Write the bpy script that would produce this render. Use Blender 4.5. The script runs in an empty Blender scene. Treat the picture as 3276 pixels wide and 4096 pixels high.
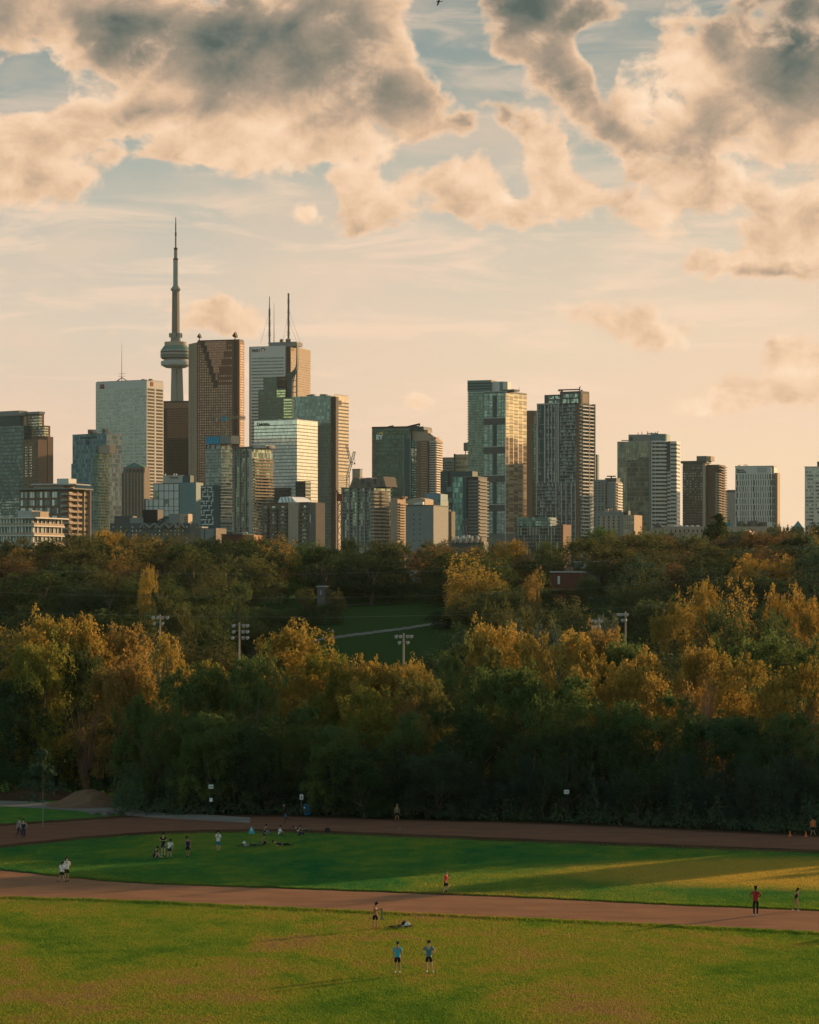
import bpy, math, random
import numpy as np
from mathutils import Vector, Matrix
R = math.radians
random.seed(7)
F = 11400.0; CU = 1638.0; HV = 2330.0; CH = 22.5      # focal length and horizon in photo pixels, eye height in metres
SUN_AZ = R(47.0); SUN_EL = R(8.7)                     # azimuth to the right of the view direction
scene = bpy.context.scene
COL = bpy.data.collections.new('build')      # joined to the scene at the end

def PX(u, Y): return (u - CU) / F * Y
def PZ(v, Y): return CH + (HV - v) / F * Y
def PV(z, Y): return HV - (z - CH) / Y * F
def PU(x, Y): return CU + x / Y * F

def sm(a, b, t):
    t = min(1.0, max(0.0, (t - a) / (b - a)))
    return t * t * (3 - 2 * t)

def ground_h(x, y):
    if y < 120:
        return max(0.0, min(20.8, 21.2 - .215 * max(y, 2)))
    h = -2.0 * sm(305, 335, y)
    if y > 440:
        k = sm(-40, 90, x)
        a = 470 - 40 * k
        h += 20.5 * sm(a, 690 - 50 * k, y)
    if y > 900:
        h += min(6, (y - 900) * 0.002)
    return h

def ground_at(u, v):
    """point where the sight line through photo pixel (u, v) meets the ground"""
    Y = 140.0
    while Y < 2500:
        if PZ(v, Y) <= ground_h(PX(u, Y), Y): break
        Y += 1.0
    return Vector((PX(u, Y), Y, ground_h(PX(u, Y), Y)))

# ------------------------------------------------------------------ object helpers
def tag(o, label=None, cat=None, group=None, kind=None):
    if label: o['label'] = label
    if cat: o['category'] = cat
    if group: o['group'] = group
    if kind: o['kind'] = kind
    return o

def empty(name, loc, rz=0.0, label=None, cat=None, group=None):
    o = bpy.data.objects.new(name, None); COL.objects.link(o)
    o.empty_display_size = 0.5
    o.location = loc; o.rotation_euler = (0, 0, rz)
    return tag(o, label, cat, group)

def link(name, me, parent=None, loc=None, rz=None, color=None):
    o = bpy.data.objects.new(name, me); COL.objects.link(o)
    if parent is not None: o.parent = parent
    if loc is not None: o.location = loc
    if rz is not None: o.rotation_euler = (0, 0, rz)
    if color is not None: o.color = color
    return o

class MB:
    def __init__(s): s.v = []; s.f = []; s.m = []; s.cur = 0
    def box(s, x0, x1, y0, y1, z0, z1):
        b = len(s.v)
        s.v += [(x0,y0,z0),(x1,y0,z0),(x1,y1,z0),(x0,y1,z0),(x0,y0,z1),(x1,y0,z1),(x1,y1,z1),(x0,y1,z1)]
        for q in ((0,3,2,1),(4,5,6,7),(0,1,5,4),(1,2,6,5),(2,3,7,6),(3,0,4,7)):
            s.f.append(tuple(b+i for i in q)); s.m.append(s.cur)
        return s
    def prism(s, pts, z0, z1, top=None):
        n = len(pts); b = len(s.v); top = top or pts
        s.v += [(p[0],p[1],z0) for p in pts] + [(p[0],p[1],z1) for p in top]
        for i in range(n):
            j = (i+1) % n
            s.f.append((b+i,b+j,b+n+j,b+n+i)); s.m.append(s.cur)
        s.f.append(tuple(b+i for i in range(n-1,-1,-1))); s.m.append(s.cur)
        s.f.append(tuple(b+n+i for i in range(n))); s.m.append(s.cur)
        return s
    def slabxz(s, pts, y0, y1):
        """outline in x,z given a thickness along y"""
        n = len(pts); b = len(s.v)
        s.v += [(p[0],y0,p[1]) for p in pts] + [(p[0],y1,p[1]) for p in pts]
        for i in range(n):
            j = (i+1) % n
            s.f.append((b+i,b+j,b+n+j,b+n+i)); s.m.append(s.cur)
        s.f.append(tuple(b+i for i in range(n))); s.m.append(s.cur)
        s.f.append(tuple(b+n+i for i in range(n-1,-1,-1))); s.m.append(s.cur)
        return s
    def lathe(s, prof, n=24, cx=0, cy=0):
        b = len(s.v)
        for (r, z) in prof:
            for k in range(n):
                a = 2*math.pi*k/n
                s.v.append((cx + r*math.cos(a), cy + r*math.sin(a), z))
        for i in range(len(prof)-1):
            for k in range(n):
                k2 = (k+1) % n
                s.f.append((b+i*n+k, b+i*n+k2, b+(i+1)*n+k2, b+(i+1)*n+k)); s.m.append(s.cur)
        s.f.append(tuple(b+k for k in range(n-1,-1,-1))); s.m.append(s.cur)
        e = b+(len(prof)-1)*n
        s.f.append(tuple(e+k for k in range(n))); s.m.append(s.cur)
        return s
    def tube(s, path, rad, n=6):
        b = len(s.v); P = [Vector(p) for p in path]; m = len(P)
        if not hasattr(rad, '__len__'): rad = [rad]*m
        for i, p in enumerate(P):
            d = (P[min(i+1,m-1)] - P[max(i-1,0)]).normalized()
            a = d.orthogonal().normalized() if abs(d.z) < .99 else Vector((1,0,0))
            if abs(d.z) < .99: a = Vector((0,0,1)).cross(d).normalized()
            c = d.cross(a).normalized()
            for k in range(n):
                t = 2*math.pi*k/n
                s.v.append(tuple(p + (a*math.cos(t) + c*math.sin(t))*rad[i]))
        for i in range(m-1):
            for k in range(n):
                k2 = (k+1) % n
                s.f.append((b+i*n+k, b+i*n+k2, b+(i+1)*n+k2, b+(i+1)*n+k)); s.m.append(s.cur)
        s.f.append(tuple(b+k for k in range(n-1,-1,-1))); s.m.append(s.cur)
        e = b+(m-1)*n
        s.f.append(tuple(e+k for k in range(n))); s.m.append(s.cur)
        return s
    def face(s, pts):
        b = len(s.v); s.v += [tuple(p) for p in pts]; s.f.append(tuple(range(b, b+len(pts)))); s.m.append(s.cur); return s
    def mesh(s, name, mats, smooth=False):
        me = bpy.data.meshes.new(name); me.from_pydata(s.v, [], s.f)
        if not isinstance(mats, (list, tuple)): mats = [mats]
        for m in mats: me.materials.append(m)
        if len(mats) > 1:
            me.polygons.foreach_set('material_index', s.m)
        if smooth: me.polygons.foreach_set('use_smooth', [True]*len(s.f))
        me.update()
        return me
    def build(s, name, mats, parent=None, smooth=False, loc=None, rz=None):
        return link(name, s.mesh(name, mats, smooth), parent, loc, rz)

# ------------------------------------------------------------------ node helpers
class NT:
    def __init__(s, tree): s.t = tree; s.n = tree.nodes; s.l = tree.links
    def new(s, typ, **kw):
        n = s.n.new(typ)
        for k, v in kw.items(): setattr(n, k, v)
        return n
    def con(s, a, b): s.l.new(a, b)
    def val(s, sock, v):
        if hasattr(v, 'is_output'): s.l.new(v, sock)
        else: sock.default_value = v
    def math(s, op, a, b=None, c=None, clamp=False):
        n = s.new('ShaderNodeMath', operation=op); n.use_clamp = clamp
        s.val(n.inputs[0], a)
        if b is not None: s.val(n.inputs[1], b)
        if c is not None: s.val(n.inputs[2], c)
        return n.outputs[0]
    def vmath(s, op, a, b=None, scale=None):
        n = s.new('ShaderNodeVectorMath', operation=op)
        s.val(n.inputs[0], a)
        if b is not None: s.val(n.inputs[1], b)
        if scale is not None: s.val(n.inputs['Scale'], scale)
        return n.outputs['Value'] if op in ('LENGTH','DOT_PRODUCT') else n.outputs[0]
    def mix(s, f, a, b, blend='MIX', clampf=True):
        n = s.new('ShaderNodeMix', data_type='RGBA', blend_type=blend); n.clamp_factor = clampf
        s.val(n.inputs[0], f); s.val(n.inputs[6], a); s.val(n.inputs[7], b)
        return n.outputs[2]
    def rng(s, v, a, b, c=0.0, d=1.0, smooth=True):
        n = s.new('ShaderNodeMapRange', interpolation_type='SMOOTHSTEP' if smooth else 'LINEAR')
        s.val(n.inputs['Value'], v); s.val(n.inputs['From Min'], a); s.val(n.inputs['From Max'], b)
        s.val(n.inputs['To Min'], c); s.val(n.inputs['To Max'], d)
        return n.outputs[0]
    def noise(s, vec, scale, detail=4, rough=.5, dist=0.0, lac=2.0):
        n = s.new('ShaderNodeTexNoise'); s.val(n.inputs['Vector'], vec)
        n.inputs['Scale'].default_value = scale; n.inputs['Detail'].default_value = detail
        n.inputs['Roughness'].default_value = rough; n.inputs['Distortion'].default_value = dist
        n.inputs['Lacunarity'].default_value = lac
        return n.outputs['Fac']
    def ramp(s, f, stops):
        n = s.new('ShaderNodeValToRGB'); s.val(n.inputs[0], f)
        cr = n.color_ramp
        cr.elements[0].position = stops[0][0]; cr.elements[0].color = (*stops[0][1], 1)
        cr.elements[1].position = stops[-1][0]; cr.elements[1].color = (*stops[-1][1], 1)
        for p, c in stops[1:-1]:
            e = cr.elements.new(p); e.color = (*c, 1)
        return n.outputs[0]
    def sep(s, v): 
        n = s.new('ShaderNodeSeparateXYZ'); s.val(n.inputs[0], v); return n.outputs
    def comb(s, x, y, z):
        n = s.new('ShaderNodeCombineXYZ'); s.val(n.inputs[0], x); s.val(n.inputs[1], y); s.val(n.inputs[2], z); return n.outputs[0]

def S(r, g, b):
    """sRGB bytes to linear"""
    return tuple((c/255/12.92) if c/255 <= .04045 else ((c/255+.055)/1.055)**2.4 for c in (r, g, b))
def C4(c): return (c[0], c[1], c[2], 1.0)

def mat_base(name):
    m = bpy.data.materials.new(name); m.use_nodes = True
    t = NT(m.node_tree); bs = [n for n in t.n if n.type == 'BSDF_PRINCIPLED'][0]
    return m, t, bs

_mc = {}; GLASSES = set()
def paint(name, col, rough=.7, metal=0.0, var=.12, scale=.6, bump=0.0):
    """plain surface with soft procedural mottling"""
    if name in _mc: return _mc[name]
    m, t, bs = mat_base(name)
    tc = t.new('ShaderNodeTexCoord').outputs['Object']
    n1 = t.noise(tc, scale, 5, .6)
    f = t.rng(n1, .25, .75, 1-var, 1+var, False)
    c = t.vmath('SCALE', col, scale=f)
    t.con(c, bs.inputs['Base Color'])
    bs.inputs['Roughness'].default_value = max(rough, .75) if metal == 0 else rough; bs.inputs['Metallic'].default_value = metal
    if metal == 0: bs.inputs['Specular IOR Level'].default_value = .12
    if bump:
        b = t.new('ShaderNodeBump'); b.inputs['Strength'].default_value = bump; b.inputs['Distance'].default_value = .05
        t.con(t.noise(tc, scale*8, 4, .6), b.inputs['Height']); t.con(b.outputs[0], bs.inputs['Normal'])
    _mc[name] = m; return m

def glass(name, col, col2=None, pw=1.5, ph=3.5, rough=.25, metal=.25, light=.15, mull=.10, mullc=(.02,.03,.03), tilt=.02, lines=0.0, linec=(.02,.02,.02), spec=.35, ofs=0.0):
    """glazing: panes of differing tone (blinds, rooms), mullions, and floor lines if lines > 0"""
    if name in _mc: return _mc[name]
    m, t, bs = mat_base(name)
    metal = min(metal, .35); rough = min(rough, .06) if metal > .1 else .8; tilt = min(tilt, .012)
    col2 = col2 or tuple(min(1, c*3+.05) for c in col)
    tc = t.new('ShaderNodeTexCoord').outputs['Object']
    nrm = t.new('ShaderNodeNewGeometry')
    onr = t.new('ShaderNodeTexCoord').outputs['Normal']
    x, y, z = t.sep(tc); 
    nx, ny, nz = t.sep(onr)
    side = t.math('GREATER_THAN', t.math('ABSOLUTE', nx), .7)
    h = t.math('ADD', t.math('MULTIPLY', x, t.math('SUBTRACT', 1.0, side)), t.math('MULTIPLY', y, side))
    hs = t.math('DIVIDE', t.math('ADD', h, 1000.0+ofs), pw); zs = t.math('DIVIDE', t.math('ADD', z, 1000.0), ph)
    hi = t.math('FLOOR', hs); zi = t.math('FLOOR', zs)
    oi = t.new('ShaderNodeObjectInfo').outputs['Random']
    wn = t.new('ShaderNodeTexWhiteNoise', noise_dimensions='3D')
    t.con(t.comb(hi, zi, t.math('MULTIPLY_ADD', oi, 91.7, side)), wn.inputs['Vector'])
    r = wn.outputs['Value']
    pick = t.rng(r, 1-light-.12, 1-light+.12, 0, 1)
    c = t.mix(pick, C4(col), C4(col2))
    dark = t.rng(wn.outputs['Color'], 0, 1, .72, 1.15, False)
    c = t.vmath('SCALE', c, scale=dark)
    hf = t.math('FRACT', hs)
    mm = t.math('LESS_THAN', hf, mull)
    c = t.mix(mm, c, C4(mullc))
    if lines > 0:
        lf = t.math('LESS_THAN', t.math('FRACT', zs), lines)
        c = t.mix(lf, c, C4(linec)); mm = t.math('MAXIMUM', mm, lf)
    t.con(c, bs.inputs['Base Color'])
    t.con(t.math('MULTIPLY', t.math('SUBTRACT', 1.0, mm), metal), bs.inputs['Metallic'])
    t.con(t.rng(mm, 0, 1, rough, .6, False), bs.inputs['Roughness'])
    bs.inputs['Specular IOR Level'].default_value = spec
    dv = t.vmath('SCALE', t.vmath('SUBTRACT', wn.outputs['Color'], (.5,.5,.5)), scale=tilt*2)
    t.con(t.vmath('NORMALIZE', t.vmath('ADD', nrm.outputs['Normal'], dv)), bs.inputs['Normal'])
    _mc[name] = m; GLASSES.add(name); return m

def baked(data):
    o = bpy.data.objects.new('tmp', data); scene.collection.objects.link(o)
    return o
def take(o):
    dg = bpy.context.evaluated_depsgraph_get(); dg.update()
    me = bpy.data.meshes.new_from_object(o.evaluated_get(dg))
    scene.collection.objects.unlink(o); bpy.data.objects.remove(o)
    return me
def text_obj(s, size, mat, parent, name='lettering', loc=(0,0,0), rot=(R(90),0,0), depth=.15, bold=0.0, sx=1.0):
    cu = bpy.data.curves.new('lettering', 'FONT'); cu.body = s; cu.size = size; cu.extrude = depth; cu.offset = bold
    cu.resolution_u = 3
    me = take(baked(cu)); me.name = 'lettering'
    me.materials.clear(); me.materials.append(mat)
    r = link(name, me, parent, loc); r.rotation_euler = rot; r.scale = (sx,1,1)
    return r
# ================================================================== camera, sky, sun
cam = bpy.data.cameras.new('camera'); camo = bpy.data.objects.new('camera', cam); COL.objects.link(camo)
cam.sensor_fit = 'VERTICAL'; cam.sensor_height = 36; cam.lens = 36*F/4096
cam.shift_y = (HV-2048)/4096
cam.clip_start = 1; cam.clip_end = 80000
camo.location = (0, 0, CH); camo.rotation_euler = (R(90), 0, 0)
scene.camera = camo
scene.view_settings.view_transform = 'Standard'; scene.view_settings.look = 'None'
scene.view_settings.exposure = 1.5; scene.view_settings.gamma = 1
EX = 2**-1.5
sd = Vector((math.sin(SUN_AZ)*math.cos(SUN_EL), math.cos(SUN_AZ)*math.cos(SUN_EL), math.sin(SUN_EL)))
sl = bpy.data.lights.new('sun', 'SUN'); sl.energy = 4.0; sl.angle = R(.5); sl.color = (1.0, .60, .29)
so = bpy.data.objects.new('sun', sl); COL.objects.link(so)
so.rotation_euler = sd.to_track_quat('Z', 'Y').to_euler(); so.location = (100, 100, 300)

wd = bpy.data.worlds.new('World'); scene.world = wd; wd.use_nodes = True
t = NT(wd.node_tree); bg = [n for n in t.n if n.type == 'BACKGROUND'][0]
dirv = t.new('ShaderNodeTexCoord').outputs['Generated']
dx, dy, dz = t.sep(dirv)
sky = t.new('ShaderNodeTexSky', sky_type='NISHITA'); sky.sun_disc = False
sky.sun_elevation = SUN_EL; sky.sun_rotation = SUN_AZ; sky.dust_density = 2.5; sky.ozone_density = 2.0; sky.air_density = 1.0
nish = t.vmath('MULTIPLY', sky.outputs[0], (.78, .87, .77))
# tangent coordinates of the western sky, in units of a thousand photo pixels
ay = t.math('MAXIMUM', dy, .08)
U = t.math('MULTIPLY_ADD', t.math('DIVIDE', dx, ay), F/1000, CU/1000)
V = t.math('MULTIPLY_ADD', t.math('DIVIDE', dz, ay), -F/1000, HV/1000)
p0 = t.comb(U, V, 0.0)
# clear-air gradient
g = t.ramp(t.rng(V, 0, 2.33, 0, 1, False), [(0, S(118,142,144)), (.14, S(138,156,154)), (.28, S(172,178,168)), (.42, S(202,194,178)), (.56, S(218,202,182)), (.72, S(229,203,178)), (1.0, S(234,200,168))])
warm = t.rng(U, .3, 3.3, 0, 1)
g = t.mix(t.math('MULTIPLY', warm, t.rng(V, .5, 2.0, .12, .7)), g, C4(S(251,220,182)))
# cloud forms
wn = t.new('ShaderNodeTexNoise'); t.con(p0, wn.inputs['Vector']); wn.inputs['Scale'].default_value = 2.6; wn.inputs['Detail'].default_value = 5; wn.inputs['Roughness'].default_value = .55
w2 = t.vmath('SCALE', t.vmath('SUBTRACT', wn.outputs['Color'], (.5,.5,.5)), scale=.22)
pw_ = t.vmath('ADD', p0, w2)
def field(blobs):
    acc = None
    for (u, v, a, b, w, rot) in blobs:
        a *= 1.12; b *= 1.12
        mp = t.new('ShaderNodeMapping', vector_type='TEXTURE'); t.con(pw_, mp.inputs['Vector'])
        mp.inputs['Location'].default_value = (u, v, 0); mp.inputs['Rotation'].default_value = (0, 0, R(rot)); mp.inputs['Scale'].default_value = (a, b, 1)
        gr = t.new('ShaderNodeTexGradient', gradient_type='SPHERICAL'); t.con(mp.outputs[0], gr.inputs['Vector'])
        acc = t.math('MULTIPLY', gr.outputs['Fac'], w) if acc is None else t.math('MULTIPLY_ADD', gr.outputs['Fac'], w, acc)
    return acc
# (u, v, half width, half height, weight, tilt)
cover = field([(.25,.06,.55,.30,1.6,0),(.80,.26,.60,.36,1.6,20),(1.35,.16,.50,.48,1.7,0),(1.62,.36,.22,.30,1.1,0),(.14,.58,.40,.28,1.5,0),(.08,.74,.22,.14,1.0,0),(.62,.46,.50,.13,1.2,0),(.70,.60,.30,.08,.9,0),
  (1.42,.56,.40,.14,1.2,0),(1.00,.64,.34,.12,1.0,0),(2.15,.06,.34,.22,1.6,10),(2.22,.30,.26,.18,1.5,35),(2.45,.50,.28,.16,1.3,35),(2.80,.28,.32,.30,1.7,10),
  (3.20,.15,.36,.42,2.2,0),(2.85,.52,.40,.20,1.7,0),(3.22,.52,.35,.22,1.4,0),(2.16,.57,.10,.15,1.5,-15),(2.24,.72,.14,.18,1.5,-20),(1.90,.73,.19,.14,1.5,0),
  (1.42,.72,.12,.13,1.4,0),(1.48,.87,.18,.07,1.3,0),(1.65,.78,.30,.10,1.2,0),(2.05,.86,.32,.09,1.3,10),(2.38,.82,.26,.10,1.3,15),(2.68,.85,.16,.13,1.5,0),(1.22,.82,.11,.07,1.3,15),
  (2.60,.70,.20,.06,1.0,0),(2.90,.76,.30,.09,1.1,0),(3.22,.80,.18,.12,1.2,0),(3.20,.93,.30,.14,2.0,0),(3.08,1.06,.34,.10,2.0,0),(.86,1.27,.24,.10,1.5,12),(1.67,1.60,.08,.055,1.7,0),(3.22,1.46,.18,.14,2.0,0),
  (3.05,1.57,.26,.08,1.6,5),(2.85,1.63,.22,.07,1.6,0),(2.55,1.30,.36,.11,1.2,10),(.40,1.35,.10,.05,.9,0),(2.03,.44,.16,.07,1.0,30),(1.85,.50,.10,.08,.9,0),
  (.13,.34,.16,.12,-2.6,0),(.92,.375,.10,.07,-1.2,0),(.5,.56,.16,.05,-.8,0),(1.30,.64,.10,.05,-.9,0),(2.05,.60,.08,.12,-.8,0),(2.38,.70,.12,.08,-.8,0),(1.70,.60,.12,.08,-.9,0),(.95,.76,.3,.05,-.8,0),(1.76,.10,.16,.20,-2.2,0),(2.42,.17,.15,.09,-1.6,-20),(2.43,.32,.06,.14,-1.2,10),(1.95,.30,.24,.10,-1.6,0)])
darkf = field([(.45,.08,.30,.22,1.1,40),(.42,.20,.30,.14,.8,20),(.85,.18,.46,.22,1.5,20),(1.38,.26,.26,.38,1.5,0),(1.10,.08,.35,.18,.9,0),(.56,.44,.34,.07,.7,0),(1.62,.36,.18,.16,.9,0),(2.15,.06,.36,.20,1.7,10),(2.28,.36,.26,.14,1.5,40),
  (2.52,.56,.18,.10,.8,30),(3.18,.14,.36,.40,2.3,0),(2.85,.08,.16,.16,1.0,60),(2.85,.56,.40,.14,.8,0),(3.12,1.10,.28,.05,1.3,0),(2.03,.44,.18,.11,1.0,30),(1.85,.50,.14,.12,.8,0),(.05,.08,.25,.2,.5,0),(2.45,.86,.14,.06,.5,0),(1.75,.92,.4,.05,.3,0),(2.1,.93,.4,.05,.3,0),(.12,.78,.3,.06,.3,0)])
def fbm(ofs, sc, det, ro):
    return t.noise(t.vmath('ADD', t.vmath('MULTIPLY', p0, (1,1.15,1)), ofs), sc, det, ro, .25)
n1 = fbm((0,0,3.1), 2.7, 8, .55)
r1 = fbm((0,0,3.1), 2.7, 3.5, .5)
r1b = fbm((.05,-.045,3.1), 2.7, 3.5, .5)
n2 = fbm((5.3,1.0,0), 10.0, 6, .55)
n3 = t.noise(t.vmath('ADD', t.vmath('MULTIPLY', p0, (1,1.25,1)), (1.7,3.3,2.0)), 5.2, 7, .58, .35)
n3b = t.noise(t.vmath('ADD', t.vmath('MULTIPLY', p0, (1,1.25,1)), (1.728,3.272,2.0)), 5.2, 4, .55, .35)
n3a = t.noise(t.vmath('ADD', t.vmath('MULTIPLY', p0, (1,1.25,1)), (1.7,3.3,2.0)), 5.2, 4, .55, .35)
dens = t.math('ADD', t.math('SUBTRACT', t.math('MINIMUM', cover, 1.2), .30), t.math('MULTIPLY_ADD', n1, 2.2, -1.1))
dens = t.math('ADD', dens, t.math('MULTIPLY_ADD', n3, 2.6, -1.3))
dens = t.math('MULTIPLY_ADD', n2, .8, t.math('SUBTRACT', dens, .40))
alpha = t.math('MULTIPLY', t.rng(dens, -.08, .58), t.rng(cover, .0, .20))
relief = t.math('SUBTRACT', r1, r1b)
dk = t.math('ADD', t.math('MULTIPLY', t.math('MINIMUM', darkf, 2.4), .86), t.math('MULTIPLY_ADD', n1, 2.4, -1.14))
dk = t.math('ADD', dk, t.math('MULTIPLY_ADD', n3, 2.0, -1.0))
dk = t.math('MULTIPLY', dk, t.rng(dens, .05, .9, .10, 1.0))
dk = t.math('ADD', dk, t.math('MULTIPLY', relief, -1.8))
dk = t.math('ADD', dk, t.math('MULTIPLY', t.math('SUBTRACT', n3a, n3b), -1.6))
cc = t.ramp(t.rng(dk, -.35, 1.75, 0, 1, False), [(0, S(254,226,194)), (.18, S(244,208,174)), (.34, S(221,187,154)), (.48, S(188,163,140)), (.62, S(158,144,127)), (.78, S(130,126,114)), (.92, S(98,108,102)), (1.0, S(80,94,90))])
# high thin cloud, stretched along the horizon
ci = t.noise(t.vmath('ADD', t.vmath('MULTIPLY', p0, (.9, 5.5, 1)), (2.2,.4,7)), 1.5, 8, .62, .6)
ca = t.math('MULTIPLY', t.rng(ci, .46, .66), t.rng(V, .55, 1.05, .35, .75))
ca = t.math('MULTIPLY', ca, t.rng(V, 1.55, 1.9, 1.0, .25))
skyc = t.mix(ca, g, C4(S(247,216,188)))
soft = t.noise(t.vmath('MULTIPLY', p0, (1.0, 2.6, 1)), 1.1, 6, .5)
skyc = t.mix(t.rng(soft, .40, .68, 0, .45), skyc, C4(S(240,208,180)))
skyc = t.mix(alpha, skyc, cc)
skyc = t.vmath('SCALE', skyc, scale=EX*10)           # background strength is .1
# elsewhere, unseen: dusk sky and dark cloud, dimmed overhead and raised behind for fill
on = t.noise(dirv, 3.0, 6, .6)
over = t.mix(t.rng(on, .42, .62), t.vmath('MULTIPLY', nish, (1,1,1)), C4((1.25,1.38,1.22)))
over = t.vmath('SCALE', over, scale=t.math('MULTIPLY', t.rng(dy, -.9, .9, 1.35, .9), t.rng(dz, 0, .7, 1.7, .85)))
front = t.math('MULTIPLY', t.rng(dy, .30, .62), t.rng(dz, .24, .40, 1, 0))
fin = t.mix(front, over, skyc)
# ground side of the sphere
fin = t.mix(t.rng(dz, -.02, -.0005), C4((.25,.24,.2)), fin)
t.con(fin, bg.inputs['Color']); bg.inputs['Strength'].default_value = .1
# ================================================================== the city
M = {}
M['concrete'] = paint('pale_concrete', (.29,.28,.245), .85)
M['white'] = paint('white_panel', (.38,.375,.34), .6)
M['wht2'] = paint('white_stone', (.42,.40,.355), .6, var=.08)
M['grey'] = paint('grey_concrete', (.16,.165,.15), .85)
M['dgrey'] = paint('dark_grey', (.07,.075,.07), .8)
M['brown'] = paint('brown_brick', (.13,.085,.06), .9)
M['tan'] = paint('tan_stone', (.28,.22,.16), .9)
M['peach'] = paint('buff_brick', (.27,.205,.145), .9)
M['redg'] = paint('red_granite', (.105,.05,.033), .5)
M['redb'] = paint('red_brick', (.10,.042,.028), .9)
M['stone'] = paint('old_stone', (.12,.105,.085), .9)
M['dark'] = paint('dark_metal', (.02,.022,.022), .5)
M['steel'] = paint('painted_steel', (.12,.12,.11), .6)
M['teal'] = paint('teal_panel', (.10,.16,.155), .5)
M['dteal'] = paint('dark_teal_panel', (.035,.065,.065), .4)
M['copper'] = paint('green_copper', (.06,.14,.11), .7)
M['blue'] = paint('blue_tarp', (.02,.20,.30), .6)
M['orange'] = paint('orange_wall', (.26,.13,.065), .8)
M['redc'] = paint('crane_red', (.16,.05,.035), .6)
M['yel'] = paint('crane_tan', (.22,.18,.12), .6)
M['logo'] = paint('logo_dark', (.015,.03,.03), .5)
M['logow'] = paint('logo_white', (.6,.6,.55), .5)
M['logored'] = paint('logo_red', (.16,.02,.02), .5)
M['logoy'] = paint('logo_yellow', (.45,.36,.04), .5)
M['roof'] = paint('roof_gravel', (.15,.14,.12), .9)
M['gdark'] = glass('dark_glazing', (.015,.03,.03), (.08,.11,.10), 1.8, 3.6, .12, .3, .12)
M['gteal'] = glass('teal_glazing', (.07,.13,.13), (.16,.24,.22), 1.6, 3.4, .12, .45, .3)
M['gblind'] = glass('blinded_glazing', (.06,.09,.085), (.34,.38,.33), 1.5, 3.4, .15, .3, .45)
M['gblack'] = glass('bronze_glazing', (.010,.016,.015), (.02,.026,.024), 1.7, 3.8, .10, .2, .2, mull=.22, mullc=(.008,.01,.01), spec=.15)
M['gbronze_lit'] = glass('bronze_upper', (.095,.062,.036), (.13,.085,.05), 1.7, 3.8, .10, .2, .2, mull=.25, mullc=(.03,.02,.014), spec=.2)

GLZ = GLASSES
class Bld:
    def __init__(s, name, label, D, uc, th=18.0, cat='building', group=None):
        s.D = D; s.th = R(th); s.wm = M['grey']; s.cx = PX(uc, D); s.gz = ground_h(s.cx, D) - .3
        s.e = empty(name, (s.cx, D, s.gz), -s.th, label, cat, group); s._c = {}
    def X(s, u, y=0.0):
        """position along the front face (front at depth offset y) seen at photo pixel column u"""
        k = (u-CU)/F; c, n = math.cos(s.th), math.sin(s.th)
        return (k*(s.D + y*c) - s.cx - y*n) / (c + k*n)
    def Y(s, u, x=0.0):
        k = (u-CU)/F; c, n = math.cos(s.th), math.sin(s.th)
        return max(3.0, (k*(s.D - x*n) - s.cx - x*c) / (n - k*c))
    def Z(s, v): return PZ(v, s.D) - s.gz
    def w(s, px): return px*s.D/F
    def block(s, name, x0, x1, y0, y1, z0, z1, mat, parent=None):
        if name == 'wall': s.wm = mat if mat.name not in GLZ else M['grey']
        return MB().box(x0,x1,y0,y1,z0,z1).build(name, mat, parent or s.e)
    def bands(s, x0, x1, y1, z0, z1, pitch, frac, mat, name='window_band', yf=0.0, xr=None, bf=1, br=1, gap=.8, out=.12, front=True, right=True, skip=None, h=None, xout=0.0, parent=None, label=None):
        """one ribbon of glazing per storey round the two faces that can be seen, broken by piers"""
        n = max(1, int(round((z1-z0)/pitch))); pitch = (z1-z0)/n
        hh = h or pitch*frac
        key = (round(x0,2),round(x1,2),round(y1,2),round(hh,2),bf,br,gap,out,front,right,mat.name,yf,name,xout)
        me = s._c.get(key)
        if me is None:
            b = MB()
            g2 = gap/2
            if front and right:
                b.prism([(x0+g2, yf-out), (x1+out+xout, yf-out), (x1+out+xout, y1-g2), (x1-.4, y1-g2), (x1-.4, yf+.4), (x0+g2, yf+.4)], 0, hh)
            elif front: b.box(x0+g2, x1-g2, yf-out, yf+.4, 0, hh)
            else: b.box(x1-.4, x1+out+xout, yf+g2, y1-g2, 0, hh)
            me = s._c[key] = b.mesh(name, mat)
        for i in range(n):
            if skip and i in skip: continue
            o = link(name, me, parent or s.e, (0,0,z0+(i+.5)*pitch-hh/2))
            if label: o['label'] = label
        if front and bf > 1:
            pm = MB().box(-gap/2, gap/2, -out-.06, .3, z0, z1).mesh('pier', s.wm)
            for i in range(1, bf): link('pier', pm, parent or s.e, (x0+(x1-x0)*i/bf, yf, 0))
        if right and br > 1:
            pm = MB().box(-.3, out+xout+.06, -gap/2, gap/2, z0, z1).mesh('pier', s.wm)
            for i in range(1, br): link('pier', pm, parent or s.e, (x1, yf+(y1-yf)*i/br, 0))
    def posts(s, xs, z0, z1, mat, w=.6, out=.3, name='pier', yf=0.0):
        me = {}
        for x in xs:
            k = (round(z0,1), round(z1,1), w, out)
            if k not in me: me[k] = MB().box(-w/2, w/2, yf-out, yf+.3, z0, z1).mesh(name, mat)
            link(name, me[k], s.e, (x,0,0))
    def rposts(s, ys, x, z0, z1, mat, w=.6, out=.3, name='pier'):
        me = MB().box(-.3, out, -w/2, w/2, z0, z1).mesh(name, mat)
        for y in ys: link(name, me, s.e, (x,y,0))

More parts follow.
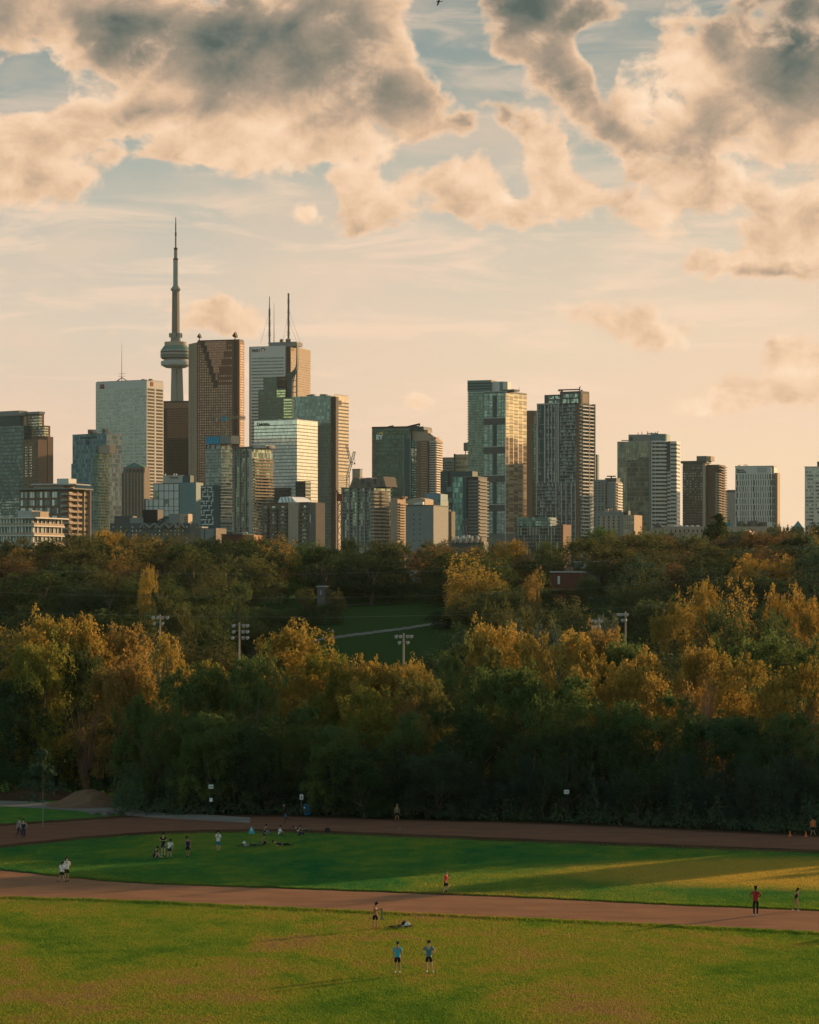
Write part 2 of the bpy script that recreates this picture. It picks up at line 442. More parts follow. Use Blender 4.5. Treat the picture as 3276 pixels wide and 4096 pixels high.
def roofbits(b, x0, x1, z, n, hmax, mat, seed=1):
    rr = random.Random(seed)
    for i in range(n):
        w = (x1-x0)*rr.uniform(.08,.2); x = rr.uniform(x0, x1-w); y = rr.uniform(1.5, 8)
        m = MB().box(x, x+w, y, y+w, z-.01, z+hmax*rr.uniform(.4,1))
        m.box(x-.15, x+w+.15, y-.15, y+w+.15, z+hmax*rr.uniform(.3,.39), z+hmax*.4)
        m.build('rooftop_unit', mat, b.e)

# ---- stepped glass complex at the left edge
b = Bld('office_tower', 'stepped dark teal and brown glass tower cut by the left edge', 2700, 92, 38)
y1 = b.Y(160)
gl = glass('stepped_teal_glass', (.03,.075,.075), (.09,.14,.13), 1.7, 3.7, .12, .4, .25, lines=.22, linec=(.02,.05,.05))
lit = glass('stepped_lit_glass', (.30,.30,.24), (.62,.56,.40), 1.9, 3.9, .12, .5, .6, mull=.35, mullc=(.05,.035,.025))
b.block('wall', b.X(-140), b.X(92), 0, y1, 0, b.Z(1780), gl)
b.block('wall', b.X(-140), b.X(92)-1, 2, y1-2, b.Z(1780), b.Z(1702), gl)
b.block('wall', b.X(-140), b.X(66), 3, y1*.6, b.Z(1702), b.Z(1660), M['dteal'])
b.block('roof', b.X(-140), b.X(66)+.8, 2.2, y1*.6+.5, b.Z(1660), b.Z(1640), M['grey'])
b.block('wall', b.X(70), b.X(122), 12, y1*.8, b.Z(1900), b.Z(1655), M['brown'])
b.block('roof', b.X(68), b.X(122)+.6, 11, y1*.8+.5, b.Z(1655), b.Z(1645), M['grey'])
z0=b.Z(1740)
b.bands(b.X(108,12), b.X(122), y1*.7, b.Z(1706), b.Z(1660), b.w(11), .55, lit, yf=12, right=True)
b.block('wall', b.X(118), b.X(140), 12, y1*.9, 0, b.Z(1702), M['brown'])
b.block('wall', b.X(130), b.X(152), 13, y1*.9, 0, b.Z(1747), M['brown'])
b.bands(b.X(112,12), b.X(140), y1*.8, b.Z(1746), b.Z(1706), b.w(10), .5, lit, yf=11.9)
b.bands(b.X(97), b.X(134), y1*.8, b.Z(1910), b.Z(1785), b.w(10.5), .5, lit, yf=-.5, bf=2, gap=3, right=False)
b.block('wall', b.X(92), b.X(152), 0, 12, 0, b.Z(1760), M['brown'])
b.bands(b.X(-120), b.X(90), y1, b.Z(2080), b.Z(1990), b.w(11), .4, M['gblind'], right=False)

b.bands(b.X(93), b.X(152), 14, b.Z(2080), b.Z(1920), b.w(11), .45, M['gdark'], yf=-.05, bf=5, gap=1.6, right=False)
b.bands(b.X(134), b.X(151), 14, b.Z(1910), b.Z(1764), b.w(10.5), .45, M['gdark'], yf=-.05, bf=2, gap=1.4, right=False)
b = Bld('office_slab', 'thin brown slab tower standing right behind the stepped glass tower', 2850, 182, 25)
b.block('wall', b.X(150), 0, 0, b.Y(201), 0, b.Z(1779), M['brown'])
b.block('panel', b.X(163), b.X(181), -.4, 0, b.Z(2050), b.Z(1783), M['tan'])
b.posts([b.X(u) for u in (166,172,178)], b.Z(2050), b.Z(1783), M['brown'], .5, .55)
b.block('roof', b.X(150), .4, -.5, b.Y(201)+.3, b.Z(1779), b.Z(1776), M['dgrey'])

# ---- brown balconied block
b = Bld('apartment_block', 'brown balconied block with pale wooden right side and flat overhanging roof', 1500, 274, 24)
yr = b.Y(356)
b.block('wall', b.X(78), 0, 0, yr, 0, b.Z(1958), M['brown'])
b.bands(b.X(80), b.X(236), yr, b.Z(2090), b.Z(1962), b.w(30), .72, M['gblind'], right=False, bf=5, gap=1.2)
b.bands(b.X(238), b.X(254), yr, b.Z(2150), b.Z(1966), b.w(23), .5, M['gteal'], right=False)
for i in range(8):
    z = b.Z(1978+23*i)
    m = MB(); m.box(b.X(254), .8, -1.4, 0, z-.35, z+.75); m.box(0, 1.4, -1.4, yr*.55, z-.35, z+.75)
    m.build('balcony', M['peach'], b.e)
lit2 = glass('balcony_glazing_warm', (.22,.16,.10), (.5,.38,.24), 1.2, 3, .3, .2, .5, mull=.2, mullc=(.3,.22,.14))
b.bands(0, 0, yr, b.Z(2150), b.Z(1962), b.w(23), .6, lit2, front=False, br=3, gap=.7)
b.rposts([yr*.33, yr*.66, yr*.97], 0, 0, b.Z(1957), M['peach'], .5, 1.5)
b.block('roof', b.X(70), b.X(300), -2, yr*.9, b.Z(1957), b.Z(1952), M['grey'])
b.block('penthouse', b.X(118), b.X(240), 4, yr*.7, b.Z(1952), b.Z(1938), M['tan'])
MB().slabxz([(b.X(110), b.Z(1938)), (b.X(300), b.Z(1940)), (b.X(292), b.Z(1934)), (b.X(120), b.Z(1931))], 2, yr*.8).build('roof', M['concrete'], b.e)
b.block('penthouse', b.X(204), b.X(251), 6, 14, b.Z(1933), b.Z(1912), M['white'])

# ---- low white terraced block
b = Bld('apartment_block', 'low white terraced flats behind the trees at bottom left corner of the skyline', 1150, 130, 22)
yr = b.Y(244)
b.block('wall', b.X(-120), 0, 0, yr, 0, b.Z(2074), M['gblind'])
for i, v in enumerate((2104, 2142, 2180, 2220)):
    m = MB(); m.box(b.X(-120), 1.6, -1.5, yr+.5, b.Z(v)-.2, b.Z(v)+.25); m.build('floor_slab', M['wht2'], b.e)
    m = MB(); m.box(b.X(-120), 1.4, -1.45, -1.35, b.Z(v)+.25, b.Z(v)+1.2); m.box(1.35, 1.45, -1.4, yr, b.Z(v)+.25, b.Z(v)+1.2); m.build('railing', M['tan'], b.e)
b.block('roof', b.X(-130), 3, -2.6, yr+1.5, b.Z(2074), b.Z(2069), M['wht2'])
b.posts([b.X(u) for u in range(-100, 131, 12)], 0, b.Z(2075), M['wht2'], .5, .4)
b.rposts([yr*k/7 for k in range(8)], 0, 0, b.Z(2075), M['wht2'], .5, .35)
b.block('penthouse', b.X(55), b.X(112), 3, 10, b.Z(2069), b.Z(2041), M['concrete'])
b.block('penthouse', b.X(112), b.X(146), 3, 10, b.Z(2069), b.Z(2045), M['tan'])
roofbits(b, b.X(10), b.X(50), b.Z(2069), 2, 1.6, M['grey'], 4)

# ---- teal condo
b = Bld('condo_tower', 'teal glass condo tower in front of the wide pale tower with mast', 2000, 384, 42)
yr = b.Y(446)
gt = glass('condo_teal', (.08,.15,.16), (.18,.25,.24), 1.5, 3.3, .5, .1, .35, spec=.3, lines=.22, linec=(.12,.15,.14))
gg = glass('condo_green', (.06,.09,.05), (.22,.24,.13), 1.3, 3.3, .2, .3, .4)
b.block('wall', b.X(290,6), b.X(425,6), 6, 6+yr, 0, b.Z(1731), gt)
b.block('window', b.X(323,6), b.X(386,6), 5.7, 6, b.Z(1750), b.Z(1742), M['dteal'])
b.block('window', b.X(342,6), b.X(358,6), 5.7, 6, b.Z(1776), b.Z(1757), M['dteal'])
b.block('wall', b.X(305), 0, 0, yr, 0, b.Z(1782), gt)
b.block('wall', b.X(384), 5.5, -2.5, yr*.5, 0, b.Z(1815), gg)
b.block('roof', b.X(384), b.X(430), 2, yr*.5, b.Z(1815), b.Z(1783), M['tan'])
for i in range(26):
    z = b.Z(1826+12*i)
    MB().box(b.X(386), 7, -4, yr*.4, z-.2, z+.65).build('balcony', M['teal'], b.e)
b.block('wall', b.X(285,8), b.X(292,8), 8, 20, 0, b.Z(1848), M['teal'])
roofbits(b, b.X(330), b.X(410), b.Z(1731), 3, 3, M['steel'], 5)

# ---- wide pale tower with mast
b = Bld('office_tower', 'wide pale tower of horizontal window rows with a thin mast on its roof', 3500, 587, 30)
yr = b.Y(654); zt = b.Z(1522)
b.block('wall', b.X(383), 0, 0, yr, 0, zt, M['white'])
b.block('parapet', b.X(383)+.6, -.6, .6, yr-.6, zt, zt+1.2, M['concrete'])
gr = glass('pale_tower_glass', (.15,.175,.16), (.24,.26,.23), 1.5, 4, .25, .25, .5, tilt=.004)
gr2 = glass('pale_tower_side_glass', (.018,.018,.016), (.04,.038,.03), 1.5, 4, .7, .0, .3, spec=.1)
z0, z1 = b.Z(2080), b.Z(1550)
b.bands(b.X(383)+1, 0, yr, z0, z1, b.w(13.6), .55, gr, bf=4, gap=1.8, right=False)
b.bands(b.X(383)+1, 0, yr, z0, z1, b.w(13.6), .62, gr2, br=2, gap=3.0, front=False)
m = MB(); xa = b.X(468); zz = zt
m.tube([(xa, 10, zz), (xa, 10, b.Z(1364))], [.5, .12], 5); 
for v in (1487, 1498): m.tube([(xa-5,10,b.Z(v)),(xa+5,10,b.Z(v))], .2, 4)
for sx in (-1,1): m.tube([(xa+sx*11,10,zz),(xa,10,b.Z(1503))], .55, 5)
m.tube([(xa,0,zz),(xa,10,b.Z(1503))], .4, 5)
m.build('mast', M['steel'], b.e)
for (x, rot) in ((b.X(401), 0), ):
    o = b.block('sign', b.X(400), b.X(417), -.3, 0, b.Z(1548), b.Z(1530), M['logored'])
    text_obj('RBC', 3.2, M['yel'], o, loc=(b.X(401), -.35, b.Z(1541)))
o = b.block('sign', 0, .3, yr*.22, yr*.38, b.Z(1543), b.Z(1525), M['logored'])
roofbits(b, b.X(530), b.X(600), zt, 3, 2.5, M['steel'], 8)

# ---- needle tower
b = Bld('communications_tower', 'tall concrete needle tower with round pod, narrowing to a spire', 4300, 703, 0, cat='tower')
def zz_(v): return b.Z(v)
sc_ = 4300/F
m = MB()
def ysec(rad, core, z0, z1, r2, c2):
    a, c = [], []
    for k in range(3):
        base = R(90+k*120+35)
        for (dr, off) in ((1,-.16),(1,.16),(0,.60)):
            ang = base+off*(1 if dr else 1)
            ra = rad if dr else core; rb = r2 if dr else c2
            if not dr: ang = base+R(60)
            a.append((ra*math.cos(ang), ra*math.sin(ang))); c.append((rb*math.cos(ang), rb*math.sin(ang)))
    m.prism(a, z0, z1, c)
ysec(33, 9, 0, zz_(1950), 16, 8)
ysec(16, 8, zz_(1950), zz_(1465), 10.2, 6.6)
shaft_conc = paint('tower_concrete', (.17,.165,.145), .8, var=.08)
m.build('shaft', shaft_conc, b.e)
m = MB(); m.prism([(-3,-7.5),(3,-7.5),(3,0),(-3,0)], 0, zz_(1465)); m.build('elevator_strip', M['gdark'], b.e)
def lat(name, pts, mat, n=40, parent=None):
    return MB().lathe([(r*sc_, zz_(v)) for (r, v) in pts], n).build(name, mat, parent or b.e, smooth=False)
M['podw'] = paint('pod_white', (.27,.28,.27), .6); M['podc'] = paint('pod_concrete', (.19,.185,.165), .8)
pod = lat('pod', [(24,1472),(40,1471),(58,1462),(60,1452),(59,1446),(46,1441),(46,1438)], M['podw'], 48)
lat('restaurant_floor', [(46,1438),(56,1436),(60,1428),(61,1421)], M['dteal'], 48, pod)
lat('observation_deck', [(61,1421),(61.5,1419),(61.5,1412),(60.5,1411.5)], M['podc'], 48, pod)
lat('window_ring', [(60.5,1411.5),(60.5,1406.5)], M['dark'], 48, pod)
lat('observation_deck', [(60.5,1406.5),(61.5,1406),(61.5,1403),(60,1402.5)], M['podw'], 48, pod)
lat('pod_roof', [(60,1402.5),(56,1396),(47,1384),(45,1383)], M['copper'], 32, pod)
lat('drum', [(45,1383),(45,1369),(44,1368.5)], M['tan'], 40, pod)
lat('window_ring', [(61.9,1430),(61.9,1427)], M['podc'], 48, pod)
lat('collar', [(21,1369),(20,1348)], M['grey'], 18)
m = MB()
for k in range(6):
    a = R(60*k+15); m.box(21*sc_*math.cos(a)-2.2, 21*sc_*math.cos(a)+2.2, 21*sc_*math.sin(a)-2.2, 21*sc_*math.sin(a)+2.2, zz_(1350), zz_(1333))
m.build('equipment_box', M['podc'], b.e)
lat('upper_shaft', [(17.5,1369),(16,1330),(14.5,1167)], paint('tower_concrete_dark', (.12,.11,.09), .8), 6)
lat('upper_pod', [(14.5,1168),(16,1165),(20,1160),(20.5,1156),(17,1152),(13,1146),(11,1142)], M['podc'], 28)
lat('antenna_mast', [(10.6,1143),(10,1040)], paint('mast_white', (.20,.22,.21), .5), 16)
lat('mast_ring', [(10.6,1040),(10.6,1034)], M['dark'], 16)
lat('antenna_mast', [(7.2,1034),(7,1000)], M['podc'], 14)
lat('mast_ring', [(7.6,1000),(7.6,991)], M['dark'], 14)
lat('antenna_mast', [(3.4,991),(3.0,945)], M['grey'], 10)
lat('antenna_mast', [(3.6,945),(3.6,930)], M['dark'], 10)
lat('antenna_mast', [(3.0,930),(2.8,896)], M['grey'], 10)
lat('antenna_mast', [(2.0,896),(1.5,869)], M['dark'], 8)

# ---- dark bronze tower
b = Bld('office_tower', 'dark bronze glass tower squeezed between pale tower and red-brown tower', 3700, 668, 70)
b.e.rotation_euler[2] = R(-10); b.th = R(10)
b.block('wall', b.X(654), b.X(800), 0, 40, 0, b.Z(1606), M['gblack'])
b.block('crown', b.X(654)-.2, b.X(800), -.3, 40, b.Z(1606)-1.5, b.Z(1604), M['dark'])
b.block('louvre', b.X(656), b.X(800), -.3, 0, b.Z(1634), b.Z(1611), M['brown'])
b.block('corner_strip', b.X(654), b.X(668), -.25, 0, 0, b.Z(1634), M['dark'])
b.block('warm_reflection', b.X(669), b.X(800), -.2, 0, b.Z(1752), b.Z(1636), M['gbronze_lit'])  # warm light on the upper storeys, put into this panel's colour
b.bands(b.X(669), b.X(800), 40, b.Z(1752), b.Z(1638), b.w(9.2), .26, M['brown'], name='floor_line', right=False, out=.3)
b.bands(b.X(669), b.X(800), 40, b.Z(2080), b.Z(1764), b.w(12.5), .2, M['dark'], name='floor_line', right=False, out=.3)
b.block('louvre', b.X(669), b.X(800), -.3, 0, b.Z(1761), b.Z(1752), M['dark'])

# ---- red-brown granite tower
b = Bld('office_tower', 'tall red-brown granite tower of square windows with stepped V-shaped glass top', 3450, 958, 17)
yr = b.Y(977); x0 = b.X(789); zt = b.Z(1362)
b.block('wall', x0, 0, 0, yr, 0, zt, M['redg'])
chx = b.X(760, 26)
MB().prism([(x0,0),(x0,yr),(chx,yr+10),(chx,22)], 0, zt-.8).build('chamfer_wall', M['redg'], b.e)
for k in range(5):
    t0 = (k+.5)/5; px_, py_ = x0+(chx-x0)*t0, 22*t0
    MB().box(px_-1.0, px_+.7, py_-1.2, py_+1, 0, zt-1).build('fin', M['tan'], b.e)
cell = b.w(10.15)
pk = glass('pink_window', (.36,.22,.15), (.44,.29,.20), cell*.98, 50, .6, .0, .5, mull=.40, mullc=(.09,.045,.03), spec=.2, ofs=-b.X(793)-1000+cell*.98*200+cell*.60)
pks = glass('side_window', (.34,.22,.12), (.44,.30,.17), 4.6, 50, .7, .0, .5, mull=.3, mullc=(.09,.045,.03), spec=.15)
V_L = [(1363,1380,812),(1380,1403,820),(1403,1434,829),(1434,1462,838),(1462,1490,846),(1490,1520,855),(1520,1541,862)]
cell = b.w(10.15); NR = 62
zs0 = b.Z(1375)
def VR(v):
    return 905 if v < 1403 else (896 if v < 1434 else (886 if v < 1462 else (876 if v < 1500 else 870)))
def vleft(v):
    for a, c, u in V_L:
        if a <= v < c: return u
    return None
cols = [b.X(793)+i*cell*.98 for i in range(15)]
mcache = {}
for r in range(NR):
    z = zs0 - (r+1)*cell; v = HV - (z+b.gz-CH)/b.D*F
    vl = vleft(v)
    xs = []
    for x in cols:
        if x > -1.8: continue
        u = PU(b.cx + x*math.cos(b.th), b.D)
        if vl and vl-9 < u < VR(v): continue
        xs.append(round(x,2))
    key = tuple(xs)
    if key not in mcache:
        m = MB()
        runs = []
        for x in xs:
            if runs and x-runs[-1][1] < cell*1.3: runs[-1][1] = x
            else: runs.append([x, x])
        for k, (xa_, xb_) in enumerate(runs[:1]): m.box(xa_, xb_+cell*.62, -.12, .3, 0, cell*.58)
        if len(runs) > 1:
            link('window_row', MB().box(runs[1][0], runs[1][1]+cell*.62, -.12, .3, 0, cell*.58).mesh('window_row', pk), b.e, (0,0,z+cell*.2))
        mcache[key] = m.mesh('window_row', pk)
    link('window_row', mcache[key], b.e, (0,0,z+cell*.2))
    if r == 0: sidem = MB().box(-.3, .12, yr*.12, yr*.88, 0, cell*.6).mesh('side_window_row', pks)
    link('side_window_row', sidem, b.e, (0,0,z+cell*.2))
# stepped dark recess and glass panel of the V
cg = glass('copper_glass', (.42,.20,.12), (.48,.24,.15), 2.0, 3.0, .5, .1, .3, lines=.16, linec=(.05,.02,.015))
for i, (a, c, u) in enumerate(V_L):
    b.block('recess_step', b.X(u-8), b.X(u+8), -.35, 0, b.Z(c+8), b.Z(a), M['dark'])
    ur = VR((a+c)/2)
    if ur > u+8: b.block('glass_panel', b.X(u+8), b.X(ur), -.3, 0, b.Z(c), b.Z(a), cg)
b.block('corner_strip', b.X(934), b.X(949), -.3, 0, b.Z(1880), b.Z(1365), M['dark'])
b.block('roof', x0+.4, -.4, .5, yr-.5, zt, zt+1.6, M['dark'])
for (u, r_) in ((792, 3.4), (935, 4.2)):
    m = MB(); xx = b.X(u); m.box(xx-.5, xx+.5, 4, 5, zt+1.5, zt+5.5)
    m.tube([(xx-r_*.7, 4.5, zt+6), (xx+r_*.4, 4.5, zt+7.5)], [r_*.3, r_], 12); m.build('satellite_dish', M['dark'], b.e)

# ---- white banded tower with the masts
b = Bld('office_tower', 'tall white banded tower with three antenna masts and a dark corner slot', 3700, 1158, 19)
yr = b.Y(1242, 0); x0 = b.X(997); zt = b.Z(1382)
b.block('wall', x0, b.X(1140), 0, yr*.92, 0, zt, M['white'])
b.block('wall', b.X(1139), -.2, 4, yr, 0, zt-1, M['dark'])
b.block('wall', b.X(1150), 0, 4.5, yr, 0, zt-.5, M['tan'])
b.bands(b.X(1006), b.X(1135), yr, b.Z(2060), b.Z(1424), b.w(13.0), .42, glass('bmo_glass', (.035,.055,.055), (.09,.11,.10), 1.6, 3.8, .15, .3, .3), right=False, gap=.2)
b.block('edge_strip', x0-.1, b.X(1002), -.15, 0, 0, zt-1, M['grey'])
b.bands(0, 0, yr, b.Z(1880), b.Z(1424), b.w(10.0), .45, glass('bmo_side', (.25,.19,.12), (.42,.33,.22), 1.6, 3.8, .3, .3, .4), front=False, yf=5, gap=1)
b.block('roof_box', b.X(1065), b.X(1177), 8, 30, zt, b.Z(1365), M['grey'])
text_obj('BMO', b.w(16), M['logo'], b.e, loc=(b.X(1008), -.25, b.Z(1404)), bold=.12)
MB().tube([(b.X(1053), -.35, b.Z(1396)), (b.X(1053), 0, b.Z(1396))], b.w(8.5), 24).build('emblem', M['logored'], b.e)
em = MB()
for dx0 in (-4.2, .9):
    em.box(b.X(1053)+b.w(dx0), b.X(1053)+b.w(dx0+3.4), -.5, -.36, b.Z(1401.5), b.Z(1393))
em.box(b.X(1053)-b.w(4.6), b.X(1053)+b.w(4.6), -.5, -.36, b.Z(1404), b.Z(1402.4))
em.build('emblem_mark', M['logow'], b.e)
o = text_obj('BMO', b.w(15), M['tan'], b.e, loc=(.05, 6, b.Z(1402)), rot=(R(90),0,R(90)))
def mast(b, u, y, v0, v1, r0, r1, lattice=True, mat=None):
    m = MB(); x = b.X(u, y); z0, z1 = b.Z(v0), b.Z(v1)
    m.tube([(x,y,z0),(x,y,z1)], [r0, r1], 5)
    if lattice:
        n = int((z1-z0)/3.2)
        for i in range(n):
            z = z0+(z1-z0)*i/n; w = r0*1.9*(1-.25*i/n)
            a = i*2.4
            m.tube([(x-w*math.cos(a),y-w*math.sin(a),z),(x+w*math.cos(a),y+w*math.sin(a),z+.7)], .42, 4)
    m.build('antenna_mast', mat or M['steel'], b.e)
mast(b, 1078, 20, 1365, 1225, 1.3, 1.1); mast(b, 1078, 20, 1226, 1176, .7, .4, False, M['dark'])
mast(b, 1096, 20, 1365, 1203, .55, .15, False)
mast(b, 1154, 20, 1365, 1166, 1.35, 1.2)
wr = MB()
for (ua, va, ub, vb) in ((1078,1235,1042,1366),(1154,1240,1130,1366),(1157,1240,1205,1378),(1157,1280,1190,1370)):
    wr.tube([(b.X(ua,20),20,b.Z(va)),(b.X(ub,20),20,b.Z(vb))], .16, 3)
wr.build('guy_wire', M['steel'], b.e)
roofbits(b, b.X(1110), b.X(1175), b.Z(1365), 5, 5, M['steel'], 3)

# ---- dark green stepped tower with curved spire
b = Bld('hotel_tower', 'dark green stepped tower with a curved horn-shaped spire', 3300, 1133, 15)
gd = glass('dark_green_glass', (.012,.035,.032), (.035,.06,.055), 1.8, 3.6, .12, .35, .2, lines=.2, linec=(.015,.03,.028))
gy = glass('lit_step_glass', (.50,.52,.26), (.7,.66,.36), 2.4, 4, .2, .4, .5, mull=.1)
b.block('wall', b.X(1033), 0, 0, 22, 0, b.Z(1590), gd)
b.block('wall', b.X(1033), b.X(1104), 0, 22, b.Z(1590), b.Z(1556), gd)
b.block('wall', b.X(1050), b.X(1104), 3, 24, b.Z(1560), b.Z(1507), gd)
b.block('crown', b.X(1090), b.X(1140), 4, 26, b.Z(1556), b.Z(1505), M['dark'])
b.block('wall', b.X(1104), b.X(1143,2), 1.0, 22, b.Z(1590), b.Z(1552), gd)
b.bands(b.X(1105), b.X(1142), 10, b.Z(1590), b.Z(1558), b.w(11), .6, gy, yf=.9, right=False)
b.block('wall', b.X(1130), b.X(1172), -1.0, 18, 0, b.Z(1590), gd)
b.bands(b.X(1134), b.X(1171), 10, b.Z(1675), b.Z(1594), b.w(11.5), .55, gy, yf=-1.1, right=False)
text_obj('ST REGIS', b.w(8), M['tan'], b.e, loc=(b.X(1113), 3.8, b.Z(1519)))
pts = [(1140,1560),(1140,1506)]
outl = [(1141,1495),(1155,1492),(1168,1485),(1178,1474),(1184,1462),(1186,1440),(1186,1372),(1188,1372),(1189,1458),(1186,1475),(1180,1490),(1172,1504),(1168,1520),(1168,1592),(1141,1592)]
MB().slabxz([(b.X(u,6), b.Z(v)) for u, v in outl], 6, 12).build('spire_fin', M['dteal'], b.e)
m = MB()
m.tube([(b.X(1187,9),9,b.Z(1590)),(b.X(1187,9),9,b.Z(1455)),(b.X(1187,9),9,b.Z(1371))], [.9,.9,.3], 6)
m.tube([(b.X(1171,9),9,b.Z(1590)),(b.X(1172,9),9,b.Z(1530)),(b.X(1178,9),9,b.Z(1505)),(b.X(1187,9),9,b.Z(1475))], .7, 6)
for v in (1520,1545,1568): m.tube([(b.X(1171,9),9,b.Z(v)),(b.X(1187,9),9,b.Z(v))], .4, 4)
m.tube([(b.X(1183,9),9,b.Z(1460)),(b.X(1191,9),9,b.Z(1456))], .8, 5)
m.build('spire', M['steel'], b.e)

# ---- white glass block with lettering
b = Bld('office_block', 'bright white glass block with dark lettering at its top left', 2900, 1188, 27)
yr = b.Y(1271); x0 = b.X(1017)
wg = glass('white_glass', (.62,.60,.555), (.68,.66,.60), 1.5, 3.51, .15, .45, .5, mull=.07, mullc=(.35,.36,.33), tilt=.004, ofs=.3)
b.block('wall', x0, 0, 0, yr, 0, b.Z(1680), wg)
b.block('parapet', x0-.1, .1, -.1, yr, b.Z(1680), b.Z(1677), M['wht2'])
b.bands(x0, 0, yr, b.Z(2020), b.Z(1692), b.w(13.8), .24, M['steel'], name='floor_line', gap=0, out=.14)
text_obj('Deloitte.', b.w(17), M['logo'], b.e, loc=(b.X(1028), -.3, b.Z(1698)), bold=.1)
b.block('reflection_block', b.X(1088), b.X(1165), -2, 0, 0, b.Z(1950), gd)  # dark blocks imitate reflections in the lower glass front
b.block('reflection_block', b.X(1188), b.X(1228), -3, 8, 0, b.Z(1925), gd)
roofbits(b, b.X(1080), b.X(1180), b.Z(1677), 4, 1.5, M['steel'], 2)

# ---- tall gold-lit tower
b = Bld('office_tower', 'teal glass tower with a golden right side and small dark sign near its top', 3100, 1322, 27)
yr = b.Y(1410, 10); x0 = b.X(1172)
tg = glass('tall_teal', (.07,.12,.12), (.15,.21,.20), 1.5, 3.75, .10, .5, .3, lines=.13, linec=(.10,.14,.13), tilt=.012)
gold = glass('pale_gold_glass', (.50,.40,.29), (.60,.47,.34), 1.5, 3.75, .25, .3, .5, tilt=.008, spec=.4)  # low sun on the right side is put into this glazing colour
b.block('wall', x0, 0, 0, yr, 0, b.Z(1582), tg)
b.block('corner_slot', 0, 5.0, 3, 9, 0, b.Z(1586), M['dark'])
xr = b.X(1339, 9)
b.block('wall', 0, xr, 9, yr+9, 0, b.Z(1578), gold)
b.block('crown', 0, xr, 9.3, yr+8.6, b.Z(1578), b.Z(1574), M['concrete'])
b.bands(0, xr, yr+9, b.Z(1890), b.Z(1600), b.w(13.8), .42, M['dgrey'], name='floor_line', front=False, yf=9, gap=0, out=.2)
b.block('sign', xr, xr+.4, 12, 24, b.Z(1616), b.Z(1598), M['logo'])
b.block('dark_bay', b.X(1286), b.X(1321), -.4, 0, 0, b.Z(1692), gd)
b.block('dark_bay', b.X(1272), b.X(1287), -.3, 0, 0, b.Z(1700), M['dteal'])
b.bands(0, xr, yr+9, b.Z(2090), b.Z(1895), b.w(13.8), .6, gd, front=False, yf=9, gap=0, out=.25)
roofbits(b, b.X(1200), b.X(1310), b.Z(1582), 5, 2.5, M['steel'], 9)

b = Bld('office_block', 'small distant grey slab right of the golden-sided tower', 4200, 1440, 20)
b.block('wall', b.X(1409), 0, 0, b.Y(1449), 0, b.Z(1877), M['grey'])
b.posts([b.X(1411+4*i) for i in range(8)], b.Z(2000), b.Z(1882), M['tan'], .8, .4)
b.block('roof', b.X(1409)-.3, .3, -.6, 12, b.Z(1877), b.Z(1875), M['dgrey'])

# ---- condo with zigzag panels
b = Bld('condo_tower', 'condo tower under construction with white maze-like panels and blue wrap on top', 1900, 884, 42)
yr = b.Y(928)
ct = glass('construction_glass', (.07,.12,.12), (.20,.26,.24), 1.4, 3.2, .2, .3, .3, lines=.25, linec=(.16,.18,.16))
b.block('wall', b.X(823), 0, 0, yr, 0, b.Z(1788), ct)
b.block('wall', b.X(826), b.X(880), 1, yr*.9, b.Z(1788), b.Z(1776), M['concrete'])
b.block('tarp', b.X(824), b.X(878), 0, yr*.9, b.Z(1774), b.Z(1746), M['blue'])
b.block('wall', b.X(878), b.X(922), .5, yr*.9, b.Z(1776), b.Z(1744), M['grey'])
b.block('tarp', b.X(822), b.X(878)+.1, -.1, yr*.92, b.Z(1746), b.Z(1742), M['teal'])
b.posts([b.X(u) for u in (826,840,862,884,905)], b.Z(1800), b.Z(1774), M['dgrey'], .5, .4)
b.bands(b.X(823), 0, yr, b.Z(2130), b.Z(1790), b.w(12.2), .2, M['concrete'], name='floor_slab', out=.7, gap=0)
b.block('maze_wall', b.X(808), b.X(882), -1.2, 0, 0, b.Z(1940), M['dteal'])
MZ = ["1111011110","0001010010","0111010111","0100010001","0111111101","1000001001","1110111011","0010100010","1111101110","1000001000","1011111011","1010000010","1110111110","0000100001","1111101101","0001001001","0111111111","0100010000","1101110111","1001000101","1111111101"]
pw0 = b.w(7.3); m = MB()
for r, row in enumerate(MZ):
    for c, ch in enumerate(row):
        if ch == '1': m.box(b.X(809)+c*pw0, b.X(809)+(c+.97 if (c+1<10 and row[c+1]=='0') else c+1)*pw0, -1.45-.004*((r+c)%2), -1.2, b.Z(1945+r*9.3+ (5.0)), b.Z(1945+r*9.3))
for c in range(10):
    for r in range(20):
        if MZ[r][c]=='1' and MZ[r+1][c]=='1' and (r+c)%2==0:
            m.box(b.X(809)+(c+.2)*pw0, b.X(809)+(c+.8)*pw0, -1.462, -1.2, b.Z(1945+(r+1)*9.3+2), b.Z(1945+r*9.3+2))
m.build('maze_panel', M['white'], b.e)

b = Bld('condo_tower', 'teal and buff condo tower with balcony stripes beside the maze-patterned tower', 1950, 1009, 34)
yr = b.Y(1090)
b.block('wall', b.X(922), 0, 0, yr, 0, b.Z(1796), M['gblind'])
b.bands(b.X(922), 0, yr, b.Z(2150), b.Z(1800), b.w(12.1), .30, M['grey'], name='floor_slab', out=.9, gap=0, right=False)
b.bands(0, 0, yr, b.Z(2150), b.Z(1830), b.w(12.1), .42, M['peach'], name='balcony', front=False, out=2.0, gap=1.2)
b.posts([b.X(u) for u in (922,940,962,985,1000)], 0, b.Z(1796), M['grey'], .8, 1.0)
b.block('corner_pier', b.X(1000), .5, -1.2, .5, 0, b.Z(1796), M['concrete'])
m = MB(); m.box(b.X(922)-1, .8, -1, yr+.6, b.Z(1796), b.Z(1793)); m.build('roof', M['dgrey'], b.e)
b.block('penthouse', b.X(926), b.X(1000), 2, 14, b.Z(1793), b.Z(1785), M['brown'])
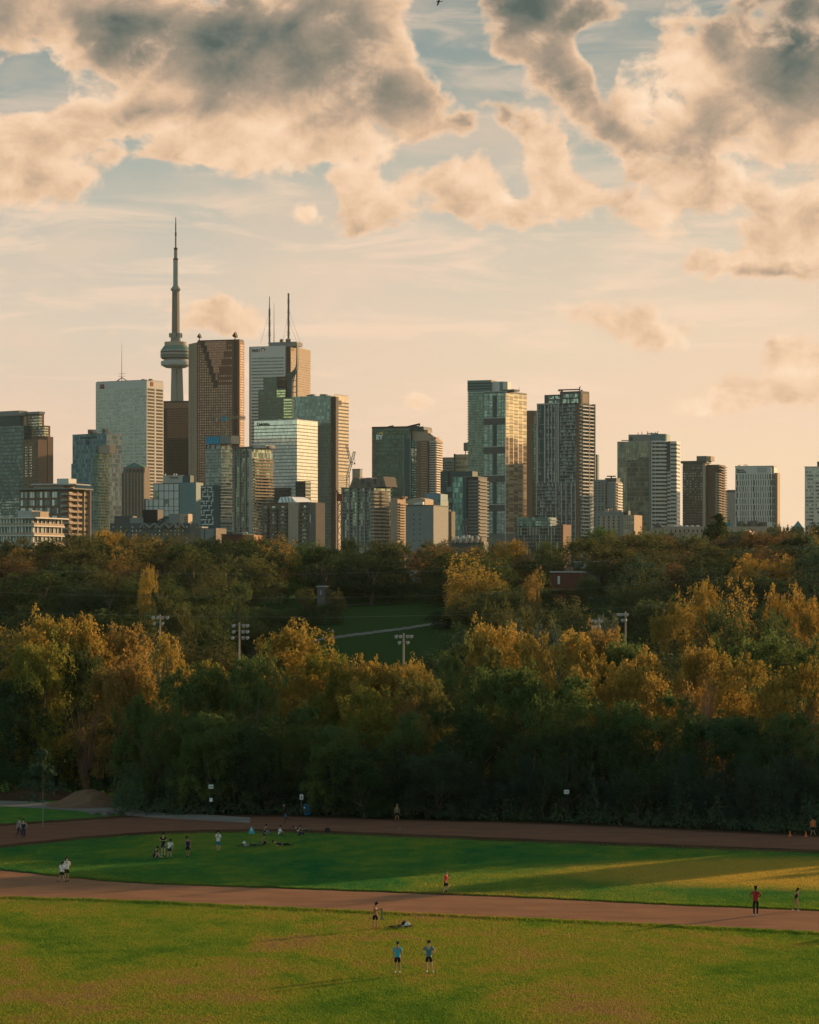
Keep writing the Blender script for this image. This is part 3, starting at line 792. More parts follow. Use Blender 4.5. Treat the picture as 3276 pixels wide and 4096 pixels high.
b.block('penthouse', b.X(1000), b.X(1052), 3, 14, b.Z(1793), b.Z(1780), M['concrete'])
b.bands(b.X(930), b.X(995), yr, b.Z(1830), b.Z(1800), b.w(14), .6, M['gdark'], right=False, bf=6, out=1.0)
roofbits(b, b.X(1000), b.X(1070), b.Z(1793), 4, 2.5, M['steel'], 6)

# ---- brutalist block with white tent roof
b = Bld('apartment_block', 'brown brutalist apartment block with a white tent structure on its roof', 1350, 1232, 36)
yr = b.Y(1283)
b.block('wall', b.X(1050), 0, 0, yr, 0, b.Z(2010), M['brown'])
b.block('pier', b.X(1162), b.X(1202), -1.8, 0, 0, b.Z(2008), M['tan'])
b.block('pier', b.X(1245,2), b.X(1279,2), -1.0, 6, 0, b.Z(2012), M['stone'])
b.block('window_slit', b.X(1256,2), b.X(1259,2), -1.2, -1.0, b.Z(2090), b.Z(2058), M['wht2'])
for (ua, ub) in ((1052,1078),(1086,1114),(1120,1156),(1206,1240)):
    for i in range(10):
        z = b.Z(2034+15.5*i)
        f = b.block('balcony', b.X(ua), b.X(ub), -1.4, 0, z-.35, z+.55, M['stone'])
        b.block('window', b.X(ua)+.5, b.X(ua)+(b.X(ub)-b.X(ua))*.55, -.12, 0, z+.6, z+1.4, M['gblind'], f)
tent = [(1121,2010),(1131,1986),(1163,1984),(1180,1990),(1196,2008),(1195,2010)]
m = MB(); A = [(b.X(u,4), b.Z(v)) for u, v in tent]
m.slabxz(A, 2, 14); m.build('tent_roof', paint('white_fabric', (.6,.62,.6), .8), b.e)
for u in (1136,1150,1163,1176): MB().slabxz([(b.X(u,4)-.2, b.Z(1985)+.1),(b.X(u,4)+.25,b.Z(1985)+.1),(b.X(u+6,4)+.2,b.Z(2009)),(b.X(u+6,4)-.3,b.Z(2009))], 1.75, 2).build('tent_rib', M['concrete'], b.e)
b.block('roof', b.X(1050)-.4, .4, -.5, yr+.3, b.Z(2010), b.Z(2008), M['stone'])
b.bands(0, 0, yr, b.Z(2160), b.Z(2030), b.w(15.5), .4, M['peach'], name='balcony', front=False, out=1.2, gap=1)

# ---- gabled condo
b = Bld('condo_tower', 'grey balconied condo with pointed gable roofs, left of the dark slanted-roof tower', 1700, 1496, 36)
yr = b.Y(1562)
b.block('wall', b.X(1370), 0, 0, yr, 0, b.Z(1952), M['gblind'])
b.bands(b.X(1370), 0, yr, b.Z(2170), b.Z(1956), b.w(14.4), .26, M['grey'], name='floor_slab', out=.9, gap=0)
b.posts([b.X(u) for u in (1372,1400,1432,1462,1486)], 0, b.Z(1952), M['grey'], .9, 1.1)
for i in range(14):
    z = b.Z(1972+14.4*i)
    m = MB(); m.box(b.X(1492), 2.2, -2.6, 4, z-.25, z+.8); m.box(0, 2.6, 4, yr*.7, z-.25, z+.8); m.build('balcony', M['tan'], b.e)
b.block('cornice', b.X(1368), .8, -1, yr+.5, b.Z(1952), b.Z(1948), M['stone'])
for (ua, um, uc_, v) in ((1398,1420,1450,1908),(1446,1472,1500,1910),(1500,1520,1540,1907)):
    xa, xm, xc = b.X(ua), b.X(um), b.X(uc_); m = MB()
    m.slabxz([(xa-.5,b.Z(1948)),(xc+.5,b.Z(1948)),(xm+2.0,b.Z(v)),(xm-2.0,b.Z(v))], .5, 12); g_=m.build('gable_roof', M['stone'], b.e)
    b.block('window', xm-1.2, xm+1.2, .3, .5, b.Z(1946), b.Z(1928), M['gdark'], g_)
b.block('penthouse', b.X(1425), b.X(1530), 4, 14, b.Z(1948), b.Z(1912), M['stone'])

b = Bld('apartment_block', 'narrow buff brick flats between the gabled condo and blank grey block', 1500, 1590, 22)
yr = b.Y(1623)
b.block('wall', b.X(1562), 0, 0, yr, 0, b.Z(1992), M['peach'])
b.block('penthouse', b.X(1562), b.X(1602), 3, 10, b.Z(1992), b.Z(1984), M['brown'])
b.bands(b.X(1566), -.3, yr, b.Z(2160), b.Z(2003), b.w(11), .62, M['gdark'], bf=3, gap=1.4, right=False)
b.bands(0, 0, yr, b.Z(2160), b.Z(2010), b.w(11), .45, M['peach'], name='balcony', front=False, out=1.4, gap=1)
m = MB(); m.tube([(b.X(1603),5,b.Z(1990)),(b.X(1603),5,b.Z(1946))], [.25,.15], 5); m.build('pole', M['steel'], b.e)

# ---- dark slanted roof tower with yellow beak letters
b = Bld('office_tower', 'dark green tower with slanted roof and white letters under a yellow beak', 2500, 1642, 18)
x0 = b.X(1488)
dg = glass('slant_dark', (.012,.04,.038), (.03,.065,.06), 1.5, 3.6, .12, .3, .2, lines=.16, linec=(.02,.045,.042), tilt=.015)
yr = 26
m = MB(); m.prism([(x0,0),(0,0),(0,yr),(x0,yr)], 0, b.Z(1712)); m.build('wall', dg, b.e)
MB().slabxz([(x0,b.Z(1712)),(b.X(1705,8),b.Z(1724)),(b.X(1702,8),b.Z(1706)),(x0,b.Z(1704))], 2, yr).build('slanted_roof', M['dteal'], b.e)
b.block('parapet', x0-.2, b.X(1640), -.2, 1.9, b.Z(1712), b.Z(1704.5), M['dark'])
b.bands(x0, b.X(1502), 5, b.Z(2000), b.Z(1720), b.w(10), .35, M['stone'], name='floor_slab', right=False, out=.5, gap=0)
b.block('wall', b.X(1615), 0, -.6, 0, 0, b.Z(1758), M['dteal'])
b.bands(b.X(1645), b.X(1668), 8, b.Z(2000), b.Z(1762), b.w(9.7), .5, M['gteal'], yf=-.1, right=False, bf=2, out=.2)
b.posts([b.X(1616), b.X(1642)], 0, b.Z(1735), M['teal'], .9, .8)
gst = M['peach']
b.block('penthouse', b.X(1643), b.X(1706), 4, 14, b.Z(1770), b.Z(1719), M['tan'])
b.block('penthouse', b.X(1644), b.X(1725,5), 3, 15, b.Z(1790), b.Z(1743), M['peach'])
b.block('wall', b.X(1668), b.X(1712), -1, 16, 0, b.Z(1764), M['brown'])
xr = b.X(1712)
xq = b.X(1746, 6)
b.block('wall', xr, xq, 3, 24, 0, b.Z(1773), M['brown'])
b.bands(xr, xq, 20, b.Z(1985), b.Z(1764), b.w(9.7), .42, M['wht2'], name='balcony', yf=3, out=1.5, gap=1.0)
b.bands(b.X(1685), xr, 8, b.Z(1985), b.Z(1768), b.w(9.7), .35, M['peach'], name='balcony', yf=-1, out=.6, right=False, gap=.6)
for (u0_, u1_, v) in ((1706,1752,1764),(1700,1744,1756),(1690,1735,1747)): b.block('terrace', b.X(u0_,5), b.X(u1_,5), 3.5, 20, b.Z(v+8), b.Z(v), M['peach'])
MB().tube([(b.X(1708,6),6,b.Z(1731)),(b.X(1744,6),6,b.Z(1756))], .9, 5).build('roof_brace', M['dteal'], b.e)
text_obj('EY', b.w(25), M['logow'], b.e, loc=(b.X(1505), -.4, b.Z(1755)), bold=.25)
MB().slabxz([(b.X(1508),b.Z(1733)),(b.X(1532),b.Z(1733)),(b.X(1532),b.Z(1724))], -.6, -.1).build('beak_mark', M['logoy'], b.e)
m = MB(); m.tube([(b.X(1625,8),8,b.Z(1706)),(b.X(1680,8),8,b.Z(1694))], .8, 5); m.tube([(b.X(1640,8),8,b.Z(1703)),(b.X(1672,8),8,b.Z(1704)),(b.X(1680,8),8,b.Z(1698))], .5, 5)
for k in range(6): m.tube([(b.X(1630+9*k,8),8,b.Z(1705)),(b.X(1632+9*k,8),8,b.Z(1705-2*k-3))], .3, 4)
m.tube([(b.X(1553,8),8,b.Z(1704)),(b.X(1574,8),8,b.Z(1700))], .7, 5)
m.build('roof_crane', M['dark'], b.e)

# ---- low buildings between
b = Bld('warehouse', 'blank grey-green windowless block with a few small windows above the treetops', 1250, 1734, 18)
b.block('wall', b.X(1623), 0, 0, 22, 0, b.Z(2022), M['grey'])
b.block('roof', b.X(1623)-.2, .3, -.3, 22.3, b.Z(2022), b.Z(2019.5), M['dgrey'])
for uu in (1655, 1680):
    for v in (2055,2075,2095,2115,2135,2160): b.block('window', b.X(uu)-.3, b.X(uu)+.35, -.08, 0, b.Z(v+4), b.Z(v), M['gdark'])
b = Bld('office_block', 'brown gridded old warehouse right of the blank grey block', 1300, 1806, 20)
b.block('wall', b.X(1735), 0, 0, b.Y(1821), 0, b.Z(2046), M['stone'])
b.bands(b.X(1738), -1.2, 10, b.Z(2170), b.Z(2058), b.w(19), .66, M['gdark'], bf=5, gap=1.0, right=False)
b.block('penthouse', b.X(1744), b.X(1770), 4, 10, b.Z(2046), b.Z(2036), M['tan'])
roofbits(b, b.X(1742), b.X(1800), b.Z(2046), 4, 2, M['tan'], 12)
b = Bld('low_building', 'low building with curved tan roof below the dark slanted-roof tower', 1700, 1695, 15)
m = MB(); m.slabxz([(b.X(1600),b.Z(2022)),(b.X(1700),b.Z(2022)),(b.X(1700),b.Z(1996)),(b.X(1680),b.Z(1990)),(b.X(1655),b.Z(1993)),(b.X(1625),b.Z(2002)),(b.X(1604),b.Z(2008))], 0, 20); m.build('curved_roof', M['tan'], b.e)
b.block('wall', b.X(1600), b.X(1700), 1, 19, 0, b.Z(2022), M['brown'])
MB().slabxz([(b.X(1662),b.Z(2019)),(b.X(1698),b.Z(2019)),(b.X(1698),b.Z(2008)),(b.X(1662),b.Z(2012))], -4, -.1).build('dormer', M['wht2'], b.e)
b = Bld('low_building', 'blue-grey slope-roofed building above the blank grey block', 1800, 1762, 15)
b.block('wall', b.X(1698), 0, 0, 20, 0, b.Z(2000), M['teal'])
b.bands(b.X(1700), -.5, 20, b.Z(2050), b.Z(2000), b.w(11), .5, M['gblind'], right=False, bf=7)
MB().slabxz([(b.X(1697),b.Z(2000)),(b.X(1763),b.Z(2000)),(b.X(1763),b.Z(1975)),(b.X(1700),b.Z(1972))], -.4, 18).build('roof', paint('blue_metal', (.10,.17,.20), .5), b.e)

b = Bld('office_block', 'pale grey flat-topped building behind the dark teal tower', 2600, 1815, 16)
b.block('wall', b.X(1741), 0, 0, 30, 0, b.Z(1829), M['grey'])
b.bands(b.X(1743), -.5, 30, b.Z(1990), b.Z(1845), b.w(11), .5, M['gteal'], right=False)
b = Bld('office_block', 'greenish glass building with rooftop tank just left of the paired condos', 2550, 1868, 16)
gg2 = glass('greenish_glass', (.18,.26,.19), (.28,.34,.25), 1.5, 3.8, .12, .5, .3, lines=.2, linec=(.2,.26,.2))
b.block('wall', b.X(1818), b.X(1880), 0, 28, 0, b.Z(1817), gg2)
b.block('corner_strip', b.X(1815), b.X(1822), -.3, 2, 0, b.Z(1815), M['dteal'])
m = MB(); m.lathe([(3.6,b.Z(1802)),(3.8,b.Z(1800)),(3.8,b.Z(1771)),(3.2,b.Z(1769))], 16, b.X(1862), 8); m.build('roof_tank', M['steel'], b.e)
m = MB(); 
for dx_ in (-2,2): m.box(b.X(1862)+dx_-.3, b.X(1862)+dx_+.3, 7, 8, b.Z(1817), b.Z(1800))
m.build('tank_leg', M['dark'], b.e)

b = Bld('office_tower', 'dark teal mid-rise with banded right half in front of the paired condos', 1900, 1866, 20)
x0 = b.X(1811)
b.block('wall', x0, 0, 0, 20, 0, b.Z(1909), glass('blue_teal_glass', (.05,.13,.14), (.12,.24,.24), 1.4, 3.6, .1, .4, .4, lines=.1, linec=(.03,.07,.07)))
b.block('wall', 0, b.X(1920,5), 2, 20, 0, b.Z(1910), M['dgrey'])
b.bands(.8, b.X(1919,2), 20, b.Z(2150), b.Z(1918), b.w(13.6), .28, M['grey'], name='floor_slab', yf=1.8, out=.5, gap=0)
b.block('corner_strip', b.X(1852), b.X(1866), -.3, 0, 0, b.Z(1908), M['dteal'])
b.block('roof_box', x0, b.X(1880), 5, 16, b.Z(1909), b.Z(1884), M['dteal'])
b.block('roof', x0-.2, b.X(1920,5)+.2, -.4, 20.2, b.Z(1909), b.Z(1906.5), M['grey'])
b = Bld('office_tower', 'narrow dark teal tower with two light glass boxes, left of banded mid-rise', 2000, 1811, 20)
b.block('wall', b.X(1762), 0, 0, 16, 0, b.Z(1884), M['dteal'])
for v in (1948, 1992): b.block('bay_window', b.X(1790), b.X(1808), -1.6, 0, b.Z(v+19), b.Z(v), M['teal'])
for uu in (1772, 1783):
    for v in (1925,1960,1995): b.block('window', b.X(uu), b.X(uu+4), -.1, 0, b.Z(v+3), b.Z(v), M['gblind'])
b.block('recess', b.X(1792), b.X(1800), -.2, 0, b.Z(1945), b.Z(1890), M['dark'])

# ---- paired tall condos
b = Bld('condo_tower', 'taller of the paired condos, with rounded balcony edges and louvred top', 2300, 1965, 18)
x0 = b.X(1873); yr = 30
gA = glass('balcony_teal', (.07,.12,.105), (.16,.21,.18), 1.4, 3.2, .2, .3, .35)
b.block('wall', x0, 0, 0, yr, 0, b.Z(1566), gA)
b.bands(x0-.4, 0, yr, b.Z(2120), b.Z(1568), b.w(10.3), .38, paint('balcony_teal_grey', (.15,.19,.17), .6), name='balcony', out=1.3, gap=0, right=False)
b.block('crown', x0-.5, 0, -.4, yr, b.Z(1566), b.Z(1522), M['teal'])
for v in (1532, 1543, 1554): b.block('louvre', x0-.6, .1, -.6, -.4, b.Z(v+3), b.Z(v-1), M['dark'])
MB().prism([(0,2),(9,2),(12,6),(12,16),(0,16)], b.Z(1570), b.Z(1526)).build('penthouse', M['wht2'], b.e)
b.block('window', 6.5, 9.2, 1.8, 3, b.Z(1566), b.Z(1528), M['teal'])
b.block('roof', x0-.7, .3, -.6, yr, b.Z(1522), b.Z(1520), M['peach'])

b = Bld('condo_tower', 'front of the paired condos, gridded teal face and golden reflecting right side', 2150, 2022, 30)
yr = b.Y(2107); x0 = b.X(1935)
gB = glass('grid_teal', (.13,.18,.165), (.20,.25,.225), 2.4, 3.1, .12, .3, .45, mull=.14, mullc=(.05,.08,.08))
gBs = glass('grid_gold', (.20,.14,.09), (.42,.32,.21), 7.5, 3.1, .2, .35, .5, mull=.10, mullc=(.17,.12,.075), tilt=.02, spec=.5)  # side panes carry the reflected sunset in their base tone
b.block('wall', x0, 0, 0, yr, 0, b.Z(1566), paint('condo_frame', (.10,.12,.11), .6))
ztop = b.Z(1571); p_ = b.w(13.35)
nf = 41; dk = {8,9,17,18,24,25,34,35}
dk = {7,8,16,17,25,26,33,34}
b.bands(x0+.3, 0, yr, b.Z(2135), ztop, p_, .84, gB, bf=5, gap=.5, right=False, skip={nf-1-i for i in ()})
n = max(1, int(round((ztop-b.Z(2135))/p_)))
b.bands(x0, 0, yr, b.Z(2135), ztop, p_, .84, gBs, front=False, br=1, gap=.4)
for (va, vb) in ((1672,1698),(1787,1813),(1902,1928),(2019,2044)):
    b.block('plant_floor', x0-.1, b.X(2021), -.35, 0, b.Z(vb), b.Z(va), M['dgrey'])
    b.block('ledge', x0-.15, .2, -.5, 0, b.Z(va)-.05, b.Z(va)+.5, M['concrete'])
b.block('dark_strip', b.X(1973), b.X(1986), -.3, 0, b.Z(2136), b.Z(1580), M['dteal'])
b.block('corner_trim', b.X(2021), .3, -.4, .3, 0, b.Z(1565), M['concrete'])
b.block('roof', x0-.2, .2, -.2, yr+.2, b.Z(1566), b.Z(1563), M['concrete'])
b.block('penthouse', b.X(1995), b.X(2044), 5, 14, b.Z(1563), b.Z(1556), M['dgrey'])
MB().tube([(b.X(2057),8,b.Z(1566)),(b.X(2057),8,b.Z(1548))], .12, 4).build('pole', M['steel'], b.e)
for i in range(4): b.block('rooftop_unit', .4-8-i*1.6, -7.4-i*1.6, 12, 13, b.Z(1564), b.Z(1564)+1.2, M['tan'])

b = Bld('condo_tower', 'brown slab with sunlit upper corner between the two tall condo towers', 2450, 2128, 20)
b.block('wall', b.X(2100), b.X(2130), 0, 22, 0, b.Z(1642), M['brown'])
b.block('wall', b.X(2130), b.X(2160), 0, 20, 0, b.Z(1695), gd)
b.block('wall', b.X(2130), b.X(2153), 2, 20, b.Z(1695), b.Z(1642), M['peach'])
b.block('window', b.X(2134), b.X(2139), 1.8, 2, b.Z(1662), b.Z(1645), M['brown'])
b.bands(b.X(2134), b.X(2158), 20, b.Z(2060), b.Z(1700), b.w(10), .4, M['gteal'], right=False, bf=2, gap=1)

# ---- dark crowned condo
b = Bld('condo_tower', 'grey balconied condo tower with dark two-storey crown and roof arm', 2050, 2322, 33)
yr = b.Y(2374); x0 = b.X(2152)
gC = glass('condo_blinds', (.07,.10,.095), (.30,.34,.30), 1.4, 3.0, .5, .05, .45, spec=.2, mull=.2, mullc=(.03,.04,.04))
b.block('wall', x0, 0, 0, yr, 0, b.Z(1613), gC)
b.block('roof', x0-.4, b.X(2242), -1.2, yr*.5, b.Z(1613), b.Z(1608), M['concrete'])
b.block('crown', b.X(2176), 0, .6, yr*.55, b.Z(1613), b.Z(1574), M['dgrey'])
for (ua, ub) in ((2193,2214),(2219,2240),(2254,2279),(2285,2315)):
    for (va, vb) in ((1580,1592),(1598,1610)): b.block('crown_window', b.X(ua), b.X(ub), .3, .6, b.Z(vb), b.Z(va), M['gblind'])
b.block('crown', b.X(2242), b.X(2326), -.8, yr*.6, b.Z(1616), b.Z(1564), M['dgrey'])
for (ua, ub) in ((2254,2280),(2285,2316)):
    for (va, vb) in ((1575,1589),(1595,1611)): b.block('crown_window', b.X(ua), b.X(ub), -1.1, -.8, b.Z(vb), b.Z(va), M['gblind'])
b.block('crown_window', b.X(2326)-.1, b.X(2326)+.2, 1, yr*.5, b.Z(1611), b.Z(1574), M['peach'])
pc = b.w(14.3)
b.bands(b.X(2242), 0, yr, b.Z(2150), b.Z(1620), pc, .26, M['grey'], name='balcony', out=1.5, gap=0, right=False)
b.bands(b.X(2242), 0, yr, b.Z(2150), b.Z(1616), pc, .34, M['wht2'], name='balcony', out=1.9, gap=1.0, br=2, front=False)
b.bands(x0, b.X(2242), yr, b.Z(2150), b.Z(1934), pc, .26, M['grey'], name='balcony', out=1.5, gap=0, right=False)
b.bands(x0, b.X(2242), yr, b.Z(1934), b.Z(1620), pc, .2, M['dgrey'], name='floor_slab', out=.5, gap=0, right=False)
b.posts([b.X(u) for u in (2153,2182,2236)], b.Z(1930), b.Z(1612), M['concrete'], 1.0, 1.3)
b.posts([b.X(u) for u in (2196,2209,2222,2228)], b.Z(1930), b.Z(1612), M['concrete'], .6, .9)
b.block('dark_strip', b.X(2166), b.X(2180), -.9, 0, b.Z(1928), b.Z(1615), M['dteal'])
b.block('dark_strip', b.X(2310), b.X(2322), -1.7, 0, 0, b.Z(1617), M['brown'])
for v in (1693, 1751, 1808, 1866, 1925): b.block('frame_bar', b.X(2152), b.X(2240), -1.35, 0, b.Z(v+1.4), b.Z(v), M['concrete'])
b.posts([b.X(u) for u in (2228,2250,2268,2290,2306)], 0, b.Z(1930), M['concrete'], .7, 1.7)
b.rposts([yr*.95], 0, b.Z(1930), b.Z(1612), M['concrete'], 1.0, 2.2)
m = MB(); zt = b.Z(1564)
m.tube([(b.X(2238),4,zt),(b.X(2236),4,b.Z(1556)),(b.X(2236),4,b.Z(1552))], [.7,.9,.5], 6)
m.tube([(b.X(2224),4,b.Z(1554.5)),(b.X(2310),4,b.Z(1556))], .55, 6); m.box(b.X(2224),b.X(2234),3,5,b.Z(1560),b.Z(1553))
m.tube([(b.X(2307),4,zt),(b.X(2307),4,b.Z(1546))], .4, 5); m.tube([(b.X(2307),4,b.Z(1546)),(b.X(2313),4,b.Z(1546))], .3, 5)
m.build('roof_arm', M['steel'], b.e)
roofbits(b, b.X(2290), b.X(2320), zt, 3, 1.8, M['steel'], 21)

b = Bld('condo_block', 'low glass condo block in front of the dark-crowned tower, above the treetops', 1400, 2245, 20)
x0 = b.X(2067); yr = b.Y(2277)
b.block('wall', x0, b.X(2238), 0, yr, 0, b.Z(2102), M['gblind'])
b.block('wall', b.X(2068,3), b.X(2200,3), 3, yr, b.Z(2102), b.Z(2068), M['gteal'])
b.bands(x0, b.X(2238), yr, b.Z(2190), b.Z(2103), b.w(14), .22, M['grey'], name='floor_slab', out=1.0, gap=0)
b.bands(b.X(2068,3), b.X(2200,3), yr, b.Z(2098), b.Z(2072), b.w(13), .22, M['grey'], name='floor_slab', yf=3, out=.8, gap=0)
b.posts([b.X(2067+12*i) for i in range(15)], 0, b.Z(2102), M['dgrey'], .35, .9)
b.block('wall', b.X(2238), 1, 0, yr, 0, b.Z(2098), M['brown'])
b.bands(b.X(2240), 0, yr, b.Z(2150), b.Z(2100), b.w(13), .35, M['gblind'], right=False, bf=3)

b = Bld('condo_tower', 'thin teal tower edge peeking right of the dark-crowned condo', 2700, 2390, 15)
b.block('wall', b.X(2366), 0, 0, 8, 0, b.Z(1818), M['dteal'])
b.bands(b.X(2374), -.4, 8, b.Z(2000), b.Z(1825), b.w(10), .5, M['gteal'], right=False, bf=2)
b = Bld('apartment_block', 'grey-green tower with sunlit peach right half beside the white banded tower', 1900, 2421, 20)
b.block('wall', b.X(2374), 0, 0, 18, 0, b.Z(1918), M['grey'])
b.bands(b.X(2376), -.6, 18, b.Z(2120), b.Z(1925), b.w(11), .5, M['gdark'], right=False, bf=3, gap=1)
b.block('wall', 0, b.X(2466,4), 3, 18, 0, b.Z(1926), M['grey'])
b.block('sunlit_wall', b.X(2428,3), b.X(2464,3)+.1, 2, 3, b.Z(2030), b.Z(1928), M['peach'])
b.bands(b.X(2430,3), b.X(2462,3), 18, b.Z(2030), b.Z(1932), b.w(11), .35, M['gdark'], yf=1.9, right=False, bf=4, gap=1.4)
b.bands(0, b.X(2466,4), 16, b.Z(2120), b.Z(1930), b.w(11), .4, M['wht2'], name='balcony', yf=3, front=False, out=1.2)
b.block('penthouse', b.X(2412), b.X(2464,4), 5, 14, b.Z(1926), b.Z(1911), M['dgrey'])
MB().tube([(b.X(2414),8,b.Z(1903)),(b.X(2450),8,b.Z(1904))], .4, 5).tube([(b.X(2432),8,b.Z(1911)),(b.X(2432),8,b.Z(1902))], .5, 5).build('roof_arm', M['dark'], b.e)
b = Bld('apartment_block', 'low grey building with buff right end below the white banded tower', 1300, 2489, 20)
b.block('wall', b.X(2382), 0, 0, 14, 0, b.Z(2048), M['grey'])
b.block('wall', 0, b.X(2536), .3, 14, 0, b.Z(2060), M['peach'])
b.bands(.8, b.X(2534), 14, b.Z(2150), b.Z(2064), b.w(11), .6, M['gblind'], yf=.3, bf=4, gap=.6, right=False)
b.bands(b.X(2386), -.5, 14, b.Z(2140), b.Z(2062), b.w(13), .4, M['gdark'], bf=5, gap=1.5, right=False)
b.block('penthouse', b.X(2494), b.X(2506), 3, 7, b.Z(2060), b.Z(2042), M['dgrey'])
roofbits(b, b.X(2395), b.X(2480), b.Z(2048), 4, 2, M['tan'], 30)

# ---- rounded white banded tower
b = Bld('office_tower', 'large tower with rounded top, teal glass left and white bands right', 2200, 2668, 15)
x0 = b.X(2469); yr = b.Y(2709)
gE = glass('soft_green_glass', (.15,.21,.18), (.20,.26,.23), 1.5, 3.8, .1, .5, .3, tilt=.01, lines=.08, linec=(.11,.16,.14))
gF = glass('reflecting_grid', (.05,.08,.08), (.11,.15,.14), 1.6, 3.8, .12, .4, .35, lines=.14, linec=(.09,.12,.11))
b.block('wall', x0, b.X(2600), 0, yr, 0, b.Z(1764), gE)
b.block('painted_reflection', b.X(2508), b.X(2598), -.5, 0, 0, b.Z(1838), gF)  # dark reflection on the green glass, drawn as a darker panel
b.block('painted_reflection', b.X(2556), b.X(2598), -.6, 0, b.Z(1838), b.Z(1826), gF)
b.block('edge_strip', b.X(2598), b.X(2604), -1.0, 0, 0, b.Z(1763), M['teal'])
arc = [(b.X(2604), 0)]
xa, xb = b.X(2604), b.X(2664)
for k in range(9):
    q = k/8*math.pi/2; arc.append((xa+(xb-xa)*(.55+.45*math.sin(q)), 6-6*math.cos(q)))
arc += [(xb, 18), (xa, 18)]
MB().prism(arc, 0, b.Z(1762)).build('rounded_wall', M['wht2'], b.e)
MB().prism(arc, b.Z(1762), b.Z(1735)).build('crown', M['teal'], b.e)
b.block('crown', b.X(2513), xa+.1, 1, 16, b.Z(1764), b.Z(1736), M['grey'])
b.block('crown_panel', b.X(2519), b.X(2529), .8, 1, b.Z(1762), b.Z(1748), M['dteal'])
me = None
def ring(z, h):
    m = MB(); o_ = [(p[0]*1.0, p[1]-.15) for p in arc[1:-2]]
    m2 = [(xa+(xb-xa)*.30, -.15)] + o_
    m2 += [(p[0], p[1]+1) for p in reversed(m2)]
    m.prism(m2, 0, h); m.box(xa+1, xa+3.2, -.15, 1, 0, h); return m.mesh('window_band', M['gdark'])
me = ring(0, b.w(15.5)*.5)
zt2 = b.Z(1765); k = 0
while zt2 - k*b.w(15.5) > b.Z(2110):
    link('window_band', me, b.e, (0,0,zt2-k*b.w(15.5)-b.w(11))); k += 1
xc = b.X(2709, 8)
b.block('wall', xb, xc, 5, 22, 0, b.Z(1764), M['wht2'])
b.block('recess', xb, xb+2.5, 4.7, 5, b.Z(1885), b.Z(1764), M['dgrey'])
b.bands(xb+2.5, xc, 20, b.Z(2100), b.Z(1770), b.w(15.5), .45, M['gdark'], yf=5, gap=.6, out=.2)
b.bands(xb, xb+2.6, 20, b.Z(2100), b.Z(1886), b.w(15.5), .45, M['gdark'], yf=5, gap=0, out=.2, right=False)
m = MB()
for i, u in enumerate((2545,2560,2582,2598,2615,2624)): m.tube([(b.X(u),8,b.Z(1736)),(b.X(u),8,b.Z(1726-(i%3)*2))], .25, 4)
m.tube([(b.X(2582),8,b.Z(1730)),(b.X(2624),8,b.Z(1731))], .35, 4); m.tube([(b.X(2483),3,b.Z(1759)),(b.X(2512),3,b.Z(1759))], .35, 4)
m.build('roof_equipment', M['steel'], b.e)

# ---- brown balconied tower
b = Bld('apartment_tower', 'dark brown balconied tower with block on its roof, left of the white slot-window tower', 2000, 2823, 20)
x0 = b.X(2731); yr = b.Y(2886, 0)
b.block('wall', x0, 0, 0, 10, 0, b.Z(1852), M['stone'])
b.block('wall', 0, b.X(2880,6), 4, 22, 0, b.Z(1858), M['brown'])
b.block('pier', b.X(2812), b.X(2823), -1.2, 0, 0, b.Z(1850), M['tan'])
b.block('pier', b.X(2868,8), b.X(2884,8), 3, 10, 0, b.Z(1890), M['tan'])
b.bands(x0, b.X(2811), 8, b.Z(2110), b.Z(1862), b.w(10.4), .32, M['dgrey'], name='balcony', out=1.4, gap=.0, right=False, xout=0)
b.bands(x0+.5, b.X(2811), 8, b.Z(2110), b.Z(1866), b.w(10.4), .45, M['gblind'], out=.1, bf=7, gap=1.1, right=False)
b.bands(b.X(2850), b.X(2881,6), 20, b.Z(2110), b.Z(1862), b.w(10.4), .35, M['stone'], name='balcony', yf=4, out=1.6, gap=0)
b.block('roof', x0-1.2, 1, -1.5, 12, b.Z(1852), b.Z(1843), M['dgrey'])
b.block('roof_box', b.X(2782), b.X(2826,3), 3, 12, b.Z(1843), b.Z(1823), M['stone'])
b.block('roof_box', b.X(2826,3), b.X(2843,3), 3, 14, b.Z(1843), b.Z(1824), M['peach'])
b.block('canopy', b.X(2850), b.X(2890,3), 2.2, 8, b.Z(1869), b.Z(1867), M['dgrey'])
b.block('canopy', b.X(2860), b.X(2897,3), 2.2, 8, b.Z(1884), b.Z(1882), M['dgrey'])
b = Bld('office_block', 'plain grey ribbed block between brown tower and white slot-window tower', 2400, 2941, 15)
b.block('wall', b.X(2884), b.X(2945), 0, 18, 0, b.Z(1970), M['grey'])
b.posts([b.X(2886+4*i) for i in range(14)], 0, b.Z(1970), M['concrete'], .5, .5, 'rib')
b.block('penthouse', b.X(2897), b.X(2944), 2, 14, b.Z(1970), b.Z(1959), M['dgrey'])

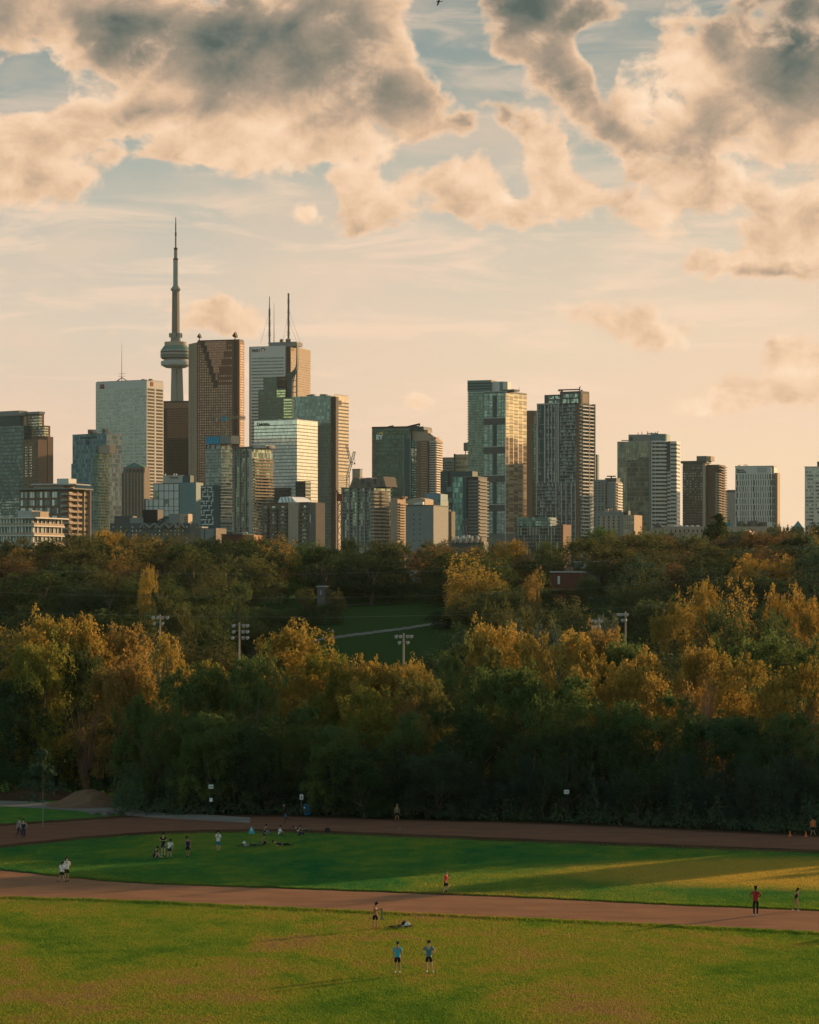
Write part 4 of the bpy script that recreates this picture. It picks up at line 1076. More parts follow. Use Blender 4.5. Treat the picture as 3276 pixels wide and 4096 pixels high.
# ---- white slot window tower
b = Bld('university_tower', 'white tower of narrow vertical slot windows with two-line lettering at its top', 2150, 3086, 17)
x0 = b.X(2941)
b.block('wall', x0, 0, 0, 18, 0, b.Z(1866), M['wht2'])
b.block('roof', x0-.2, b.X(3097,4), -.2, 18, b.Z(1866), b.Z(1862.5), M['concrete'])
b.block('wall', 0, b.X(3097,4), 3, 18, 0, b.Z(1867), M['white'])
b.block('wall', b.X(3097,4), b.X(3110,6), 6, 18, 0, b.Z(1890), M['peach'])
rr = random.Random(5)
grp = [2944, 2959, 2967, 2974, 2982, 2991, 3003, 3012, 3023, 3032, 3041, 3050, 3060, 3070, 3078]
for r in range(8):
    for i, u in enumerate(grp):
        uu = u + (r % 2)*2 + rr.uniform(-1, 1); w_ = b.w(5.5 if i in (0, 14) or (i == 7 and r > 0) else 2.6)
        b.block('window', b.X(uu), b.X(uu)+w_, -.12, .2, b.Z(1917+24.4*r), b.Z(1896+24.4*r+rr.uniform(-1,1)), M['gdark'])
    for k in range(3): b.block('window', b.X(3088.5+4*k,3), b.X(3090.5+4*k,3), 2.85, 3.1, b.Z(1917+24.4*r), b.Z(1896+24.4*r), M['gdark'])
b.block('louvre', b.X(3028), b.X(3068), -.15, 0, b.Z(1890), b.Z(1869), M['concrete'])
text_obj('Ryerson', b.w(9.5), M['logo'], b.e, loc=(b.X(2946), -.2, b.Z(1881)), bold=.05)
text_obj('University', b.w(9.5), M['logo'], b.e, loc=(b.X(2946), -.2, b.Z(1889.5)), bold=.05)
m = MB(); m.tube([(b.X(2948),4,b.Z(1862)),(b.X(2950),4,b.Z(1859)),(b.X(2958),4,b.Z(1858))], .25, 4); m.tube([(b.X(2970),4,b.Z(1858)),(b.X(2985),4,b.Z(1858)),(b.X(2986),4,b.Z(1862))], .25, 4); m.build('roof_davit', M['steel'], b.e)

# ---- right edge tower
b = Bld('apartment_tower', 'white banded tower cut by the right edge of the view', 2300, 3340, 10)
x0 = b.X(3219)
b.block('wall', x0, 0, 0, 20, 0, b.Z(1868), M['white'])
b.bands(x0+.4, -1, 20, b.Z(2100), b.Z(1880), b.w(15), .48, M['gblind'], bf=3, gap=1.2, right=False)
b.block('roof_box', b.X(3268), b.X(3310), 3, 12, b.Z(1868), b.Z(1845), M['dgrey'])
b.block('roof', x0-.3, .3, -.3, 20.2, b.Z(1868), b.Z(1865), M['concrete'])

# ---- long low beige buildings on the right
b = Bld('low_building', 'long low beige building with domed skylights below the brown balconied tower', 1150, 2820, 8)
b.block('wall', b.X(2576), b.X(2680), 0, 12, 0, b.Z(2123), M['tan'])
b.block('wall', b.X(2608), b.X(2860), 3, 16, 0, b.Z(2105), M['peach'])
b.bands(b.X(2640), b.X(2850), 16, b.Z(2135), b.Z(2110), b.w(24), .35, M['gdark'], yf=3, bf=12, gap=1.2, right=False)
b.bands(b.X(2600), b.X(2676), 12, b.Z(2150), b.Z(2130), b.w(20), .35, M['gdark'], bf=3, gap=2, right=False)
for u in (2700,2722,2744,2766,2788): 
    m = MB(); m.lathe([(b.w(8),b.Z(2105)),(b.w(7),b.Z(2102)),(b.w(4),b.Z(2100)),(.1,b.Z(2099))], 12, b.X(u), 6); m.build('skylight', M['wht2'], b.e)
m = MB(); m.prism([(b.X(2612),2),(b.X(2646),2),(b.X(2646),8),(b.X(2612),8)], b.Z(2105), b.Z(2088), [(b.X(2626),4.5),(b.X(2632),4.5),(b.X(2632),5.5),(b.X(2626),5.5)]); m.build('gable_roof', M['dgrey'], b.e)
b = Bld('low_building', 'low building with small teal pyramid skylight left of the university tower', 1250, 3010, 8)
b.block('wall', b.X(2880), b.X(3125), 0, 14, 0, b.Z(2106), M['tan'])
m = MB(); m.prism([(b.X(2898),1),(b.X(2930),1),(b.X(2930),6),(b.X(2898),6)], b.Z(2106), b.Z(2084), [(b.X(2913),3),(b.X(2915),3),(b.X(2915),4),(b.X(2913),4)]); m.build('pyramid_skylight', paint('teal_glass_roof', (.03,.16,.18), .3), b.e)
roofbits(b, b.X(2940), b.X(3110), b.Z(2106), 9, 3.2, M['stone'], 44)
b = Bld('low_building', 'dark flat-roofed box with bright reflecting roof edge behind the spruce', 900, 2975, 14)
b.block('wall', b.X(2908), 0, 0, 12, 0, b.Z(2126), M['stone'])
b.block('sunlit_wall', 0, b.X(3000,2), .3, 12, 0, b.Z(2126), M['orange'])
b.block('roof', b.X(2905), b.X(3001,2), -.3, 12.3, b.Z(2126), b.Z(2123.5), M['wht2'])
m = MB(); m.prism([(b.X(2970),3),(b.X(2996),3),(b.X(2996),7),(b.X(2970),7)], b.Z(2123), b.Z(2118), [(b.X(2974),4),(b.X(2990),4),(b.X(2990),5),(b.X(2974),5)]); m.build('skylight', paint('bright_metal', (.7,.65,.5), .2, .8), b.e)
b = Bld('church', 'tiny pyramid roof peeking over trees left of the right-edge tower', 1100, 3200, 10, cat='building')
b.block('wall', b.X(3165), b.X(3215), 0, 8, 0, b.Z(2110), M['stone'])
m = MB(); m.prism([(b.X(3170),0),(b.X(3212),0),(b.X(3212),6),(b.X(3170),6)], b.Z(2110), b.Z(2083), [(b.X(3190),3),(b.X(3192),3),(b.X(3192),4),(b.X(3190),4)]); m.build('pyramid_roof', M['teal'], b.e)

# ---- old stone tower with green pyramid cap
b = Bld('old_tower', 'old stone tower with green pyramid cap in front of the wide pale tower', 2900, 577, 16)
x0 = b.X(483); yr = 16
b.block('wall', x0, 0, 0, yr, 0, b.Z(1890), M['stone'])
b.block('wall', b.X(470), b.X(592,2), 2, yr, 0, b.Z(1995), M['stone'])
b.block('wall', b.X(492), b.X(580,2), 1.2, yr-1, b.Z(1890), b.Z(1868), M['stone'])
xs = (b.X(496), b.X(578,2))
m = MB(); m.prism([(xs[0],1.5),(xs[1],1.5),(xs[1],yr-2),(xs[0],yr-2)], b.Z(1868), b.Z(1849), [(xs[0]*.55+xs[1]*.45-2,6),(xs[0]*.45+xs[1]*.55-2,6),(xs[0]*.45+xs[1]*.55-2,8),(xs[0]*.55+xs[1]*.45-2,8)]); m.build('pyramid_roof', M['copper'], b.e)
b.posts([b.X(u) for u in (486,499,512,525,538,551,564,575)], 0, b.Z(1893), M['tan'], .8, .5)
for u in (505,520,535,550,565): b.block('arch_window', b.X(u)-.9, b.X(u)+.9, .9, 1.2, b.Z(1886), b.Z(1878), M['gdark'])
b.bands(x0+.5, -.5, yr, b.Z(2080), b.Z(1896), b.w(9.3), .5, M['gdark'], bf=12, gap=1.5, right=False, out=.1)
b.bands(b.X(472), b.X(482), yr, b.Z(2080), b.Z(2000), b.w(9.3), .5, M['gdark'], bf=2, gap=1.2, yf=2, right=False, out=.1)

# ---- panelled white grid building with rooftop lettering
b = Bld('office_block', 'white panelled grid building with a small lettered rooftop box', 2400, 716, 16)
b.block('wall', b.X(613), 0, 0, 18, 0, b.Z(1932), M['dteal'])
b.block('wall', b.X(583), b.X(613), 0, 18, 0, b.Z(1996), M['dteal'])
rows = [(1936,1962),(1965,1995),(1997,2024),(2026,2042),(2044,2064)]
cols_ = [(615,634),(637,655),(658,675),(677,694),(697,715)]
for (va, vb) in rows:
    for (ua, ub) in cols_:
        b.block('facade_panel', b.X(ua), b.X(ub), -.4, 0, b.Z(vb), b.Z(va), M['gblind'] if (ua+va) % 5 == 0 else M['white'])
for (va, vb) in rows[2:]:
    for (ua, ub) in ((584,594),(597,611)): b.block('facade_panel', b.X(ua), b.X(ub), -.4, 0, b.Z(vb), b.Z(va), M['white'])
b.block('wall', 0, b.X(790,4), .5, 18, 0, b.Z(1930), M['teal'])
pb = b.block('roof_box', b.X(647), b.X(725), 3, 12, b.Z(1932), b.Z(1900), M['concrete'])
text_obj('Dynamic', b.w(11), M['logo'], pb, loc=(b.X(678,3), 2.7, b.Z(1913)))
b.block('roof_box', b.X(725), b.X(755), 3.5, 12, b.Z(1932), b.Z(1901), M['dteal'])
for u in (652,687,696): MB().box(b.X(u),b.X(u)+.8,4,5,b.Z(1900),b.Z(1894)).build('vent', M['wht2'], b.e)

# ---- low dark roofs
b = Bld('low_building', 'dark low roofs and grey boxes below the white grid building', 1300, 700, 10)
b.block('wall', b.X(440), b.X(760), 0, 16, 0, b.Z(2092), M['dgrey'])
b.block('wall', b.X(567), b.X(626), 2, 12, b.Z(2092), b.Z(2038), M['dark'])
b.block('wall', b.X(517), b.X(570), 1, 9, b.Z(2092), b.Z(2070), M['grey'])
b.block('wall', b.X(672), b.X(716), 1.5, 9, b.Z(2092), b.Z(2055), M['grey'])
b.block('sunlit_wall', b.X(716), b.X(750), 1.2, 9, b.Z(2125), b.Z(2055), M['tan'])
b.block('wall', b.X(450), b.X(520), 3, 12, b.Z(2092), b.Z(2062), M['dgrey'])
for k in range(5): b.block('window', b.X(735), b.X(745), 1.0, 1.2, b.Z(2072+9*k), b.Z(2068+9*k), M['gdark'])
m = MB()
for (ua, ub) in ((560,600),(600,640),(640,680),(680,715),(715,740)):
    m.tube([(b.X(ua),-1,b.Z(2112)),(b.X((ua+ub)/2),-1,b.Z(2094))], .5, 4); m.tube([(b.X((ua+ub)/2),-1,b.Z(2094)),(b.X(ub),-1,b.Z(2112))], .5, 4)
m.build('roof_truss', M['grey'], b.e)
b.bands(b.X(445), b.X(755), 16, b.Z(2160), b.Z(2100), b.w(14), .4, M['gblind'], bf=20, gap=1.3, right=False)
roofbits(b, b.X(560), b.X(740), b.Z(2092), 6, 2.5, M['grey'], 17)
b = Bld('low_building', 'grey flat block with windows left of the red-brown low shed', 1000, 862, 14)
b.block('wall', b.X(760), b.X(864), 0, 12, 0, b.Z(2112), M['stone'])
b.block('wall', b.X(778), b.X(800), 2, 9, b.Z(2112), b.Z(2105), M['grey'])
b.bands(b.X(800), b.X(860), 12, b.Z(2160), b.Z(2116), b.w(14), .4, M['gblind'], bf=5, gap=1.5, right=False)
b = Bld('low_building', 'low red-brown shed with orange sunlit end and rooftop drum', 850, 970, 12)
b.block('wall', b.X(886), 0, 0, 10, 0, b.Z(2138), M['redb'])
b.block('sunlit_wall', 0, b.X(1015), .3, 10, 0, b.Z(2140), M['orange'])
b.block('roof', b.X(885), .3, -.2, 10, b.Z(2138), b.Z(2136), M['dgrey'])
m = MB(); m.lathe([(1.0,b.Z(2136)),(1.0,b.Z(2129)),(.6,b.Z(2126))], 12, b.X(965), 4); m.build('roof_drum', M['concrete'], b.e)
b.block('rooftop_unit', b.X(945), b.X(957), 3, 5, b.Z(2136), b.Z(2132), M['steel'])
b = Bld('substation', 'row of low sheds and silver pipes at the foot of the banded mid-rise', 900, 1925, 10, cat='building')
b.block('wall', b.X(1805), b.X(1935), 0, 10, 0, b.Z(2166), M['dgrey'])
for i in range(16):
    u = 1812+7.6*i; m = MB(); m.tube([(b.X(u),-1+(i%3),b.Z(2172)),(b.X(u),-1+(i%3),b.Z(2158-(i*7)%19))], .28+(i%3)*.12, 6); m.build('pipe', M['wht2'] if i%3 else M['orange'], b.e)

# ---- cranes
def lattice(m, A, B, w, n, r=.18):
    A, B = Vector(A), Vector(B); d = (B-A); L = d.length; d.normalize()
    a = Vector((0,1,0)); c = d.cross(a).normalized()
    for s1 in (-1,1):
        for s2 in (-1,1):
            o = a*s1*w/2 + c*s2*w/2; m.tube([A+o, B+o], r, 4)
    for i in range(n):
        p, q = A+d*L*i/n, A+d*L*(i+1)/n
        for s1 in (-1,1):
            s = 1 if i % 2 else -1
            m.tube([p+a*s1*w/2+c*s*w/2, q+a*s1*w/2-c*s*w/2], r*.8, 3)
            m.tube([p+c*s1*w/2+a*s*w/2, q+c*s1*w/2-a*s*w/2], r*.8, 3)
D = 1930
def P3(u, v, D, dy=0): return (PX(u, D+dy), D+dy, PZ(v, D+dy))
c0 = P3(901, 1745, D, 6)
e = empty('tower_crane', (c0[0], c0[1], c0[2]), 0, 'pale lattice crane rising from the maze-patterned tower, before the red-brown tower', 'crane')
def loc(u, v): p = P3(u, v, D, 6); return (p[0]-c0[0], 0, p[2]-c0[2])
m = MB(); lattice(m, (0,0,0), loc(898,1668), 2.2, 12, .28); m.build('mast', M['yel'], e)
m = MB(); lattice(m, loc(855,1666), loc(982,1672), 1.5, 26, .22); m.build('jib', M['yel'], e)
m = MB(); lattice(m, loc(898,1668), loc(895,1632), 1.3, 5, .24); m.build('apex', M['yel'], e)
m = MB(); 
for q in ((858,1664),(940,1668),(975,1670)): m.tube([loc(895,1632), loc(*q)], .12, 3)
m.build('stay_cable', M['steel'], e)
m = MB(); q = loc(857,1668); m.box(q[0]-1.5,q[0]+1.5,-1,1,q[2]-3,q[2]); m.build('counterweight', M['steel'], e)
q = loc(897,1668); MB().box(q[0]-1.6,q[0]+1.6,-1.4,1.4,q[2]-2.6,q[2]).build('cab', M['blue'], e)
D = 1800
c0 = P3(1392, 2110, D)
e = empty('tower_crane', (c0[0], c0[1], 15), 0, 'tan lattice crane with two raised booms right of the golden-sided tower', 'crane')
def loc(u, v): p = P3(u, v, D); return (p[0]-c0[0], 0, p[2]-15)
m = MB(); lattice(m, (0,0,0), loc(1392,1900), 1.8, 20, .2); m.build('mast', M['yel'], e)
m = MB(); lattice(m, loc(1390,1905), loc(1418,1806), 1.3, 14, .2); m.build('boom', M['yel'], e)
m = MB(); lattice(m, loc(1406,1860), loc(1386,1780), 1.1, 12, .18); m.build('boom', M['yel'], e)
m = MB(); m.tube([loc(1418,1806), loc(1418,1848)], .12, 3); q = loc(1418,1850); m.box(q[0]-.5,q[0]+.5,-.4,.4,q[2]-1.2,q[2]); m.build('hook', M['steel'], e)
D = 1600
c0 = P3(1358, 2130, D)
e = empty('tower_crane', (c0[0], c0[1], 15), 0, 'dark red lattice crane mast left of the gabled condo', 'crane')
m = MB(); lattice(m, (0,0,0), loc(1358,2010) if False else (0,0,PZ(2004,D)-15), 1.8, 16, .24); m.build('mast', M['redc'], e)
z_ = PZ(2004,D)-15
MB().box(-1.6,1.6,-1.2,1.2,z_,z_+4).build('cab', M['redc'], e)
m = MB(); lattice(m, (-.5,0,z_+4), (-2.2,0,PZ(1961,D)-15), 1.0, 8, .16); m.build('boom', M['redc'], e)
D = 1500
c0 = P3(1860, 2160, D)
e = empty('hoist_tower', (c0[0], c0[1], 15), 0, 'grey construction hoist tower in front of the banded mid-rise', 'hoist')
m = MB(); lattice(m, (0,0,0), (0,0,PZ(2074,D)-15), 1.8, 16, .22); m.build('mast', M['steel'], e)
MB().box(-1.6,2.0,-1.8,-1,PZ(2100,D)-15,PZ(2082,D)-15).build('cab', M['dgrey'], e)
# ================================================================== ground, track, paths
def grass_material():
    m, t, bs = mat_base('grass')
    pos = t.new('ShaderNodeNewGeometry').outputs['Position']
    ps = t.vmath('MULTIPLY', pos, (1, .55, 0))
    n1 = t.noise(ps, .07, 5, .6, .8); n2 = t.noise(ps, .5, 6, .65, .4); n3 = t.noise(pos, 7.0, 5, .7)
    x, y, z = t.sep(pos)
    c = t.ramp(t.math('ADD', t.math('MULTIPLY_ADD', n1, 1.0, -.25), t.math('MULTIPLY_ADD', n2, .55, -.02)), [(.30, (.060,.120,.018)), (.42, (.105,.155,.022)), (.52, (.145,.165,.026)), (.60, (.185,.160,.034)), (.68, (.20,.145,.052)), (.8, (.20,.13,.055))])
    # the mown field beyond the near track is an even, deeper green
    far = t.rng(y, 194, 214)
    c2 = t.ramp(t.math('ADD', t.math('MULTIPLY', n1, .5), t.math('MULTIPLY', n2, .5)), [(.30, (.012,.10,.030)), (.5, (.055,.14,.026)), (.65, (.13,.17,.026)), (.8, (.20,.17,.028))])

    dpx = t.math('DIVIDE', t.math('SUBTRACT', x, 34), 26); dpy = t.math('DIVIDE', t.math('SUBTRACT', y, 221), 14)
    sun_patch = t.rng(t.math('ADD', t.math('ADD', t.math('MULTIPLY', dpx, dpx), t.math('MULTIPLY', dpy, dpy)), t.math('MULTIPLY_ADD', n2, 1.2, -.6)), 1.1, .3)  # sunlit part of the infield put into the grass colour
    c2 = t.mix(t.math('MULTIPLY', sun_patch, .8), c2, C4((.34,.22,.04)))
    c = t.mix(far, c, c2)
    hill = t.rng(y, 330, 400)
    c = t.mix(hill, c, C4((.030,.060,.018)))
    c = t.vmath('SCALE', c, scale=t.rng(n3, .2, .8, .75, 1.25, False))
    t.con(c, bs.inputs['Base Color']); bs.inputs['Roughness'].default_value = 1; bs.inputs['Specular IOR Level'].default_value = 0
    b = t.new('ShaderNodeBump'); b.inputs['Strength'].default_value = .8; b.inputs['Distance'].default_value = .12
    t.con(t.math('ADD', t.noise(pos, 5.0, 5, .7), t.math('MULTIPLY', n2, 1.2)), b.inputs['Height']); t.con(b.outputs[0], bs.inputs['Normal'])
    return m
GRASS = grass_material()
xs = sorted(set([-26000,-12000,-6000,-3000,-1500,-900,-600,-450,-350,-280] + list(range(-240, 241, 8)) + [280,350,450,600,900,1500,3000,6000,12000,26000]))
ys = sorted(set([-3000,-400,-60,0] + list(range(4, 140, 6)) + list(range(145, 300, 20)) + list(range(300, 345, 5)) + list(range(350, 740, 8)) + [760,800,900,1100,1500,2200,3500,6000,12000,24000,50000]))
X, Y_ = len(xs), len(ys)
v = [(x, y, ground_h(x, y)) for y in ys for x in xs]
f = [(j*X+i, j*X+i+1, (j+1)*X+i+1, (j+1)*X+i) for j in range(Y_-1) for i in range(X-1)]
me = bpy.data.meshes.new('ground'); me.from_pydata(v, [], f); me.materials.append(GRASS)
me.polygons.foreach_set('use_smooth', [True]*len(f))
tag(link('ground', me), kind='structure')

def interp(tab, u):
    if u <= tab[0][0]: a, b = tab[0], tab[1]
    elif u >= tab[-1][0]: a, b = tab[-2], tab[-1]
    else:
        for i in range(len(tab)-1):
            if tab[i][0] <= u <= tab[i+1][0]: a, b = tab[i], tab[i+1]; break
    k = (u-a[0])/(b[0]-a[0]); return a[1]+(b[1]-a[1])*k
def gy(v): return CH*F/(v-HV)
def smooth_tab(tab, n=90, u0=None, u1=None, wig=0, seed=0):
    """photo-row table turned into ground points"""
    rr = random.Random(seed); out = []
    u0 = tab[0][0] if u0 is None else u0; u1 = tab[-1][0] if u1 is None else u1
    for i in range(n+1):
        u = u0+(u1-u0)*i/n
        vv = sum(interp(tab, u+d) for d in (-120,-60,0,60,120))/5 + rr.uniform(-wig, wig)
        Y = gy(vv); out.append((PX(u, Y), Y))
    return out
def ribbon(name, up, lo, z, mat, kind='structure', z2=None):
    n = len(up); v = [(p[0],p[1],z) for p in up] + [(p[0],p[1],z) for p in lo]
    m = bpy.data.meshes.new(name); m.from_pydata(v, [], [(n+i, n+i+1, i+1, i) for i in range(n-1)]); m.materials.append(mat)
    return tag(link(name, m), kind=kind)
def dirt(name, c1, c2, sc=.35):
    m, t, bs = mat_base(name)
    pos = t.new('ShaderNodeNewGeometry').outputs['Position']
    n1 = t.noise(t.vmath('MULTIPLY', pos, (.6,1.2,0)), sc, 5, .6, .5); n2 = t.noise(pos, 14, 4, .75)
    c = t.mix(t.rng(n1, .35, .65), C4(c1), C4(c2)); c = t.vmath('SCALE', c, scale=t.rng(n2, .2, .8, .6, 1.4, False))
    t.con(c, bs.inputs['Base Color']); bs.inputs['Roughness'].default_value = 1; bs.inputs['Specular IOR Level'].default_value = 0
    b = t.new('ShaderNodeBump'); b.inputs['Strength'].default_value = .5; b.inputs['Distance'].default_value = .03
    t.con(n2, b.inputs['Height']); t.con(b.outputs[0], bs.inputs['Normal'])
    return m
CIN = dirt('cinder_track', (.25,.132,.074), (.20,.105,.062))
CIN2 = dirt('cinder_track_far', (.165,.082,.050), (.135,.068,.043))
GRV = dirt('grey_gravel', (.15,.14,.12), (.20,.185,.155))
SOIL = dirt('bare_soil', (.050,.030,.018), (.075,.045,.026))
n_up = [(-300,3462),(0,3480),(255,3512),(574,3538),(1100,3554),(1592,3573),(2200,3597),(2680,3622),(3276,3645),(3600,3662)]
n_lo = [(-300,3578),(0,3585),(500,3600),(1100,3627),(2200,3676),(3276,3729),(3600,3748)]
f_up = [(-300,3322),(0,3305),(300,3284),(510,3270),(1100,3267),(2200,3298),(3276,3349),(3600,3366)]
f_lo = [(-300,3402),(0,3382),(383,3340),(700,3321),(1100,3315),(2200,3359),(3276,3400),(3600,3414)]
near_up, near_lo = smooth_tab(n_up, 120, wig=1.2, seed=1), smooth_tab(n_lo, 120, wig=1.6, seed=2)
far_up, far_lo = smooth_tab(f_up, 120, wig=.8, seed=3), smooth_tab(f_lo, 120, wig=.8, seed=4)
# worn soil shoulders under the track edges
ribbon('bare_ground', [(x, y+1.2) for x, y in near_up], [(x, y-1.1) for x, y in near_lo], .006, SOIL)
ribbon('bare_ground', [(x, y+3.0) for x, y in far_up], [(x, y-3.6) for x, y in far_lo], .006, SOIL)
ribbon('running_track', near_up, near_lo, .012, CIN)
ribbon('running_track', far_up, far_lo, .012, CIN2)
# grey gravel path at the left that runs into the far track
p_up = [(-300,3198),(0,3202),(300,3214),(600,3240),(850,3262),(1000,3270)]
p_lo = [(-300,3216),(0,3224),(250,3240),(450,3256),(560,3268),(1000,3292)]
ribbon('path', smooth_tab(p_up, 40), smooth_tab(p_lo, 40), .018, GRV)
# pale path climbing the far hillside
def hill_path(pts, w, name='path'):
    P = []
    for i in range(len(pts)-1):
        for k in range(12):
            a = k/12; P.append((pts[i][0]*(1-a)+pts[i+1][0]*a, pts[i][1]*(1-a)+pts[i+1][1]*a))
    P.append(pts[-1]); v = []
    for (u, vv) in P:
        g = ground_at(u, vv)
        for s in (-w, w): v.append((g.x, g.y+s, ground_h(g.x, g.y+s)+.12))
    m = bpy.data.meshes.new(name); m.from_pydata(v, [], [(2*i, 2*i+2, 2*i+3, 2*i+1) for i in range(len(P)-1)]); m.materials.append(GRV)
    tag(link(name, m), kind='structure')
hill_path([(700,2652),(860,2632),(1010,2604),(1180,2580),(1310,2556),(1500,2532),(1650,2512),(1760,2494),(1850,2480)], 1.7)
hill_path([(1230,2432),(1330,2424),(1450,2420),(1560,2416)], .8)

# soil mound and scattered stones by the left path
def mound(name, u, v, w, d, h, mat, label, seed):
    g = ground_at(u, v); rr = random.Random(seed); n = 14; vv = []; ff = []
    for j in range(n+1):
        for i in range(n+1):
            a, c = i/n*2-1, j/n*2-1; r = min(1, math.hypot(a, c))
            vv.append((a*w, c*d, h*(math.cos(r*math.pi)*.5+.5)*(1+rr.uniform(-.12,.12)) - .02))
    for j in range(n):
        for i in range(n): k = j*(n+1)+i; ff.append((k,k+1,k+n+2,k+n+1))
    me = bpy.data.meshes.new(name); me.from_pydata(vv, [], ff); me.materials.append(mat)
    o = link(name, me, None, g); tag(o, label, 'mound')
CHIP = dirt('wood_chips', (.17,.10,.06), (.13,.085,.055), 1.2)
mound('chip_pile', 352, 3218, 4.6, 6, 1.5, CHIP, 'brown wood chip pile at the left end of the tree line beside the gravel path', 2)
mound('chip_pile', 150, 3190, 7.5, 6, .9, SOIL, 'low dark soil mound behind the young tree on the left', 3)
rr = random.Random(11)
m = MB()
for i in range(13):
    u = 372+i*11.5+rr.uniform(-4,4); g = ground_at(u, 3258+rr.uniform(-3,5))
    s = rr.uniform(.18,.42); m.lathe([(s*.9,g.z-.05),(s,g.z+s*.4),(s*.6,g.z+s*.8),(s*.1,g.z+s*.9)], 7, g.x, g.y)
tag(m.build('stones', M['stone']), kind='stuff')
tag(COL.objects['stones'], 'line of small dark stones along the gravel path', 'stones')

# grass blades on the near field and the infield
def blades(name, n, sampler, h0, h1, mat, seed, w=.028):
    r = np.random.default_rng(seed)
    P = sampler(r, n); n = len(P)
    a = r.uniform(0, 2*np.pi, n); h = r.uniform(h0, h1, n); ln = r.uniform(-.5, .5, (n,2))*h[:,None]*.9
    dx = np.cos(a)*w; dy = np.sin(a)*w
    v = np.empty((n,3,3))
    v[:,0,0] = P[:,0]-dx; v[:,0,1] = P[:,1]-dy; v[:,0,2] = 0
    v[:,1,0] = P[:,0]+dx; v[:,1,1] = P[:,1]+dy; v[:,1,2] = 0
    v[:,2,0] = P[:,0]+ln[:,0]; v[:,2,1] = P[:,1]+ln[:,1]; v[:,2,2] = h
    me = bpy.data.meshes.new(name); me.vertices.add(n*3); me.vertices.foreach_set('co', v.reshape(-1))
    me.loops.add(n*3); me.loops.foreach_set('vertex_index', np.arange(n*3, dtype=np.int32))
    me.polygons.add(n); me.polygons.foreach_set('loop_start', np.arange(0, n*3, 3, dtype=np.int32))
    me.materials.append(mat); me.update(calc_edges=True)
    o = link(name, me); tag(o, kind='stuff'); return o
def blade_mat():
    m, t, bs = mat_base('grass_blade')
    pos = t.new('ShaderNodeNewGeometry').outputs['Position']; x, y, z = t.sep(pos)
    ps = t.vmath('MULTIPLY', pos, (1, .55, 0))
    n1 = t.noise(ps, .07, 5, .6, .8); n2 = t.noise(ps, .5, 6, .65, .4)
    q = t.math('ADD', t.math('MULTIPLY_ADD', n1, 1.0, -.25), t.math('MULTIPLY_ADD', n2, .55, -.02))
    c = t.ramp(q, [(.30, (.065,.135,.014)), (.42, (.115,.175,.018)), (.52, (.165,.185,.022)), (.60, (.205,.175,.032)), (.68, (.22,.155,.052)), (.8, (.21,.14,.055))])

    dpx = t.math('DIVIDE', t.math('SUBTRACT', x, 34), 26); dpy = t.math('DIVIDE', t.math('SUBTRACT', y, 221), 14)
    sun_patch = t.rng(t.math('ADD', t.math('ADD', t.math('MULTIPLY', dpx, dpx), t.math('MULTIPLY', dpy, dpy)), t.math('MULTIPLY_ADD', n2, 1.2, -.6)), 1.1, .3)  # same pool of sunlight tinted into the blades
    c = t.mix(t.rng(y, 194, 214), c, t.mix(t.math('MULTIPLY', sun_patch, .8), t.ramp(q, [(.30, (.016,.105,.034)), (.5, (.068,.145,.030)), (.65, (.15,.18,.028)), (.8, (.22,.18,.03))]), C4((.40,.26,.045))))
    c = t.vmath('SCALE', c, scale=t.rng(t.noise(pos, 3.0, 4, .7), .25, .75, .84, 1.16, False))
    tr = t.new('ShaderNodeBsdfTranslucent'); t.con(c, tr.inputs['Color']); df = t.new('ShaderNodeBsdfDiffuse'); t.con(c, df.inputs['Color'])
    mx = t.new('ShaderNodeMixShader'); mx.inputs[0].default_value = .45; t.con(df.outputs[0], mx.inputs[1]); t.con(tr.outputs[0], mx.inputs[2])
    out = [n for n in t.n if n.type == 'OUTPUT_MATERIAL'][0]; t.con(mx.outputs[0], out.inputs['Surface'])
    return m
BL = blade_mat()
def near_s(r, n):
    Y = r.uniform(141, 206, n); x = r.uniform(-.152, .152, n)*Y
    nl = np.array(near_lo); lim = np.interp(x, nl[:,0], nl[:,1])
    k = Y < lim - .5 + r.normal(0, .45, n); return np.stack([x[k], Y[k]], 1)
def in_s(r, n):
    Y = r.uniform(192, 262, n); x = r.uniform(-.152, .152, n)*Y
    nu = np.array(near_up); fl = np.array(far_lo)
    k = (Y > np.interp(x, nu[:,0], nu[:,1]) + .4 + r.normal(0, .35, n)) & (Y < np.interp(x, fl[:,0], fl[:,1]) - 2.8 + r.normal(0, .6, n))
    return np.stack([x[k], Y[k]], 1)
tag(blades('grass', 520000, near_s, .02, .085, BL, 1), 'rough mown grass with parched patches in the foreground', 'grass')
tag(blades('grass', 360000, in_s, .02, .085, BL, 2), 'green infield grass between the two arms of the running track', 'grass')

def edge_s(tab, side, off, spread):
    def f_(r, n):
        q = np.array(tab); x = r.uniform(q[0,0], q[-1,0], n); y = np.interp(x, q[:,0], q[:,1])
        return np.stack([x, y + side*(off + np.abs(r.normal(0, spread, n)))], 1)
    return f_
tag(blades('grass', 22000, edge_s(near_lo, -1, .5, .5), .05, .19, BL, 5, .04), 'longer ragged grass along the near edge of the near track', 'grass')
tag(blades('grass', 18000, edge_s(near_up, 1, .5, .5), .05, .18, BL, 6, .04), 'longer ragged grass along the infield edge of the near track', 'grass')
